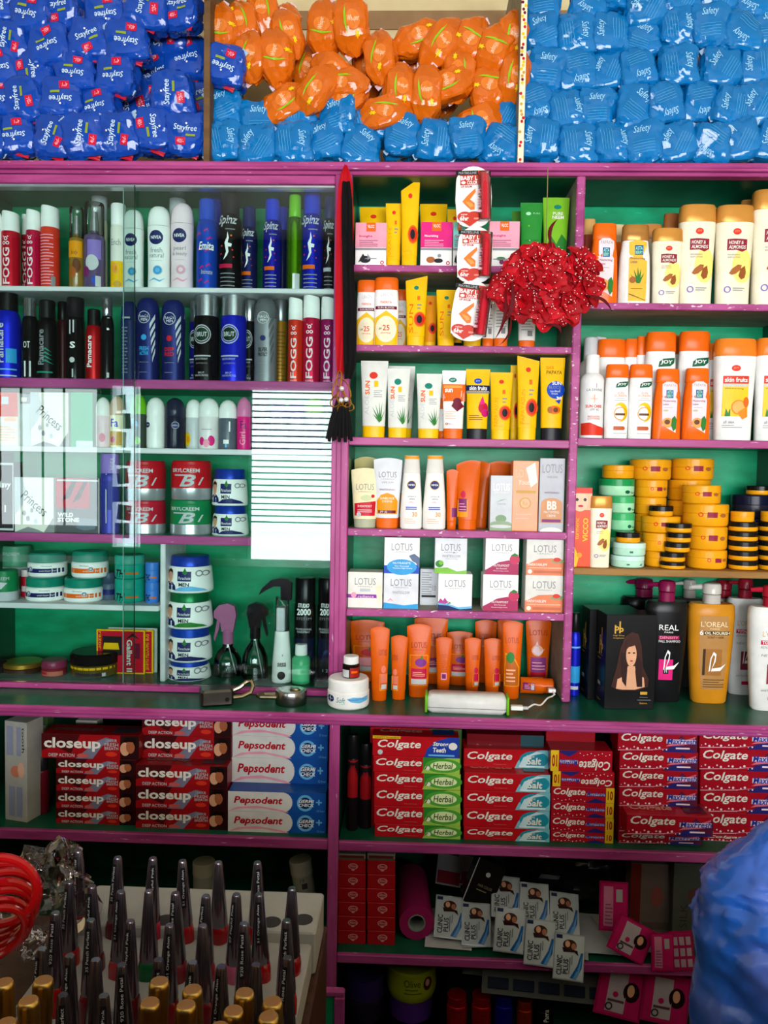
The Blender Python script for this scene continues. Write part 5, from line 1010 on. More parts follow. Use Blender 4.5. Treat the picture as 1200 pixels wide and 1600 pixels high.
# ------------------------------------------------------------------ right bay, shelf 3
carton(891, 925, 762, 'R3', 'tall orange carton with a face and upright yellow lettering', '#e04a20', [Rr(-1, .72, 1, .94, 'peach'), ('E', -.1, .82, .75, .12, '#f0c0a0'), ('E', -.4, .85, .15, .02, 'hair'), ('E', .35, .85, .15, .02, 'hair'), Rr(-1, .93, 1, 1, 'redor'), ('E', -.05, .77, .25, .015, 'red'), T('VICCO', .2, .32, .7, .62, 'yellow', 90, 0, .03), T('turmeric', -.55, .35, -.15, .62, 'yellow', 90), ('P', [(-1, .0), (-.3, .0), (-.1, .12), (-.5, .25), (-1, .3)], 'yellow'), ('C', -.05, .15, .25, 'amber')], depth=.03, d=.02)
honey(921, 956, 775, 'R3', 'slim cream lotion bottle with copper cap beside the orange carton', .012)
JY = '#eaa014'
def jar(xl, xr, yt, zb, label, col, lid, ops=(), d=.02, kind='tjar', group='wide amber cream jars'):
    return it(kind, xl, xr, yt, 'R3', label, (col, lid), ops, d=d, zb=zb, name='cream_jar', cat='jar', rough=.22, group=group)
def pile(rows, d, first_label):
    z = None; out = []
    for xl, xr, yt, col, lid, kind, ops, lab, grp in rows:
        j = jar(xl, xr, yt, z, lab, col, lid, ops, d, kind, grp); z = j.location.z + j['h']; out.append(j)
    return out
gl = [('E', .4, .25, .15, .1, '#0c5a3c'), T('Neem', .6, .15, .9, .3, '#2a6a48')]; wl = [('O', -.5, .55, .1, .06, 'redor'), Rr(-.25, .42, .2, .66, '#902038'), ('E', .48, .52, .16, .09, 'almond')]
ws = [('O', -.2, .5, .1, .06, 'redor'), Rr(.1, .38, .45, .6, '#902038'), ('E', .65, .5, .14, .08, 'almond')]
GA, GG, GK = 'wide amber cream jars', 'green cream jars', 'small amber jars with black lids'
pile([(950, 991, 856, '#8cd8a4', '#18924c', 'tjar', gl, 'green jar with darker lid, bottom of the green stack', GG), (950, 991, 828, '#8cd8a4', '#18924c', 'tjar', gl, 'green jar with darker lid, second from the bottom of the green stack', GG), (950, 991, 801, '#8cd8a4', '#3cb068', 'tjar', gl, 'green jar with darker lid, third from the bottom of the green stack', GG), (949, 991, 775, '#a4e0b4', '#3cb068', 'tjar', gl, 'green jar with darker lid, fourth from the bottom of the green stack', GG), (935, 991, 748, '#a4e0b4', '#18924c', 'tjar', gl, 'widest green jar under the amber lid jar', GG), (940, 990, 727, JY, JY, 'tjar', [], 'flat amber jar on top of the green stack', GA)], .06, '')
pl2 = [(953, 1006, 867, '#b8e4cc', '#c8ece0', 'tjar', [('E', -.2, .3, .1, .06, '#2a6a48'), ('P', [(.5, .25), (.7, .4), (.65, .2)], '#2a6a48')], 'pale mint jar at the very front, lower of two', GG), (956, 1008, 847, '#b8e4cc', '#c8ece0', 'tjar', [Rr(-.2, .25, .0, .4, '#2a6a48')], 'pale mint jar at the front, upper of two', GG), (961, 1000, 831, JY, 'black', 'sjar', [], 'small amber jar with black lid on the pale mint jars', GK)]
pile(pl2, .012, '')
pile([(990, 1042, 860, JY, JY, 'tjar', [], 'amber jar at the bottom of the left back stack', GA), (990, 1042, 831, JY, JY, 'tjar', [], 'amber jar second from the bottom of the left back stack', GA), (991, 1041, 803, JY, JY, 'tjar', ws, 'amber jar third from the bottom of the left back stack', GA), (991, 1040, 777, JY, JY, 'tjar', ws, 'amber jar fourth from the bottom of the left back stack', GA), (991, 1042, 750, JY, JY, 'tjar', ws, 'amber jar under the wide one in the left back stack', GA), (983, 1048, 718, JY, JY, 'tjar', wl, 'wide amber jar on top of the left back stack', GA)], .075, '')
pile([(1042, 1108, 859, JY, JY, 'tjar', [], 'amber jar at the bottom of the right back stack', GA), (1042, 1108, 829, JY, JY, 'tjar', [], 'amber jar second from the bottom of the right back stack', GA), (1042, 1108, 806, JY, JY, 'tjar', [], 'amber jar third from the bottom of the right back stack', GA), (1042, 1108, 782, JY, JY, 'tjar', [], 'amber jar fourth from the bottom of the right back stack', GA), (1043, 1109, 750, JY, JY, 'tjar', wl, 'amber jar under the top one of the right back stack', GA), (1048, 1114, 717, JY, JY, 'tjar', wl, 'wide amber jar on top of the right back stack', GA)], .08, '')
pile([(1006, 1052, 861, JY, JY, 'tjar', ws, 'amber jar at the bottom of the middle front stack', GA), (1003, 1052, 832, JY, JY, 'tjar', ws, 'amber jar second in the middle front stack', GA), (1001, 1062, 806, JY, JY, 'tjar', wl, 'wide amber jar under a small black-lidded one in the middle', GA), (1013, 1051, 790, JY, 'black', 'sjar', [], 'small amber jar with black lid alone on the wide amber jar', GK)], .035, '')
pile([(1029, 1070, 877, JY, 'black', 'sjar', [], 'small black-lidded jar, bottom of the small middle stack', GK), (1030, 1070, 862, JY, 'black', 'sjar', [], 'small black-lidded jar, second from the bottom of the small middle stack', GK), (1037, 1077, 847, JY, 'black', 'sjar', [], 'small black-lidded jar, third from the bottom of the small middle stack', GK), (1040, 1079, 832, JY, 'black', 'sjar', [], 'small black-lidded jar, fourth from the bottom of the small middle stack', GK), (1040, 1080, 817, JY, 'black', 'sjar', [], 'small black-lidded jar on top of the small middle stack', GK)], .006, '')
pile([(1072, 1134, 858, JY, JY, 'tjar', ws, 'big amber jar at the bottom of the tall front stack', GA), (1073, 1135, 822, JY, JY, 'tjar', wl, 'big amber jar second in the tall front stack', GA), (1066, 1137, 787, JY, JY, 'tjar', wl, 'widest amber jar third in the tall front stack', GA), (1065, 1125, 758, JY, JY, 'tjar', wl, 'amber jar on top of the tall front stack', GA)], .014, '')
for k, (x0, x1, dd, nm) in enumerate(((1137, 1183, .012, 'left'), (1184, 1230, .014, 'right'))):
    rows = [(x0, x1, 875 - i * 15.0, JY, 'black', 'sjar', [], 'small black-lidded jar in the %s stack at the right photo edge, %s from the bottom' % (nm, ORD[i]), GK) for i in range(5 - 0)]
    rows.append((x0 + 4, x1 - 6, 799, JY, JY, 'tjar', [], 'flat amber jar on the %s black-lidded stack at the right photo edge' % nm, GA)); pile(rows, dd, '')
pile([(1142, 1206, 850, 'navy', 'navy', 'tjar', [], 'navy jar hidden low behind the right black-lidded stacks', None), (1142, 1206, 810, 'navy', 'navy', 'tjar', [], 'navy jar hidden behind the flat amber jar at right', None), (1142, 1206, 773, '#20202c', '#12162c', 'tjar', [], 'wide navy-black jar above the black-lidded stacks', None), (1165, 1206, 759, JY, 'black', 'sjar', [], 'small black-lidded jar on the wide navy-black jar', GK)], .07, '')

# ------------------------------------------------------------------ on the counter, right bay
it('slim', 888, 907, 957, 'K', 'blue can with black cap between the divider and the black cartons', ('#1420b8', 'black'), [Rr(-.9, .16, .9, .36, 'sky'), Rr(-.9, .58, .9, .60, 'ltblue'), Rr(-.8, .08, .6, .12, 'ltgrey')], yb=1088, name='spray_can', cat='spray can', met=(.4, 0))
def pbbox(px0, px1, yt, yb, label, front):
    # turned carton: front face px0..px1
    Yf = PZ((px0 + px1) / 2, yb, ZCT).y
    a = P(px0, (yt + yb) / 2, Yf); b = P(px1, (yt + yb) / 2, Yf); W = (b.x - a.x); H = P((px0 + px1) / 2, yt, Yf).z - ZCT; D_ = .055
    t = thing('hair_colour_carton', label, 'box', ((a.x + b.x) / 2, Yf + D_ / 2 + .003, ZCT), 'black cartons with gold emblem', R(4))
    g = box(-W / 2, W / 2, -D_ / 2, D_ / 2, 0, H, .0008); mobj('body', [(*g, mat('black', .3))], t, angle=25)
    G = 'gold'
    def pbm(u, v, k): return [('R', u - .15 * k, v - .04 * k, u - .09 * k, v + .05 * k, G), ('O', u - .06 * k, v + .015 * k, .085 * k, .035 * k, G), ('R', u + .03 * k, v - .035 * k, u + .09 * k, v + .09 * k, G), ('O', u + .12 * k, v, .085 * k, .035 * k, G)]
    if front:
        ops = pbm(-.52, .84, 1.0) + [T('High Gloss', -.72, .77, -.28, .79, G), T('Straightener', -.72, .745, -.28, .762, G),
          ('P', [(-.75, .24), (-.55, .45), (-.42, .65), (-.25, .77), (.0, .82), (.28, .80), (.42, .68), (.5, .45), (.75, .32), (.72, .24), (.3, .20), (-.4, .20)], '#3a1c14'),
          ('P', [(-.55, .22), (-.5, .32), (-.2, .36), (-.1, .46), (.18, .46), (.25, .36), (.55, .34), (.6, .24), (.2, .21), (-.3, .21)], 'skin'),
          ('P', [(-.42, .60), (-.32, .30), (-.15, .24), (-.12, .42), (-.2, .6)], '#2c1410'), ('P', [(.22, .60), (.2, .4), (.28, .24), (.5, .24), (.46, .5)], '#2c1410'),
          ('E', .02, .58, .21, .125, 'skin'), ('E', -.07, .60, .05, .008, 'hair'), ('E', .12, .60, .05, .008, 'hair'), ('E', .03, .515, .06, .008, '#a83a3a'), ('P', [(-.22, .62), (-.2, .72), (.04, .76), (.26, .70), (.25, .60), (.15, .68), (-.1, .66)], '#3a1c14'),
          Rr(.42, .16, .70, .19, G), Rr(.4, .13, .72, .134, 'grey'), Rr(.3, .10, .85, .104, 'grey'), T('Salon', .4, .06, .7, .08, G)]
        mobj('printed_label', lay(ops, W, H, [g], 0, 0), t, smooth=False)
    so = pbm(.05, .64, 2.2) + [T('High Gloss', -.6, .54, .5, .555, G), T('Hair', -.5, .50, .2, .515, G), Rr(-.4, .22, .2, .26, 'grey'), T('Salon', -.4, .06, .3, .08, G)]
    gg = lay(so, D_, H, [box(-D_ / 2, D_ / 2, 0, .01, 0, H, .0001)], 0, 0)
    M = Matrix.Translation((-W / 2, 0, 0)) @ Matrix.Rotation(R(-90), 4, 'Z')
    mobj('side_print', [(*xf((v_, f_), M), m_) for v_, f_, m_ in gg], t, smooth=False)
    return t
pbbox(918, 996, 953, 1094, 'black carton with gold emblem standing behind the portrait carton', False)
pbbox(944, 1024, 961, 1109, 'black carton with gold emblem and a long-haired portrait', True)
def shampoo(xl, xr, ytop, yb, label, body, pump, ops, clearpump=False, spout=-1):
    X, Y, Z, W, H = where(xl, xr, ytop, 'K', 0, .55, yb)
    t = it('shamp', xl, xr, ytop, 'K', label, (body, pump), ops, yb=yb, name='shampoo_bottle', cat='bottle', rough=.25, group='large pump shampoo bottles')
    W, H = t['w'], t['h']; pm = mat(pump, .2) if not clearpump else mat('#c8c4bc', .2, 0, .3)
    mobj('pump_head', [(*loft([(.905 * H, .17 * W, .17 * W, 2), (.912 * H, .20 * W, .20 * W, 2), (.975 * H, .195 * W, .195 * W, 2), (.993 * H, .17 * W, .17 * W, 2), (H, .10 * W, .10 * W, 2)], 20), pm)], t)
    mobj('pump_spout', [(*tube([(0, .04 * W, .955 * H), (spout * .22 * W, .10 * W, .958 * H), (spout * .40 * W, .16 * W, .95 * H)], [.07 * W, .06 * W, .045 * W], 10), pm)], t)
    return t
def lor(kind):
    base = {'black': [T('REAL', -.45, .60, .45, .645, 'white'), T('PARIS', -.2, .578, .2, .59, 'white'), Rr(-.45, .525, .5, .555, '#a81858'), T('DENSITY', -.4, .53, .45, .55, 'pink'), T('FALL SHAMPOO', -.45, .50, .55, .52, 'white'), Rr(-.40, .19, .25, .36, 'hotpink'), Rr(-.2, .24, .05, .29, 'dark'), T('H', -.13, .25, -.02, .28, 'white')],
        'gold': [('P', [(-.45, .12), (.45, .12), (.58, .32), (.64, .60), (.6, .735), (-.6, .735), (-.64, .60), (-.58, .32)], '#b08048'), T("L'OREAL", -.58, .645, .58, .69, '#e8d8b0'), T('PARIS', -.2, .622, .2, .636, '#e8d8b0'), Rr(-.45, .578, .68, .61, '#3a2814'), T('6', -.62, .575, -.48, .615, 'white', 0, 0, .02), T('OIL NOURISH', -.42, .582, .66, .606, 'cream', 0, 0, .02), T('SCALP + HAIR', -.3, .55, .4, .568, '#5a3c18'), Rr(-.45, .24, -.35, .46, '#3a2814'), Rr(-.35, .24, .35, .46, '#a06a30')] + lines(-.4, .5, .14, .22, 4, '#5a3c18', .3),
        'white': [T("L'OREAL", -.55, .60, .45, .645, '#c8a870'), Rr(-.6, .535, .1, .57, 'crimson'), T('TOTAL', -.55, .54, .0, .565, 'white', 0, 0, .02), T('ADVANCED', -.6, .505, .1, .525, 'grey'), T('NEW', -.55, .44, -.1, .46, 'grey'), Rr(-.3, .22, .2, .38, '#8a2c3c'), T('anti hair fall', -.5, .16, .2, .18, 'grey'), Rr(-.2, .09, .3, .12, 'crimson')]}[kind]
    sw = [('P', [(-.2, .27), (-.15, .38), (-.02, .44), (.1, .42), (.08, .36), (-.05, .30), (.3, .31), (.55, .34), (.3, .28), (-.1, .275), (.02, .36), (.05, .40), (-.02, .415), (-.1, .38), (-.14, .28)], 'white')]
    return base + sw
shampoo(1005, 1073, 906, 1099, 'black shampoo bottle with magenta pump', '#141416', '#7a1040', lor('black'))
shampoo(1072, 1146, 910, 1101, 'golden shampoo bottle with clear pump', '#c8841c', '#b8b4ac', lor('gold'), True)
shampoo(1133, 1190, 903, 1087, 'white shampoo bottle with dark red pump standing farther back', '#dcdcd8', '#8a1428', lor('white'))
shampoo(1166, 1240, 914, 1113, 'white shampoo bottle with red pump cut by the right photo edge', '#e0e0dc', '#b01830', lor('white'))
shampoo(968, 1040, 903, 1072, 'black shampoo bottle in the dark behind the portrait carton', '#101012', '#6a0e38', [])
shampoo(1050, 1100, 905, 1074, 'grey shampoo bottle with clear pump in the back row', '#3c3a38', '#a8a49c', [], True)
shampoo(1100, 1158, 905, 1076, 'pale shampoo bottle with red pump far in the back', '#a8a8a4', '#8a1428', [])
# ================================================================== TOOTHPASTE SHELVES
PD = .055
def paste_ops(kind, flip=False):
    if kind == 'close': o = [Rr(-1, .0, 1, 1, '#a01018'), ('P', [(-1, .85), (-1, .3), (-.75, .5), (-.4, .2), (-.2, 1), (-1, 1)], '#4a0c10'), ('P', [(-.3, .0), (.15, .75), (.32, .9), (.5, .82), (.25, .55), (.05, .0)], '#7a7890'), Rr(.62, .0, 1, 1, '#2a0c0e'), T('closeup', -.95, .30, .22, .86, 'offwhite', 0, 0, .03), T('DEEP ACTION', -.85, .06, -.32, .20, 'ltgrey', 0, 0, .01), ('E', -.15, .13, .12, .09, '#d06058'), T('12HOUR', .32, .72, .55, .84, 'ltgrey'), T('FRESH', .30, .54, .58, .68, 'ltgrey'), T('BREATH', .30, .40, .58, .52, 'ltgrey'), ('E', .44, .22, .12, .10, 'redor'), ('E', .72, .45, .10, .28, 'skin'), ('E', .83, .55, .09, .28, '#a8603c'), ('P', [(.66, .7), (.75, .95), (.92, .9), (.94, .5), (.88, .75), (.74, .76)], '#120808')]
    elif kind == 'peps': o = [Rr(-1, .0, 1, 1, '#1450a0'), Rr(-1, .0, .15, 1, '#dcdad4'), ('E', .12, .5, .20, .5, '#dcdad4'), ('P', [(-1, .0), (-.8, .22), (-.4, .30), (.1, .12), (.25, .0)], 'pink'), ('P', [(-1, .0), (-.7, .14), (-.3, .18), (.1, .02), (.15, .0)], '#dcdad4'), T('Pepsodent', -.88, .30, .12, .76, '#b81024', 0, .2, .03), ('O', .58, .5, .17, .12, 'ltblue'), ('C', .58, .5, .12, '#0c2a5c'), T('GERMI', .45, .52, .76, .68, 'white', 0, .2, .02), T('CHECK', .45, .32, .76, .48, 'white', 0, .2, .02), T('+', .80, .42, .92, .70, 'ltblue', 0, 0, .03), T('12 hour', .82, .08, .98, .18, 'ltblue')]
    elif kind == 'herb': o = [Rr(.15, .0, 1, 1, '#2c8428'), ('P', [(.12, .0), (.2, .45), (.42, .85), (.75, 1), (1, 1), (1, .0)], '#9cc84c'), ('E', .62, .5, .42, .44, '#4c9c34'), ('E', .62, .5, .30, .3, '#d8e8a8'), T('Colgate', -.94, .30, .12, .88, 'offwhite', 0, .22, .018), T('Herbal', .38, .32, .84, .68, '#1c3c18', 0, .15, .01), ('C', .26, .34, .05, 'offwhite'), ('P', [(.16, .2), (.28, .6), (.22, .3)], '#5a3a18'), T('Toothpaste', -.3, .14, .0, .20, '#e87878')]
    elif kind == 'strong': o = [('P', [(.2, .0), (.26, .4), (.46, .8), (.75, 1), (1, 1), (1, .0)], '#1c3ca0'), Rr(-1, .86, -.35, 1, '#d8b020'), T('CAVITY Protection', -.95, .88, -.4, .97, '#6a3c08'), T('Colgate', -.88, .32, .12, .82, 'offwhite', 0, .22, .018), T('Strong', .40, .52, .76, .78, 'offwhite', 0, .15, .03), T('Teeth', .40, .26, .70, .50, 'offwhite', 0, .15, .03), ('E', .86, .58, .10, .18, 'offwhite'), ('C', -.82, .2, .06, 'ltgrey'), Rr(.3, .08, .9, .16, 'ltblue')]
    elif kind == 'salt': o = [('P', [(.2, .0), (.28, .4), (.5, .85), (.8, 1), (1, 1), (1, .0)], '#7ac0cc'), ('E', .65, .48, .34, .46, '#1c8ca0'), ('P', [(.3, .1), (.4, .6), (.7, .92), (.9, .86), (.6, .7), (.45, .1)], '#c8e4e8'), T('Active', .46, .58, .66, .74, 'offwhite', 0, .15), T('Salt', .48, .22, .82, .60, 'offwhite', 0, .1, .03), Rr(.3, .06, .9, .16, '#d8ecec'), T('Colgate', -.92, .32, .14, .86, 'offwhite', 0, .22, .018), T('Toothpaste', -.3, .16, .0, .22, '#e87878')]
    elif kind == 'max': o = [('P', [(.1, .0), (.35, .35), (.6, .9), (.75, .6), (1, .8), (1, .0)], '#5a1838'), ('P', [(.15, .12), (.5, .4), (.95, .1), (.95, .0), (.2, .0)], '#2a2470'), ('P', [(.2, .3), (.6, .75), (.5, .5), (.95, .85), (.9, .45)], '#d86a80'), T('Colgate', -.92, .42, .12, .94, 'offwhite', 0, .22, .018), Rr(.22, .46, .96, .68, '#d8c8d8'), T('MaxFresh', .24, .44, .96, .74, '#24389c', 0, .15, .02)] + [('C', -.95 + i * .09, .18 + .07 * math.sin(i * 1.9), .012 + .008 * (i % 3), 'ltpink') for i in range(14)] + [('P', [(-1, .05), (-.2, .1), (.3, .22), (-.2, .14), (-1, .09)], 'pink'), Rr(.45, .2, .8, .28, 'ltpink')]
    elif kind == 'ten': o = [Rr(.74, .0, 1, 1, '#e8c020'), T('10', .79, .2, .96, .8, '#a81818', 0, 0, .03), T('Colgate', -.93, .36, .08, .92, 'offwhite', 0, .22, .018), Rr(.12, .46, .70, .62, '#d8c8d8'), T('MaxFresh', .13, .42, .72, .72, '#24389c', 0, .15, .02), ('P', [(.1, .0), (.4, .3), (.72, .1), (.72, .0)], '#2a2470')] + [('C', -.9 + i * .12, .16 + .06 * math.sin(i * 2.1), .016, 'ltpink') for i in range(9)]
    if flip:
        o2 = []
        for q in o:
            if q[0] == 'T': o2.append(('T', q[1], -q[4], 1 - q[5], -q[2], 1 - q[3], q[6], 180, -q[8] * 0 + q[8], q[9]))
            elif q[0] == 'R': o2.append(('R', -q[3], 1 - q[4], -q[1], 1 - q[2], q[5]))
            elif q[0] in 'CE' : o2.append((q[0], -q[1], 1 - q[2]) + q[3:])
            elif q[0] == 'P': o2.append(('P', [(-u, 1 - v) for u, v in q[1]], q[2]))
        o = o2
    return o
PCOL = dict(close='#8a1016', peps='#1450a0', herb='#b8121c', strong='#b8121c', salt='#b8121c', max='#a81022', ten='#b01424')
PWORD = dict(close='black and red toothpaste box', peps='white and blue toothpaste box', herb='green-ended red toothpaste box', strong='blue-ended red toothpaste box', salt='turquoise-ended red toothpaste box', max='dark red toothpaste box', ten='yellow-ended small toothpaste box')
def paste(xl, xr, yt, zb, sh, kind, where_, d=.02, flip=False, rz=0, film=None, depth=PD, h=None):
    top = None
    if kind in ('close', 'strong', 'salt', 'max'): top = [T('closeup' if kind == 'close' else 'Colgate', -.85, .25, .15, .75, '#6a5050' if kind == 'close' else '#d88880', 0, .2, .03), Rr(.4, .2, .9, .8, {'close': '#3a3038', 'strong': '#1c3c80', 'salt': '#3c7c88', 'max': '#5a1838'}[kind])]
    t = carton(xl, xr, yt, sh, PWORD[kind] + ', ' + where_, PCOL[kind], paste_ops(kind, flip), depth=depth, d=d, zb=zb, name='toothpaste_box', cat='toothpaste', group=PWORD[kind] + 'es', rz=rz, rough=.28 if kind != 'ten' else .2, top_ops=top or (), h=h)
    return t
def pstack(rows, sh, kind, wfmt, d=.02, depth=PD):
    """rows bottom to top: (xl, xr, ytop[, flip])"""
    z = None; n = len(rows)
    for i, r in enumerate(rows):
        w_ = ('bottom of ' if i == 0 else ('top of ' if i == n - 1 else ORD[i] + ' from the bottom of ')) + wfmt
        k = r[4] if len(r) > 4 else kind
        t = paste(r[0], r[1], r[2], z, sh, k, w_, d=r[5] if len(r) > 5 else d, flip=len(r) > 3 and r[3], depth=depth, rz=rng.uniform(-.6, .6)); z = t.location.z + t['h'] + .0003
pstack([(87, 211, 1264), (87, 211, 1237), (87, 211, 1210), (87, 212, 1186), (64, 218, 1148)], 'D1', 'close', 'the left stack', .030)
pstack([(211, 355, 1264), (211, 355, 1230), (211, 356, 1196), (221, 362, 1150, False, 'close', .055), (221, 362, 1116, False, 'close', .055)], 'D1', 'close', 'the stack beside white boxes', .022)
pstack([(355, 510, 1269), (355, 510, 1238), (361, 512, 1185, False, 'peps', .062), (362, 513, 1151, False, 'peps', .062), (362, 514, 1117, False, 'peps', .062)], 'D1', 'peps', 'its stack by the pink post', .02)
wb = carton(8, 49, 1128, 'D1', 'white upright carton with a pink flower print at the left end of the toothpaste shelf', '#a8a8a0', [('C', .0, .50, .45, '#c87860'), ('E', .5, .52, .3, .08, '#d8a890'), Rr(-.8, .66, -.2, .95, '#8890a8'), Rr(.1, .66, .5, .95, '#8890a8'), Rr(-.6, .05, -.1, .35, '#8890a8'), Rr(.1, .05, .6, .35, '#8890a8'), T('tooth', .6, .7, .85, .95, 'dark', 270)], depth=.045, d=.03, rz=-14)
mtube = it('can', 55, 76, 1180, 'D1', 'dark red tube standing left of the black and red boxes', ('#6a1020', 'dark'), d=.06, name='lipstick_tube', cat='tube')
carton(50, 74, 1120, 'D1', 'small green and white carton high behind the dark red tube', '#5a7a4a', [Rr(-.8, .5, .8, .9, 'offwhite'), Rr(-.3, .6, .3, .8, 'red')], depth=.03, d=.12)
carton(118, 152, 1126, 'D1', 'white folded carton end showing behind the left stack', '#b8b4ac', [Rr(-.8, .3, .8, .35, 'grey')], depth=.03, d=.13)
for i, (a, b, y) in enumerate(((543, 561, 1147), (562, 582, 1160))):
    it('can', a, b, y, 'D2', ['tall dark bottle with red band beside the pink post', 'dark bottle with red band next to the green-ended boxes'][i], ('#181014', 'black'), [Rr(-.9, .35, .9, .74, '#9c1018')], d=.04 + .01 * i, name='lip_gloss', cat='bottle', group='dark bottles with red bands')
pstack([(584, 720, 1289), (583, 720, 1261), (583, 720, 1233), (583, 720, 1208), (582, 719, 1183), (581, 718, 1151, False, 'strong')], 'D2', 'herb', 'the stack by the dark bottles', .022)
carton(577, 722, 1138, 'D2', 'toothpaste box lying behind the top of the green-ended stack', '#a81018', [Rr(.3, .0, 1, 1, '#3c5c30')], depth=.04, d=.062, name='toothpaste_box', cat='toothpaste')
pstack([(723, 859, 1294), (723, 859, 1265), (723, 860, 1237), (724, 860, 1209), (723, 858, 1171, False, 'salt', .05)], 'D2', 'salt', 'its stack', .022)
pstack([(859, 958, 1300), (859, 959, 1277), (860, 959, 1254), (860, 960, 1230), (862, 960, 1206, True), (859, 957, 1173, True)], 'D2', 'ten', 'its stack', .026)
carton(852, 930, 1143, 'D2', 'red toothpaste box lying flat in the dark behind the yellow-ended stack', '#a01020', [T('Colgate', -.9, .3, .2, .9, 'offwhite', 0, .22, .03), T('MaxFresh', .25, .3, .9, .8, '#24389c')], depth=.04, d=.075, name='toothpaste_box', cat='toothpaste')
carton(728, 850, 1148, 'D2', 'dark toothpaste box lying behind the turquoise-ended stack', '#701018', [T('Colgate', -.9, .3, .2, .9, '#a06060', 0, .22, .03), Rr(.4, .0, 1, 1, '#2c5058')], depth=.04, d=.07, name='toothpaste_box', cat='toothpaste')
pstack([(964, 1096, 1302), (966, 1090, 1262), (966, 1090, 1232), (966, 1091, 1204), (966, 1091, 1175), (964, 1090, 1145)], 'D2', 'max', 'the stack right of yellow ends', .03)
pstack([(1096, 1226, 1306), (1092, 1224, 1271), (1092, 1226, 1238), (1092, 1228, 1205), (1091, 1228, 1171), (1091, 1228, 1142)], 'D2', 'max', 'the stack at right photo edge', .05)
paste(978, 1115, 1268, P(1040, 1299, YC + .01).z, 'D2', 'max', 'pushed out in front of two stacks', d=-.009, h=.036)

# ================================================================== LOWER SHELVES
zE, yE = S['E2']
soap_ops = [('E', .1, .55, .35, .22, '#d8a0a0'), ('E', .1, .55, .30, .17, '#b8141c'), T('Lifebuoy', -.2, .42, .4, .68, '#d8b0b0', 0, .1), ('E', .1, .32, .12, .08, '#d8a0a0')]
for c, (x0, x1) in enumerate(((527, 571), (573, 617))):
    z = None
    for i in range(6):
        yt = [1454, 1432, 1410, 1388, 1366, 1344][i] + c
        t = carton(x0 + rng.uniform(-.6, .6), x1, yt, 'E2', 'red soap carton with pale oval emblem, %s column, %s from the bottom' % (('left', 'right')[c], ORD[i]), '#b0141a', soap_ops, depth=.06, d=.03, zb=z, name='soap_carton', cat='soap', group='red soap cartons', top='#9c1016')
        z = t.location.z + t['h'] + .0002
    carton(x0, x1, 1334, 'E2', ['white and green printed soap carton lying on the left red column', 'white and green printed soap carton lying on the right red column'][c], '#a8a090', [Rr(-.9, .2, .9, .7, '#7a3030'), Rr(-1, .0, 1, .2, '#4c7a50')], depth=.06, d=.032, zb=z, name='soap_carton', cat='soap')
# pink roll
c = P(651, 1449, yE + .05); r = 28 * (c.y - CAM.y) / F
t = thing('wrap_roll', 'thick hot pink roll with grey cardboard core lying on the shelf', 'roll', (c.x, c.y, zE + r))
n = 28; Ln = .16
V = []; Fc = []
for y in (-.0, Ln):
    for rr in (r, r * .50):
        V += [(rr * math.cos(2 * math.pi * i / n), y, rr * math.sin(2 * math.pi * i / n)) for i in range(n)]
for i in range(n):
    j = (i + 1) % n
    Fc += [[i, j, n + j, n + i], [2 * n + i, 2 * n + j, 3 * n + j, 3 * n + i], [i, j, 2 * n + j, 2 * n + i]]
mobj('roll', [(*fixn(V, Fc), mat('#a01c5c', .5))], t)
V = []; Fc = []
for y in (-.001, Ln):
    for rr in (r * .50, r * .44):
        V += [(rr * math.cos(2 * math.pi * i / n), y, rr * math.sin(2 * math.pi * i / n)) for i in range(n)]
for i in range(n):
    j = (i + 1) % n; Fc += [[i, j, n + j, n + i], [2 * n + i, 2 * n + j, 3 * n + j, 3 * n + i], [n + i, n + j, 3 * n + j, 3 * n + i], [i, j, 2 * n + j, 2 * n + i]]
mobj('core', [(*fixn(V, Fc), mat('#8a948c', .6))], t)
t.rotation_euler = (0, 0, R(4))

# sachets
def sachet_geo(w, h, th=.0035, seed=0):
    """flat sealed pouch lying in x,z, front -y, with a crimped rim"""
    nx, nz = 9, 11; V = []; Fc = []
    for s in (-1, 1):
        for j in range(nz):
            for i in range(nx):
                u, v = i / (nx - 1), j / (nz - 1); k = max(0, min(u, 1 - u) - .07) ** .5 * max(0, min(v, 1 - v) - .06) ** .5 * 2.2
                e = noise.noise(Vector((u * 3 + seed, v * 3, s * 5))) * .0012
                V.append(((u - .5) * w, s * (.0004 + th * min(1, k)) * .5 + e, v * h))
    o = nx * nz
    for j in range(nz - 1):
        for i in range(nx - 1):
            a = j * nx + i; Fc += [[a, a + 1, a + nx + 1, a + nx], [o + a, o + a + nx, o + a + nx + 1, o + a + 1]]
    rim = [i for i in range(nx)] + [j * nx + nx - 1 for j in range(1, nz)] + [(nz - 1) * nx + i for i in range(nx - 2, -1, -1)] + [j * nx for j in range(nz - 2, 0, -1)]
    for k in range(len(rim)):
        a, b = rim[k], rim[(k + 1) % len(rim)]; Fc.append([a, b, o + b, o + a])
    return fixn(V, Fc)
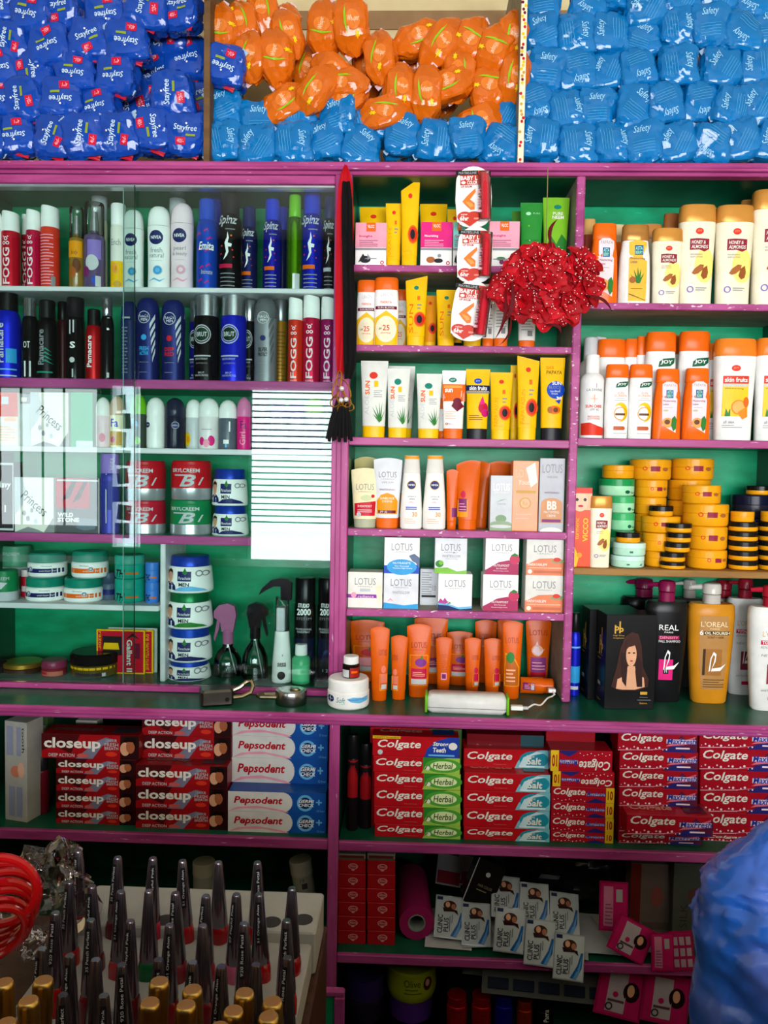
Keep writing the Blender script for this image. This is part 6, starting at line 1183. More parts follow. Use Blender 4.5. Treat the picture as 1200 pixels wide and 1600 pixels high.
CL = [Rr(-.95, .03, .95, .97, '#b4bcc0'), ('P', [(.1, .06), (.55, .35), (.75, .62), (.9, .62), (.85, .3), (.5, .04)], '#1c5a9c'), ('P', [(.3, .06), (.62, .3), (.85, .55), (.7, .2), (.5, .05)], '#5a94c8'), Rr(-.9, .88, -.5, .96, '#1c2850'), ('E', .0, .76, .45, .12, '#3a1c18'), ('E', -.15, .78, .16, .07, 'skin'), ('E', .25, .74, .16, .07, '#a86a50'), ('P', [(-.5, .7), (.5, .66), (.6, .55), (.3, .62), (-.4, .6)], '#2c1414'), T('CLINIC', -.80, .10, -.45, .52, '#28282c', 90, 0, .02), T('PLUS', -.38, .14, -.05, .46, '#28282c', 90, 0, .02), Rr(.0, .15, .06, .5, '#6a7278'), Rr(.15, .35, .2, .55, '#6a7278')]
SM = mat('#a4aab0', .28, .35)
SACH = {}
def sachet(parent, loc, rot, w, h, ops, m, key, seed):
    k = (key, seed)
    if k not in SACH:
        g = sachet_geo(w, h, .005, seed); a = mobj('sachet', [(*g, m)], parent); b = mobj('printed_face', lay(ops, w, h, [g], 6, 6, rough=.3), a, smooth=False) if ops else None
        SACH[k] = a
    else: a = copy_tree(SACH[k], parent)
    a.location = loc; a.rotation_euler = rot; return a
def strip(label, cells, w, h, ops, m, key, base, tilt, roll_=0, name='sachet_strip', grp=None):
    """cells: offsets (dx,dz) inside the strip plane"""
    t = thing(name, label, 'sachets', base, grp, 0, R(tilt), R(roll_))
    for i, (dx, dz) in enumerate(cells): sachet(t, (dx, -.0006 * i, dz), (R(rng.uniform(-4, 4)), R(rng.uniform(-2, 2)), 0), w, h, ops, m, key, i % 3)
    return t
sw_, sh_ = .054, .074
b = P(838, 1497, YC + .012); strip('front strip of three white shampoo sachets hanging over the shelf edge', [(-.055, .018), (0, 0.004), (.052, -.012)], sw_, sh_, CL, SM, 'clinic', (b.x, YC - .012, b.z - .004), -22, 6, grp='white shampoo sachet strips')
b = P(720, 1468, YC + .05); strip('pair of white shampoo sachets lying left of the front strip', [(-.024, .004), (.027, -.004)], sw_, sh_, CL, SM, 'clinic', (b.x, YC + .03, zE + .012), -48, 4, grp='white shampoo sachet strips')
b = P(842, 1440, YC + .06); strip('strip of white shampoo sachets farther back behind the front strip', [(-.062, .012), (-.008, .004), (.046, -.006)], sw_, sh_, CL, SM, 'clinic', (b.x, YC + .050, zE + .030), -42, 5, grp='white shampoo sachet strips')
b = P(715, 1390, YC + .16); strip('red and white sachets piled behind the pink roll', [(-.02, .0), (.025, .006)], .05, .06, [Rr(-.9, .05, .9, .45, '#8a1c30'), Rr(-.8, .5, .8, .95, '#9a9a9a')], mat('#9a9a9c', .35), 'redw', (b.x, b.y, zE + .045), -50, 8)
# heap of flat clear/white sachets under them
def heap(label, pts, zs, col, name='sachet_heap', n=5):
    t = thing(name, label, 'sachets', (pts[0].x, pts[0].y, zs))
    for i in range(n):
        k = i / max(1, n - 1); p = pts[0].lerp(pts[1], k)
        g = sachet_geo(.085, .11, .006, i + 9)
        mobj('sachet', [(*xf(g, Matrix.Translation((p.x - pts[0].x, p.y - pts[0].y + rng.uniform(-.01, .01), .004 + .003 * (i % 3))) @ Matrix.Rotation(R(rng.uniform(-14, 14)), 4, 'Z') @ Matrix.Rotation(R(-84), 4, 'X') @ Matrix.Translation((0, 0, -.0))), mat(col if i % 2 else 'ltgrey', .25, .1))], t)
    return t
heap('flat heap of silvery white sachets along the shelf front', [P(700, 1490, YC + .02), P(1000, 1505, YC + .02)], zE, '#b0b4b4', n=6)
KE = [Rr(-.9, .04, .9, .96, '#b8185c'), Rr(-.55, .1, .25, .9, '#b0a4ac'), ('E', .45, .55, .35, .2, '#241014'), ('E', .42, .58, .16, .12, 'skin'), ('C', -.2, .45, .12, '#b8185c'), Rr(-.5, .3, .2, .35, '#5a3c48'), ('O', -.4, .2, .16, .1, '#303030')]
KB = [Rr(-.9, .04, .9, .96, '#b8185c'), Rr(-.7, .1, -.05, .9, '#c87898'), Rr(.15, .6, .6, .85, '#a8a0a4')] + lines(-.6, -.1, .15, .6, 6, '#8a5068', .4)
PK = mat('#b0145a', .25, .2)
for i, (px, py, Yd, tl, rl, w, h, ops, lab) in enumerate(((958, 1455, .03, -12, 4, .052, .085, KB, 'hot pink sachet standing upright left of the portrait one'), (975, 1494, .0, -18, 28, .072, .062, KE, 'hot pink sachet with dark-haired portrait tilted on the heap'),
        (1036, 1518, -.006, -8, -3, .040, .066, KB, 'hot pink sachet draped over the shelf edge, left of the pair'), (1068, 1517, -.004, -8, -4, .042, .066, [Rr(-.9, .04, .9, .96, '#a01850')] + [Rr(-.7 + .55 * (k % 3), .1 + .28 * (k // 3), -.3 + .55 * (k % 3), .3 + .28 * (k // 3), '#a8909c') for k in range(9)], 'hot pink sachet draped over the shelf edge, right of the pair'))):
    b = P(px, py, YC + Yd); strip(lab, [(0, 0)], w, h, ops, PK, 'pink%d' % i, (b.x, b.y, max(b.z, zE + .003) if i < 2 else b.z), tl, rl, 'sachet', 'hot pink sachets')
# black box, dark crinkled bag, cartons at right
bb = P(745, 1412, YC + .05)
t = thing('black_carton', 'black carton with white dot leaning behind the white sachets', 'box', (bb.x, YC + .10, zE + .05), None, 0, R(-8), R(22))
g = box(-.028, .028, -.02, .02, 0, .085, .001); mobj('body', [(*g, mat('#181614', .25))], t)
mobj('printed_label', lay([('C', .0, .72, .16, 'ltgrey'), T('HAIR COLOR', -.4, .42, .6, .48, '#8a8460'), Rr(-.4, .34, .3, .36, '#8a8460'), Rr(-1, .0, -.94, 1, 'ltgrey')], .056, .085, [g], 0, 0), t, smooth=False)
def crumple(w, d, h, seed, nx=26, nz=16, amp=.3):
    V = []; Fc = []
    for j in range(nz + 1):
        for i in range(nx):
            a = 2 * math.pi * i / nx; b_ = math.pi * (j / nz - .5); c_ = math.cos(b_)
            p = Vector((c_ * math.cos(a), c_ * math.sin(a), math.sin(b_))); k = 1 + amp * noise.noise(p * 2.3 + Vector((seed, 0, 0))) + amp * .7 * abs(noise.noise(p * 6 + Vector((0, seed, 0)))) - amp * .2
            V.append((p.x * k * w / 2, p.y * k * d / 2, h / 2 + p.z * k * h / 2))
    for j in range(nz):
        for i in range(nx):
            i2 = (i + 1) % nx; Fc.append([j * nx + i, j * nx + i2, (j + 1) * nx + i2, (j + 1) * nx + i])
    return V, Fc
b = P(930, 1400, YC + .13); t = mobj('crinkled_bag', [(*crumple(.22, .09, .11, 3, 40, 24, .35), mat('#0c1210', .18))], angle=20); t.location = (b.x - .03, b.y + .02, zE + .03); tag(t, 'heap of black crinkled plastic in the back of the shelf', 'bag')
carton(985, 1050, 1350, 'E2', 'dull grey-brown and red carton in the back right of the low shelf', '#6a5c54', [Rr(-1, .0, -.5, 1, '#6a2018'), ('E', .3, .55, .3, .15, '#8a4a44'), Rr(-.4, .1, .9, .2, '#5a4c44')], depth=.04, d=.09)
carton(1052, 1110, 1350, 'E2', 'dim greenish grey carton next to the blue bag', '#4c5048', [('E', .2, .6, .4, .1, '#5c3c34'), T('SILK', -.6, .2, -.2, .5, '#3c3834', 90)], depth=.04, d=.07)
# bottom row
zG, yG = S['G2']
jo = it('wjar', 603, 683, 1500, 'G2', 'yellow-green tub standing on its purple lid in the bottom row', ('#3c1c60', '#9aa418'), d=.05, zb=P(640, 1600, YC + .06).z, name='hair_cream_tub', cat='tub')
for ch in list(jo.children): bpy.data.objects.remove(ch)
bpy.context.view_layer.update()
W_, H_ = jo['w'], jo['h']
g = loft([(.42 * H_, .44 * W_, .44 * W_, 2), (.50 * H_, .48 * W_, .48 * W_, 2), (.60 * H_, .5 * W_, .5 * W_, 2), (.97 * H_, .5 * W_, .5 * W_, 2), (H_, .47 * W_, .47 * W_, 2)], 26)
mobj('body', [(*g, mat('#9aa418', .3))], jo); mobj('lid', [(*loft([(0, .40 * W_, .40 * W_, 2), (.02 * H_, .42 * W_, .42 * W_, 2), (.41 * H_, .43 * W_, .43 * W_, 2)], 26), mat('#4c2478', .35))], jo)
mobj('printed_label', lay([T('Olive', -.3, .76, .35, .90, '#2c3008', 0, 0, .0), Rr(-.25, .70, .25, .72, '#4a5010'), Rr(-.3, .63, .4, .65, '#4a5010'), ('E', .62, .80, .16, .13, '#3a1c14'), ('E', .62, .82, .08, .07, 'skin')], W_, H_, [g], 8, 2), jo, smooth=False)
jd = it('wjar', 538, 602, 1518, 'G2', 'dark purple tub in the shadow of the bottom row', ('#181020', '#2a1850'), d=.05, zb=P(570, 1610, YC + .06).z, name='hair_cream_tub', cat='tub')
stand = mobj('low_step', [(*box(XC1 + .002, P(700, 1600, YC + .05).x, YC + .03, YB - .01, zG, P(640, 1600, YC + .06).z - .002), mat('#241a14', .6))]); tag(stand, 'dark plank under the tubs in the bottom row', 'plank')
for i, (a, b_, c_, lab) in enumerate(((697, 730, '#b01018', 'shiny red thread spool, left of the pair in the bottom row'), (736, 768, '#b01018', 'shiny red thread spool, right of the pair in the bottom row'), (772, 802, '#1418a0', 'shiny blue can beside the red spools'), (806, 832, '#a03010', 'orange-red can in the bottom row'), (834, 866, '#141414', 'black can with upright white lettering in the bottom row'))):
    it('can', a, b_, 1552 if i < 3 else 1560, 'G2', lab, (c_, c_ if i != 4 else 'black'), [T('Pama', -.2, .5, .3, .85, 'white', 90)] if i == 4 else ([Rr(-.9, .1 + .1 * k, .9, .11 + .1 * k, '#7a0c10') for k in range(9)] if i < 2 else []), d=.03, name='thread_spool' if i < 2 else 'spray_can', cat='spool' if i < 2 else 'spray can', met=(.6, .6), rough=.25)
BL = [Rr(-.9, .1, .9, .9, '#4a4e50'), Rr(-.8, .55, .8, .85, '#787c7c')]
for i, (px, py, n_, lab) in enumerate(((770, 1548, 6, 'row of grey blister packs hanging in the bottom row'), (850, 1535, 5, 'upper grey film pack behind the blister row'))):
    b = P(px, py, YC + .02 + .02 * i); bw = .046
    t = thing('blister_pack', lab, 'pack', (b.x, b.y, b.z), None, 0, R(-30), R(4))
    if i == 0:
        mobj('backing', [(*box(-.02, n_ * bw + .01, .0, .001, -.005, .04, .0002), mat('#50524e', .3))], t)
        for k in range(n_): mobj('blister', [(*box(k * bw - .01, k * bw + .028, -.004, .0, .004, .022, .0015), mat('#1c2434', .15))], t)
    else: mobj('film', [(*xf(sachet_geo(.30, .05, .006, 4), Matrix.Translation((0, 0, 0))), mat('#5c605a', .2))], t)
    t['h'] = 0
b = P(985, 1585, YC + .01)
for i, (px, py, rl, lab) in enumerate(((962, 1590, 14, 'hot pink sachet with portrait in the bottom row, nearer the blister packs'), (1035, 1600, 10, 'hot pink sachet in the bottom row next to the blue bag'))):
    b = P(px, py, YC + .01); strip(lab, [(0, 0)], .085, .085, KE, PK, 'pinkb%d' % i, b, -15, rl, 'sachet', 'hot pink sachets')
# ================================================================== POUCHES ON TOP
def pouch_geo(w, h, d, seed, kind):
    """plump sealed pack: rounded cushion with tucked ends and dented film"""
    n = 12; V = []; Fc = []; idx = {}
    def vert(p):
        k = tuple(round(c, 5) for c in p)
        if k in idx: return idx[k]
        q = Vector(p); e = 4.6 if kind != 'o' else 3.6
        l = (abs(q.x) ** e + abs(q.y) ** e + abs(q.z) ** e) ** (1 / e); q = q / l
        nn = noise.noise(q * 1.7 + Vector((seed * 3.1, 0, 0))) * .15 + noise.noise(q * 4.2 + Vector((0, seed * 2.3, 0))) * .05 - .10 * abs(noise.noise(q * 2.6 + Vector((seed, 5, seed)))) + .03
        q = q * (1 + nn)
        if kind == 'o':
            t = abs(q.z); q.x *= 1 - .42 * max(0, t - .5) / .5; q.y *= 1 - .6 * max(0, t - .45) / .55; q.x += .05 * math.sin(q.z * 6 + seed) * t; q.y -= .05 * abs(math.sin(q.z * 5 + q.x * 6 + seed))
        else:
            q.x *= 1 - .10 * q.z * (1 if seed % 2 else -1)
        idx[k] = len(V); V.append((q.x * w / 2, q.y * d / 2, h / 2 + q.z * h / 2)); return idx[k]
    for ax in range(3):
        for s in (-1, 1):
            for i in range(n):
                for j in range(n):
                    f = []
                    for a, b in ((0, 0), (1, 0), (1, 1), (0, 1)):
                        u, v = -1 + 2 * (i + a) / n, -1 + 2 * (j + b) / n; p = [0, 0, 0]; p[ax] = s; p[(ax + 1) % 3] = u; p[(ax + 2) % 3] = v; f.append(vert(p))
                    if s < 0: f.reverse()
                    Fc.append(f)
    return V, Fc
def film(key, rough=.2, bs=32):
    return mat(key, rough, .0, .6, 0, .8, bs, .22, 1, 14)
POUCH = {}
OPS_S = [T('Stayfree', -.62, .46, .58, .66, '#c8e0ee', 0, .12, .01), Rr(.0, .37, .5, .43, '#8a9c30'), Rr(-.52, .14, .0, .33, '#c81838'), T('40/-', -.44, .18, -.08, .29, '#f0a0b0', 0, 0, .02), ('C', .02, .70, .05, 'white')]
OPS_F = [T('Safety', -.45, .62, .45, .86, '#9cd4ee', 0, .35, .0)] + [Rr(-.55, .16 + .07 * i, .55, .168 + .07 * i, '#58b4dc') for i in range(5)]
OPS_W = [('E', .08, .50, .44, .17, '#e07a2c'), ('P', [(-.34, .76), (-.46, .62), (-.48, .46), (-.40, .34), (-.26, .25), (-.33, .38), (-.36, .5), (-.34, .62)], '#8ac020'), T('Whisper', -.26, .44, .46, .57, '#f8d0a8', 0, .1, .01), ('P', [(.3 + .16 * math.cos(i * math.pi / 6) * (1 if i % 2 else .55), .26 + .085 * math.sin(i * math.pi / 6) * (1 if i % 2 else .55)) for i in range(12)], '#f0c818')]
def make_pouch(kind, var):
    k = (kind, var)
    if k in POUCH: return POUCH[k]
    dims = {'s': (.078, .080, .05), 'f': (.072, .076, .052), 'o': (.060, .100, .046)}[kind]
    colr = {'s': '#0a44a8', 'f': '#0070b4', 'o': '#d8660a'}[kind]; ops = {'s': OPS_S, 'f': OPS_F, 'o': OPS_W}[kind]
    g = pouch_geo(*dims, var * 1.37 + {'s': 0, 'f': 20, 'o': 40}[kind], kind)
    t = bpy.data.objects.new('pouch', None); COL.objects.link(t)
    wr = mobj('wrapper', [(*g, film(colr))], t, angle=16)
    angs = {'s': [0, 185, 75, 200, -80, 25, 170, 90], 'f': [0, 90, 150, -80, 20, 195, 60, -30], 'o': [0, 0, 15, -20, 180, 5, -90, 80]}[kind]
    mobj('printed_face', lay(ops, dims[0] * .92, dims[1] * .92, [xf(g, Matrix.Translation((0, 0, -dims[1] * .04)))], 8, 8, ang=R(angs[var % 8]), rough=.25, off0=.0009), wr, smooth=False).location.z = dims[1] * .04
    w, h, d = dims
    for s in (-1, 1):                                  # crimped seal ears
        xe = s * w * .40 if kind != 'o' else s * w * .06; ze = h * (.85 if (var + s) % 2 else .12) if kind != 'o' else h * (.99 if s > 0 else .02)
        e = xf(sachet_geo(.013, .011, .0015, var), Matrix.Translation((xe, -d * .22 if kind != 'o' else 0, ze - .005)) @ Matrix.Rotation(R(s * 35), 4, 'Y'))
        mobj('seal_flap', [(*e, mat('#9ab4cc' if kind != 'o' else '#d8b8c0', .25))], t)
    if kind == 's':
        mobj('red_seam', [(*xf(sachet_geo(.026, .014, .004, 3), Matrix.Translation((w * .1, -d * .2, -.003)) @ Matrix.Rotation(R(20), 4, 'Y')), mat('#b8142c', .25))], t)
    t.location = (0, -9, 0); POUCH[k] = [t, dims, False]; return POUCH[k]
def pouches(kind, pts, sect, group, d0=.035, sc=1.0, dep=None):
    rows = {}
    for p in pts: rows.setdefault(p[2], []).append(p)
    for rk, row in rows.items():
        row.sort(key=lambda p: p[0])
        for i, p in enumerate(row):
            var = rng.randrange(8); e = make_pouch(kind, var)
            if e[2]: o = copy_tree(e[0])
            else: o = e[0]; e[2] = True
            Y = (dep if dep is not None else d0) + rng.uniform(-.006, .006)
            k = rng.uniform(.95, 1.06) * sc * (p[3] if len(p) > 3 else 1)
            c = P(p[0], p[1], Y); h = e[1][1] * k
            o.location = (c.x, Y, max(ZTOP + .001, c.z - h / 2)); o.scale = (k, k, k)
            o.rotation_euler = (R(rng.uniform(-8, 8)), R(rng.uniform(-9, 9)) + R(p[4] if len(p) > 4 else 0), R(rng.uniform(-10, 10)))
            if len(p) > 4 and p[4]: o.location.z += 0
            tag(o, sect[0] + ' ' + sect[1] if rk == 'single' else '%s, %s from left in %s row %s' % (sect[0], ORD[i], rk, sect[1]), 'pouch', group)
A, B_, C_, D_, E_ = 'bottom', 'second', 'third', 'fourth', 'fifth'
sec = ('dark blue pouch', 'of left pile')
pouches('s', [(30, 215, A), (86, 217, A), (140, 215, A), (193, 215, A), (240, 207, A), (292, 213, A), (-22, 216, A)], sec, 'dark blue pouches', .045)
pouches('s', [(3, 158, B_), (46, 160, B_), (100, 158, B_), (160, 170, B_), (272, 152, B_)], sec, 'dark blue pouches', .055)
pouches('s', [(2, 112, C_), (57, 116, C_), (124, 118, C_), (185, 122, C_)], sec, 'dark blue pouches', .06)
pouches('s', [(22, 71, D_), (84, 76, D_), (143, 66, D_), (205, 69, D_)], sec, 'dark blue pouches', .065)
pouches('s', [(3, 8, E_), (52, 27, E_), (105, 20, E_), (173, 27, E_), (226, 14, E_), (287, 18, E_), (-30, 40, E_)], sec, 'dark blue pouches', .07)
pouches('s', [(250, 120, 'upper'), (292, 95, 'upper'), (240, 170, 'lower'), (305, 160, 'lower'), (268, 60, 'upper'), (215, 160, 'lower')], ('dark blue pouch in the shadow', 'behind left pile'), 'dark blue pouches', .14, 1.1)
pouches('s', [(350, 107, 'single')], ('dark blue pouch among the orange ones', 'beside the raw board'), 'dark blue pouches', .04)
sec = ('orange pouch', 'of middle pile')
pouches('o', [(412, 146, A, 1, 60), (470, 137, A, 1, 40), (512, 146, A, 1, 55), (562, 147, A, 1, 70), (622, 143, A, 1, 10), (662, 150, A, 1, 8), (709, 171, A, 1.05, 70), (755, 138, A, 1, 10), (793, 124, A, 1, 8)], sec, 'orange pouches', .05)
pouches('o', [(394, 92, B_, 1, -10), (434, 92, B_, 1.05, -5), (502, 98, B_, 1, 85), (556, 100, B_, 1, -60), (599, 92, B_, 1, -12), (662, 108, B_, 1, 80), (711, 118, B_, 1, 12)], sec, 'orange pouches', .055)
pouches('o', [(350, 52, C_, 1.0, -5), (391, 35, C_, 1, -25), (462, 54, C_, 1, -25), (507, 50, C_, 1.05, -5), (553, 42, C_, 1.1, 0), (616, 36, C_, 1, 60), (662, 62, C_, 1.05, 40), (712, 62, C_, 1, 40), (756, 80, C_, 1, 15), (790, 64, C_, 1, 18)], sec, 'orange pouches', .065)
pouches('o', [(420, 19, D_, 1, -15), (491, 10, D_, 1.1, 70)], sec, 'orange pouches', .085)
pouches('o', [(440, 50, 'hidden'), (530, 140, 'hidden'), (640, 90, 'hidden'), (690, 140, 'hidden'), (580, 110, 'hidden'), (735, 110, 'hidden'), (480, 110, 'hidden')], ('orange pouch in the shade', 'behind middle pile'), 'orange pouches', .12)
sec = ('light blue pouch', 'of middle pile')
pouches('f', [(352, 224, A), (404, 231, A), (459, 227, A), (511, 223, A), (559, 231, A), (632, 214, A), (678, 224, A), (732, 218, A), (781, 228, A)], sec, 'light blue pouches', .042)
pouches('f', [(354, 172, B_), (408, 196, B_), (467, 179, B_), (530, 184, B_), (582, 194, B_), (781, 187, B_)], sec, 'light blue pouches', .06)
sec = ('light blue pouch', 'of right pile')
pouches('f', [(838, 221, A), (898, 229, A), (952, 226, A), (1008, 226, A), (1058, 227, A), (1105, 228, A), (1154, 223, A), (1203, 225, A)], sec, 'light blue pouches', .042)
pouches('f', [(838, 168, B_), (884, 178, B_), (930, 175, B_), (987, 172, B_), (1038, 168, B_), (1088, 167, B_), (1132, 170, B_), (1180, 168, B_)], sec, 'light blue pouches', .055)
pouches('f', [(848, 115, C_), (900, 117, C_), (950, 115, C_), (998, 112, C_), (1057, 108, C_), (1122, 110, C_), (1182, 108, C_)], sec, 'light blue pouches', .062)
pouches('f', [(847, 56, D_), (897, 60, D_), (948, 57, D_), (1003, 67, D_), (1057, 48, D_), (1106, 45, D_), (1153, 54, D_), (1198, 52, D_)], sec, 'light blue pouches', .068)
pouches('f', [(850, 10, E_), (917, 10, E_), (1007, 16, E_), (1060, 0, E_), (1120, 2, E_), (1172, 6, E_), (965, -8, E_)], sec, 'light blue pouches', .075)
for k_, e in list(POUCH.items()):
    if not e[2]:
        for ch in list(e[0].children): bpy.data.objects.remove(ch)
        bpy.data.objects.remove(e[0])

# ================================================================== HANGING THINGS
# string and red flower ball
YF = -.075
c0 = P(851, 448, YF); top = P(848, 262, YF)
st = tube([(0, 0, 0), (.0006, .0, .06), (0, 0, (top - c0).z)], .0009, 6)
fb = thing('flower_ball', 'ball of red fabric flowers with glitter and feathers hanging on a string', 'decoration', (c0.x, c0.y, c0.z))
mobj('string', [(*st, mat('#8a7a58', .8))], fb)
RD = [mat('#c00c1c', .55, vary=.3), mat('#a80a18', .6, vary=.3), mat('#d81828', .5, vary=.3)]
def petal_geo(l, w, curl, seed):
    nx, nz = 5, 6; V = []; Fc = []
    for s in (0, 1):
        for j in range(nz):
            v = j / (nz - 1); ww = w * math.sin(math.pi * (.12 + .80 * v)) ** .7 * (1 + .08 * math.sin(v * 14 + seed))
            for i in range(nx):
                u = i / (nx - 1) * 2 - 1
                V.append((u * ww / 2, -curl * v * v * l + .25 * l * u * u * (.3 + v) * .5 + .002 * math.sin(seed + u * 5 + v * 7) + s * .0007, v * l))
    o = nx * nz
    for j in range(nz - 1):
        for i in range(nx - 1):
            a = j * nx + i; Fc += [[a, a + 1, a + nx + 1, a + nx], [o + a, o + a + nx, o + a + nx + 1, o + a + 1]]
    rim = [i for i in range(nx)] + [j * nx + nx - 1 for j in range(1, nz)] + [(nz - 1) * nx + i for i in range(nx - 2, -1, -1)] + [j * nx for j in range(nz - 2, 0, -1)]
    for k in range(len(rim)): a, b = rim[k], rim[(k + 1) % len(rim)]; Fc.append([a, b, o + b, o + a])
    return fixn(V, Fc)
PET = [mobj('petal', [(*petal_geo(.036, .034, .35 + .12 * i, i * 2.1), RD[i % 3])], fb) for i in range(5)]
PE_USED = [False] * 5
rf = random.Random(5); beads = []
heads = [(0, 0, .0), (-.048, 0, .018), (.052, 0, .024), (-.038, 0, -.030), (.036, 0, -.034), (.004, 0, .036), (-.066, 0, -.008), (.070, 0, -.004), (0, 0, -.042), (.066, 0, .036), (-.020, 0, .044)]
for hi, (hx, hy, hz) in enumerate(heads):
    hy = -.030 + .35 * math.hypot(hx, hz)
    hd = Vector((hx * 9, -1.0, hz * 9)).normalized(); qh = hd.to_track_quat('Z', 'Y')
    for ring, (cnt, tilt) in enumerate(((4, 14), (7, 38), (10, 62))):
        for k in range(cnt):
            a = 2 * math.pi * (k + .5 * ring + rf.uniform(-.15, .15)) / cnt; i = rf.randrange(5)
            if PE_USED[i]: o = PET[i].copy(); COL.objects.link(o); o.parent = fb
            else: o = PET[i]; PE_USED[i] = True
            M = qh.to_matrix().to_4x4() @ Matrix.Rotation(a, 4, 'Z') @ Matrix.Rotation(R(tilt + rf.uniform(-10, 10)), 4, 'X')
            sc = (.55, .75, .92)[ring] * rf.uniform(.8, 1.12)
            o.matrix_local = Matrix.Translation((hx, hy, hz)) @ M @ Matrix.Scale(sc, 4)
    for k in range(30):
        a = rf.uniform(0, 2 * math.pi); rr = rf.uniform(.008, .034)
        p = Vector((hx, hy, hz)) + qh @ Vector((rr * math.cos(a), rr * math.sin(a), rf.uniform(.018, .026) - rr * .35))
        beads.append((*ball(p, .00095, 1, 1, 1, 6, 4), mat('#ffe4dc', .1)))
bd = mobj('glitter_beads', beads, fb); bd['kind'] = 'stuff'
mobj('core', [(*ball((0, 0, 0), .05, 1.4, .5, 1.1, 16, 10), mat('#7a0810', .8))], fb)
def feather(p0, p1, w, n=9):
    a, b = Vector(p0), Vector(p1); V = []; Fc = []; d = (b - a); sd = Vector((-d.z, 0, d.x)).normalized()
    for s in (0, 1):
        for i in range(n):
            k = i / (n - 1); ww = w * math.sin(math.pi * (k * .9 + .08)); c = a.lerp(b, k) + sd * (.012 * math.sin(k * 2.6)) + Vector((0, s * .0006, 0))
            V += [tuple(c - sd * ww), tuple(c + Vector((0, -.001, 0))), tuple(c + sd * ww)]
    for i in range(n - 1):
        for j in range(2): q = i * 3 + j; Fc.append([q, q + 1, q + 4, q + 3]); o = 3 * n; Fc.append([o + q, o + q + 3, o + q + 4, o + q + 1])
    return V, Fc
for p0, p1, w in (((.005, -.03, .06), (.020, -.03, .105), .0035), ((-.06, -.03, .0), (-.080, -.03, -.07), .004), ((-.07, -.02, -.01), (-.093, -.03, -.095), .003), ((-.06, -.02, -.05), (-.085, -.035, -.105), .002), ((.065, -.03, -.02), (.107, -.03, -.052), .0028), ((.0, -.03, -.07), (.02, -.035, -.092), .003)):
    mobj('feather', [(*feather(p0, p1, w), mat('#5c0c14', .7))], fb)

# red and black scarf with gold ornament and tassel
YS = -.045
sc = thing('hanging_scarf', 'folded black and red scarf with gold bead ornament and black tassel on the pink post', 'scarf', P(533, 690, YS))
org = Vector(sc.location)
def cloth(rows, th, folds, m, name):
    """rows: (py, pxl, pxr) -> draped strip with folds"""
    nx = 9; V = []; Fc = []; nr = len(rows)
    for s in (0, 1):
        for j, (py, a, b) in enumerate(rows):
            for i in range(nx):
                u = i / (nx - 1); p = P(a + (b - a) * u, py, YS) - org
                V.append((p.x, p.y - th * .5 * math.sin(u * math.pi) - .003 * math.sin(u * folds * 6.28 + j * .5) + s * .002, p.z))
    o = nx * nr
    for j in range(nr - 1):
        for i in range(nx - 1):
            a = j * nx + i; Fc += [[a, a + 1, a + nx + 1, a + nx], [o + a, o + a + nx, o + a + nx + 1, o + a + 1]]
    rim = [i for i in range(nx)] + [j * nx + nx - 1 for j in range(1, nr)] + [(nr - 1) * nx + i for i in range(nx - 2, -1, -1)] + [j * nx for j in range(nr - 2, 0, -1)]
    for k in range(len(rim)): a, b = rim[k], rim[(k + 1) % len(rim)]; Fc.append([a, b, o + b, o + a])
    mobj(name, [(*fixn(V, Fc), m)], sc)
cloth([(258, 538, 542), (270, 533, 547), (290, 529, 551), (340, 526, 552), (400, 525, 552), (460, 524, 551), (520, 524, 545), (560, 525, 540), (584, 526, 536)], .006, 1.2, mat('#b40818', .75), 'red_cloth')
YS -= .008
cloth([(284, 535, 547), (310, 534, 550), (360, 534, 551), (420, 535, 553), (480, 536, 556), (530, 536, 557), (570, 537, 556), (592, 538, 550)], .006, 1.4, mat('#0c0a0c', .85), 'black_cloth')
gs = []; GD = metal('#c8923c', .3)
for cx, cy, rx_, ry_, rot in ((526, 605, 5, 16, 20), (540, 608, 6, 16, -22), (533, 620, 6, 12, 0), (524, 628, 7, 9, 40), (541, 628, 7, 9, -30), (546, 636, 6, 7, -60), (534, 640, 7, 6, 0), (530, 592, 4, 12, 5)):
    pts = []
    for i in range(14):
        a = 2 * math.pi * i / 14; x, y = rx_ * math.cos(a), ry_ * math.sin(a); cr, sr = math.cos(R(rot)), math.sin(R(rot)); pts.append(tuple(P(cx + x * cr - y * sr, cy + x * sr + y * cr, YS - .004) - org))
    gs.append(pts)
for pts in gs: mobj('gold_loop', [(*tube(pts, .0013, 6, True), GD)], sc)
for cx, cy in ((534, 607), (533, 625), (541, 624)): mobj('gem', [(*ball(P(cx, cy, YS - .006) - org, .0045, 1, .6, 1), mat('#d8d0d8', .05, .3))], sc)
for i in range(13):
    k = i / 12; a = P(529 + 12 * k, 622, YS + .002) - org; b = P(511 + 38 * k, 686 + 5 * math.sin(i * 2.3), YS + .002 * math.sin(i * 3)) - org; m_ = a.lerp(b, .5) + Vector((.002 * (k - .5), -.006, .0))
    mobj('tassel_strand', [(*tube([a, m_, b], [.0030, .0036, .0030], 6), mat('#0c0a0c', .8))], sc)

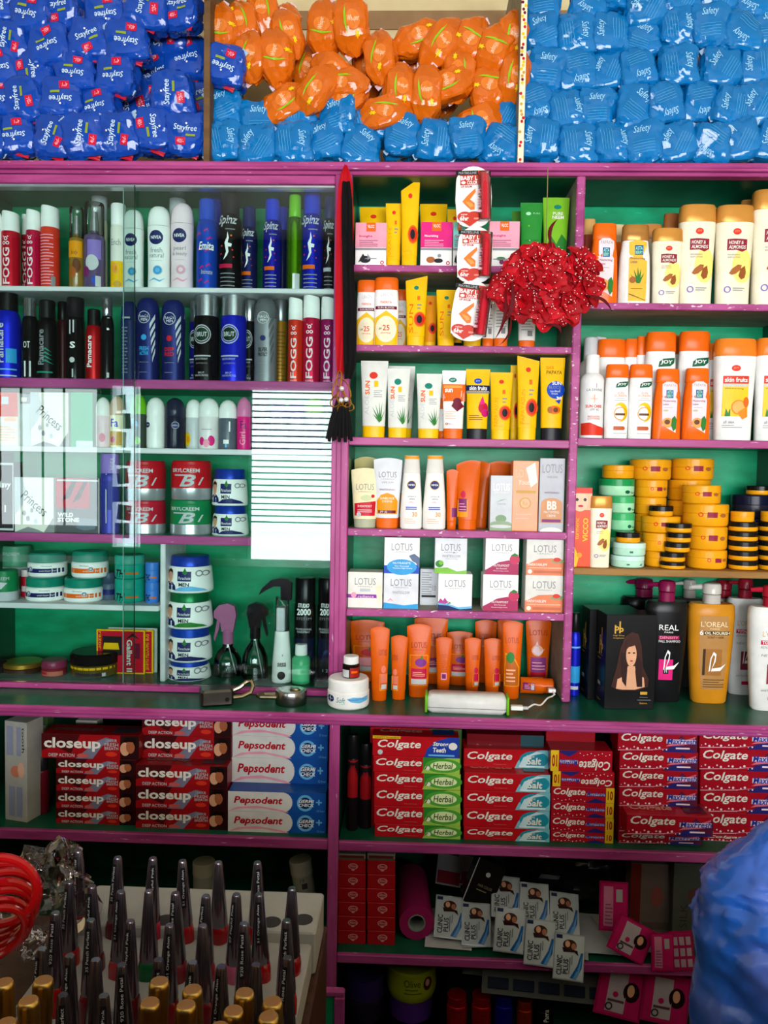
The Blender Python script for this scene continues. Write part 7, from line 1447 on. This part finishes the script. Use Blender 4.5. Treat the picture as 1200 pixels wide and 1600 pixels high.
# lip balm cards in a chain
def balm_card(pts, label, y, texts):
    (x0, y0), (x1, y1), tilt = pts; c = P((x0 + x1) / 2, y1, y); W = P(x1, (y0 + y1) / 2, y).x - P(x0, (y0 + y1) / 2, y).x; H = P((x0 + x1) / 2, y0, y).z - c.z
    t = thing('lip_balm_card', label, 'card', c, 'hanging lip balm cards', 0, 0, R(tilt))
    poly = []
    for a in range(0, 181, 15): poly.append((W * .5 * math.cos(R(a)) * .95, H - W * .42 + W * .42 * math.sin(R(a))))
    poly += [(-W * .5, H * .45), (-W * .46, H * .10)] + [(W * .42 * math.cos(R(a)) - W * .02, H * .13 + H * .13 * math.sin(R(a))) for a in range(195, 346, 15)] + [(W * .46, H * .12), (W * .5, H * .5)]
    g = fixn(*plate(poly, -.0006, .0006)); mobj('card', [(*g, mat('#e4e2e0', .35))], t, smooth=False)
    ops = [Rr(-.72, .70, .72, .93, '#c83828'), Rr(-.96, .86, .25, .93, '#141416'), T('MAYBELLINE', -.8, .875, .18, .915, '#b8b8b8'), T('BABY L', -.70, .775, .22, .845, 'white', 0, 0, .03), T('COLOR', -.35, .705, .22, .765, 'white', 0, 0, .03), ('E', -.55, .735, .12, .025, 'white'), T('LIP BALM', -.68, .655, -.1, .69, '#c83828', 0, 0, .01),
           ('P', [(-.62, .43), (-.35, .52), (.1, .64), (.12, .58), (-.2, .46), (.05, .40), (.05, .30), (-.15, .29), (-.4, .36)], '#e07a28'), ('P', [(-.45, .43), (-.1, .40), (.0, .35), (-.2, .33)], '#f0a050'),
           ('E', -.5, .18, .40, .085, '#c83828'), ('E', .0, .18, .40, .085, '#c83828'), ('P', [(-.85, .15), (.4, .15), (-.22, .02)], '#c83828'), T('6hr', -.78, .115, -.28, .19, 'white', 0, 0, .03), T('NEW', -.7, .20, -.35, .225, 'white'), Rr(.0, .13, .35, .16, '#e88878')]
    ops = [q for q in ops]
    mobj('printed_label', lay(ops, W, H, [g], 0, 0), t, smooth=False)
    mobj('blister', [(*loft([(.10 * H, .17 * W, .010, 3, .30 * W, -.004), (.88 * H, .17 * W, .010, 3, .30 * W, -.004)], 18), TEALCLEAR)], t)
    tb_ = mobj('balm_stick', [(*loft([(.12 * H, .11 * W, .0065, 2, .30 * W, -.0075), (.125 * H, .125 * W, .007, 2, .30 * W, -.0075), (.70 * H, .125 * W, .007, 2, .30 * W, -.0075), (.71 * H, .115 * W, .0066, 2, .30 * W, -.0075), (.85 * H, .115 * W, .0066, 2, .30 * W, -.0075)], 16), mat('#c42030', .2))], t)
    mobj('stick_print', lay([T('BABY LIPS', .22, .30, .40, .60, '#f0a8b8', 90), Rr(.2, .22, .42, .26, '#f0a8b8')], W, H, [loft([(.10 * H, .125 * W, .007, 2, .30 * W, -.0075), (.85 * H, .125 * W, .007, 2, .30 * W, -.0075)], 16)], 20, 2, off0=.0006), t, smooth=False)
    return t
balm_card(((712, 260), (769, 356), -2), 'uppermost of the three hanging lip balm cards', -.030, 0)
balm_card(((712, 354), (768, 443), 1), 'middle one of the three hanging lip balm cards', -.034, 0)
balm_card(((700, 438), (760, 533), 6), 'lowest of the three hanging lip balm cards', -.038, 0)

# ================================================================== FOREGROUND: holder, nail polish, lipsticks, bangles, bags
TIPZ = CAM.z - .437
HZ = CAM.z - .515                                         # top of the white holder
BASEZ = .886
hx0, hx1 = P(150, 1440, -.56).x, P(506, 1425, -.555).x
ho = thing('bottle_holder', 'white tiered holder with round holes full of nail polish', 'holder', ((hx0 + hx1) / 2, -.7, BASEZ))
for i, (y0, y1, z1) in enumerate(((-.64, -.555, HZ), (-.76, -.64, HZ - .012), (-.90, -.76, HZ - .022))):
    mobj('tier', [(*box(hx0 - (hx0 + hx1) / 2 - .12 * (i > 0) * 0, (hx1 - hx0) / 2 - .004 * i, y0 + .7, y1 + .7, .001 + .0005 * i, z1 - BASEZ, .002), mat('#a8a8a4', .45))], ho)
for px, py in ((424, 1441), (474, 1437), (258, 1438)):
    p = PZ(px, py, HZ); mobj('hole_shade_disc', [(*loft([(HZ - BASEZ - .004, .011, .011, 2, p.x - ho.location.x, p.y + .7), (HZ - BASEZ + .0006, .011, .011, 2, p.x - ho.location.x, p.y + .7)], 18), mat('#3a3a3c', .8))], ho)  # dark discs on the top stand in for shade inside empty holes
CAPM = mat('#7a7480', .16, .9)
POL = {}
def polish(px, py, colr, label, var):
    d = CAM.z - TIPZ; p = PZ(px, py, TIPZ)
    key = (colr, var)
    if key in POL: o = copy_tree(POL[key])
    else:
        o = bpy.data.objects.new('nail_polish', None); COL.objects.link(o)
        H = TIPZ - BASEZ - .003; hb = H * .42
        mobj('bottle', [(*loft([(0, .0105, .0105, 2.6), (.002, .0112, .0112, 2.6), (hb * .86, .0108, .0108, 2.6), (hb * .97, .0098, .0098, 2.3), (hb, .009, .009, 2)], 18), mat(colr, .12, 0, .6))], o)
        c_ = mobj('cap', [(*loft([(hb, .0094, .0094, 2), (hb + .003, .0098, .0098, 2), (H * .72, .0073, .0073, 2), (H - .002, .0046, .0046, 2), (H, .0038, .0038, 2)], 16), CAPM)], o)
        if var:
            s_ = ['07 Playful Pink', '920 Rose Petal', '51 Orange Alen', '35 Peach Perfect'][var - 1]
            g = loft([(hb, .0094, .0094, 2), (hb + .003, .0098, .0098, 2), (H * .72, .0073, .0073, 2), (H - .002, .0046, .0046, 2), (H, .0038, .0038, 2)], 16)
            mobj('name_sticker', lay([Rr(-.24, .60, .20, .95, '#16161a'), T(s_, -.16, .62, .10, .93, '#d8d8dc', 90)], .022, H, [g], 24, 6, off0=.0004), o, smooth=False)
        if colr != '#a8a0a0': pass
        POL[key] = o
    o.location = (p.x, p.y, BASEZ + .003); o.rotation_euler = (R(rng.uniform(-1.5, 1.5)), R(rng.uniform(-2, 2)), R(rng.uniform(-25, 25)))
    tag(o, label, 'nail polish', 'nail polish bottles in the holder')
RW = [('back', [(126, 1329, '#98102c'), (180, 1338, '#5c0c1c'), (235, 1341, '#b82848'), (290, 1345, '#a00e1c'), (344, 1345, '#8c0a14'), (403, 1345, '#980c14')]),
      ('second', [(106, 1376, '#b82020'), (148, 1383, '#5c1018'), (187, 1390, '#a83038'), (233, 1393, '#0c5a34'), (278, 1396, '#80242c'), (319, 1397, '#98202c'), (367, 1396, '#b85878'), (410, 1395, '#980c14'), (455, 1387, '#880c14')]),
      ('third', [(85, 1426, '#a81414'), (143, 1436, '#6a1420'), (200, 1441, '#601018'), (261, 1447, '#801018'), (321, 1446, '#701420'), (385, 1445, '#901828'), (448, 1440, '#a81018')]),
      ('fourth', [(60, 1484, '#701018'), (106, 1491, '#881018'), (147, 1502, '#801418'), (196, 1503, '#781018'), (244, 1496, '#98181c'), (293, 1505, '#8a1c20'), (343, 1505, '#801018'), (396, 1503, '#901018'), (445, 1496, '#a01418')]),
      ('front', [(103, 1550, '#781018'), (162, 1558, '#801018')])]
NV = 0
CD = {'#0c5a34': 'green', '#b85878': 'pink', '#b82848': 'pink-red', '#5c0c1c': 'dark wine', '#b82020': 'bright red'}
for rn, row in RW:
    for i, (px, py, c_) in enumerate(row):
        NV += 1; polish(px, py, c_, '%s nail polish with long dark cap, %s from the left in the %s row' % (CD.get(c_, 'red'), ORD[i], rn), (NV * 7) % 5)
LP = None; li = 0
GOLD = metal('#d8b468', .28); lz = CAM.z - .43
lps = sorted([(9, 1532), (54, 1528), (49, 1562), (240, 1530), (225, 1557), (305, 1538), (288, 1568), (368, 1548), (355, 1571), (433, 1555), (423, 1580), (343, 1594), (14, 1592)])
for px, py in lps:
    p = PZ(px, py + 6, lz); H = lz - BASEZ - .001
    if LP is None:
        o = LP = bpy.data.objects.new('lipstick', None); COL.objects.link(o)
        mobj('cap', [(*loft([(H * .42, .0085, .0085, 2), (H * .97, .0085, .0085, 2), (H * .99, .0080, .0080, 2), (H, .0070, .0070, 2)], 22), GOLD)], o, angle=40)
        mobj('base', [(*loft([(0, .0090, .0090, 2), (H * .40, .0090, .0090, 2), (H * .42, .0088, .0088, 2)], 22), mat('#3a0c14', .3))], o)
        mobj('ring', [(*loft([(H * .40, .0094, .0094, 2), (H * .43, .0094, .0094, 2)], 22), GOLD)], o)
        mobj('cap_disc', [(*loft([(H, .0066, .0066, 2), (H + .0004, .0062, .0062, 2)], 20), mat('#b08050', .4, .5))], o)
    else: o = copy_tree(LP)
    o.location = (p.x, p.y, BASEZ + .001); o.rotation_euler = (R(rng.uniform(-2, 2)), R(rng.uniform(-3, 3)), 0)
    li += 1; tag(o, 'gold-capped lipstick standing in front of the nail polish, %s from the left' % (ORD[li - 1] if li < 13 else 'rightmost'), 'lipstick', 'gold lipsticks')
# shampoo-type tubes behind the holder
for i, (px, py, px2, py2, lab) in enumerate(((321, 1345, 318, 1440, 'pale grey bottle with ribbed cap standing upright in the dark behind the holder'), (464, 1340, 478, 1425, 'pale cream bottle with ribbed cap tilted behind the holder'))):
    yq = -.20; t = thing('pale_bottle', lab, 'bottle', (0, yq, zp), None, 0, 0, R(-9 if i else 0))
    t.location = (P(px2 + (6 if i else 0), 1480, -.03).x, -.03, S['E1'][0]); 
    a = P(px, py, -.03); H = a.z - S['E1'][0]; w = 17 * 1.47 / F
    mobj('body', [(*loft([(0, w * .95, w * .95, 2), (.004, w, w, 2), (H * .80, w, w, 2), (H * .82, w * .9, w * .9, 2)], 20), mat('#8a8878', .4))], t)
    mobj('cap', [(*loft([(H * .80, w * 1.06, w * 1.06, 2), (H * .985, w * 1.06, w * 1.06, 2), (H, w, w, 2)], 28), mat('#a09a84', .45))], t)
    if i: mobj('printed_label', lay([Rr(.0, .62, .5, .70, '#3a3a3a'), T('19', -.1, .72, .3, .77, '#4a4a48')], 2 * w, H, [loft([(0, w, w, 2), (H, w, w, 2)], 20)], 8, 0), t, smooth=False)
# red bangles
yb_ = -.72
bc = P(2, 1415, yb_); BG = None
BM = mat('#b00c10', .12, 0, .8)
for i, (px, py, r_, tx, tz) in enumerate(((0, 1400, 58, 8, 20), (-2, 1412, 57, 10, 32), (-4, 1424, 56, 14, 26), (-6, 1438, 52, 10, 40), (-8, 1450, 50, 12, 30), (-2, 1392, 56, 6, 12), (-14, 1460, 48, 16, 36))):
    rr = r_ * (yb_ - CAM.y) / F
    if BG is None:
        BG = o = mobj('bangle', [(*tube([(math.cos(2 * math.pi * k / 40), 0, math.sin(2 * math.pi * k / 40)) for k in range(40)],   .13, 10, True), BM)])
    else: o = BG.copy(); COL.objects.link(o)
    p = P(px, py, yb_ - .008 * i); o.location = p; o.scale = (rr, rr, rr); o.rotation_euler = (R(tx), 0, R(tz))
    tag(o, 'shiny red bangle, %s from the back of the hanging bunch' % ORD[i], 'bangle', 'red bangles')
bp = thing('bangle_stand', 'dark rod stand carrying the red bangles at the left photo edge', 'stand', (bc.x - .06, yb_ - .02, .885))
mobj('upright', [(*tube([(0, 0, 0), (0, 0, bc.z - .885 + .03)], .006, 10), mat('dark', .5))], bp)
mobj('arm', [(*tube([(0, .06, bc.z - .885 + .033), (0, -.06, bc.z - .885 + .033)], .008, 10), mat('dark', .5))], bp)
mobj('foot', [(*loft([(0, .04, .04, 2), (.008, .038, .038, 2)], 20), mat('dark', .5))], bp)
# crumpled clear bag
p = P(70, 1500, -.70); cbg = mobj('plastic_bag', [(*crumple(.10, .09, .115, 8, 44, 28, .38), thin_glass('crumpled_clear_plastic', (.88, .86, .88), .02))], angle=40); cbg.location = (P(62, 1470, -.66).x, -.64, .905); tag(cbg, 'crumpled clear plastic bag between the bangles and the nail polish', 'bag')
# blue bag at right
yq = -.58
def bluebag():
    V = []; Fc = []; nx, nz = 96, 72
    prof = [(1660, 1082), (1600, 1084), (1560, 1088), (1520, 1091), (1480, 1086), (1450, 1092), (1420, 1098), (1400, 1104), (1380, 1124), (1360, 1146), (1340, 1170), (1320, 1190), (1305, 1205), (1290, 1216)]
    for j in range(nz + 1):
        k = j / nz * (len(prof) - 1); i0 = min(int(k), len(prof) - 2); f = k - i0
        py = prof[i0][0] * (1 - f) + prof[i0 + 1][0] * f; pl_ = prof[i0][1] * (1 - f) + prof[i0 + 1][1] * f
        cx = 1236; c = P(cx, py, yq); hw = c.x - P(pl_, py, yq).x
        for i in range(nx):
            a = 2 * math.pi * i / nx; q = Vector((math.cos(a), math.sin(a), j * .08))
            n_ = noise.noise(q * 1.5) * .10 + noise.noise(q * 4) * .05 - .10 * abs(noise.noise(Vector((a * 1.2, j * .055, 3)))) + .06 - .09 * abs(noise.noise(q * 2.7 + Vector((4, 0, 0)))) - .05 * abs(noise.noise(q * 6 + Vector((0, 3, 0))))
            if abs(a - math.pi) < .5: n_ *= .35
            V.append((c.x + hw * math.cos(a) * (1 + n_), c.y + hw * .8 * math.sin(a) * (1 + n_), c.z))
    for j in range(nz):
        for i in range(nx):
            i2 = (i + 1) % nx; Fc.append([j * nx + i, j * nx + i2, (j + 1) * nx + i2, (j + 1) * nx + i])
    Fc.append([i for i in range(nx)][::-1]); Fc.append([nz * nx + i for i in range(nx)])
    return V, Fc
BM2 = bpy.data.materials.new('thin_blue_plastic'); BM2.use_nodes = True; nt = BM2.node_tree; b = nt.nodes['Principled BSDF']
b.inputs['Base Color'].default_value = lin('#1c56a8') + (1,); b.inputs['Roughness'].default_value = .16; b.inputs['Alpha'].default_value = .9; b.inputs['Specular IOR Level'].default_value = .8
tc = nt.nodes.new('ShaderNodeTexCoord'); n1 = nt.nodes.new('ShaderNodeTexNoise'); n1.inputs['Scale'].default_value = 9; n1.inputs['Detail'].default_value = 5; n1.inputs['Distortion'].default_value = .6; n1.noise_type = 'RIDGED_MULTIFRACTAL'
rp = nt.nodes.new('ShaderNodeValToRGB'); rp.color_ramp.elements[0].color = lin('#2868d0') + (1,); rp.color_ramp.elements[1].color = lin('#6ab0ff') + (1,); e_ = rp.color_ramp.elements.new(.62); e_.color = lin('#7a88e0') + (1,)  # lighter blues put highlights and missing light into the bag's colour
bp_ = nt.nodes.new('ShaderNodeBump'); bp_.inputs['Strength'].default_value = .8; bp_.inputs['Distance'].default_value = .012
nt.links.new(tc.outputs['Object'], n1.inputs['Vector']); nt.links.new(n1.outputs['Fac'], rp.inputs[0]); nt.links.new(rp.outputs[0], b.inputs['Base Color']); nt.links.new(n1.outputs['Fac'], bp_.inputs['Height']); nt.links.new(bp_.outputs[0], b.inputs['Normal'])
V, Fc = bluebag()
z0 = min(v[2] for v in V); cx_ = sum(v[0] for v in V) / len(V)
bbg = mobj('shopping_bag', [([(x - cx_, y - yq, z - z0) for x, y, z in V], Fc, BM2)], angle=50); bbg.location = (cx_, yq, .781 if z0 < .781 else z0); tag(bbg, 'big translucent blue plastic bag in the lower right corner', 'bag')

# string of sachets in the added slit of the shop front (it shows in the cabinet glass)
hs = thing('sachet_string', 'string of pale blue sachets hanging in an added lit slit, mirrored in the glass', 'sachets', (-1.99, -3.93, .95))
sa = None
for i in range(8):
    if sa is None: sa = o = mobj('sachet', [(*sachet_geo(.10, .105, .01, 2), mat('#a8cce8', .15, .3))], hs)
    else: o = sa.copy(); COL.objects.link(o)
    o.location = (.012 * math.sin(i * 2.3), 0, i * .125); o.rotation_euler = (0, R(6 * math.sin(i * 1.7)), R(35 * math.sin(i * 2.9)))
mobj('string', [(*tube([(0, .006, 0), (0, .006, 1.05)], .002, 6), mat('ltgrey'))], hs)
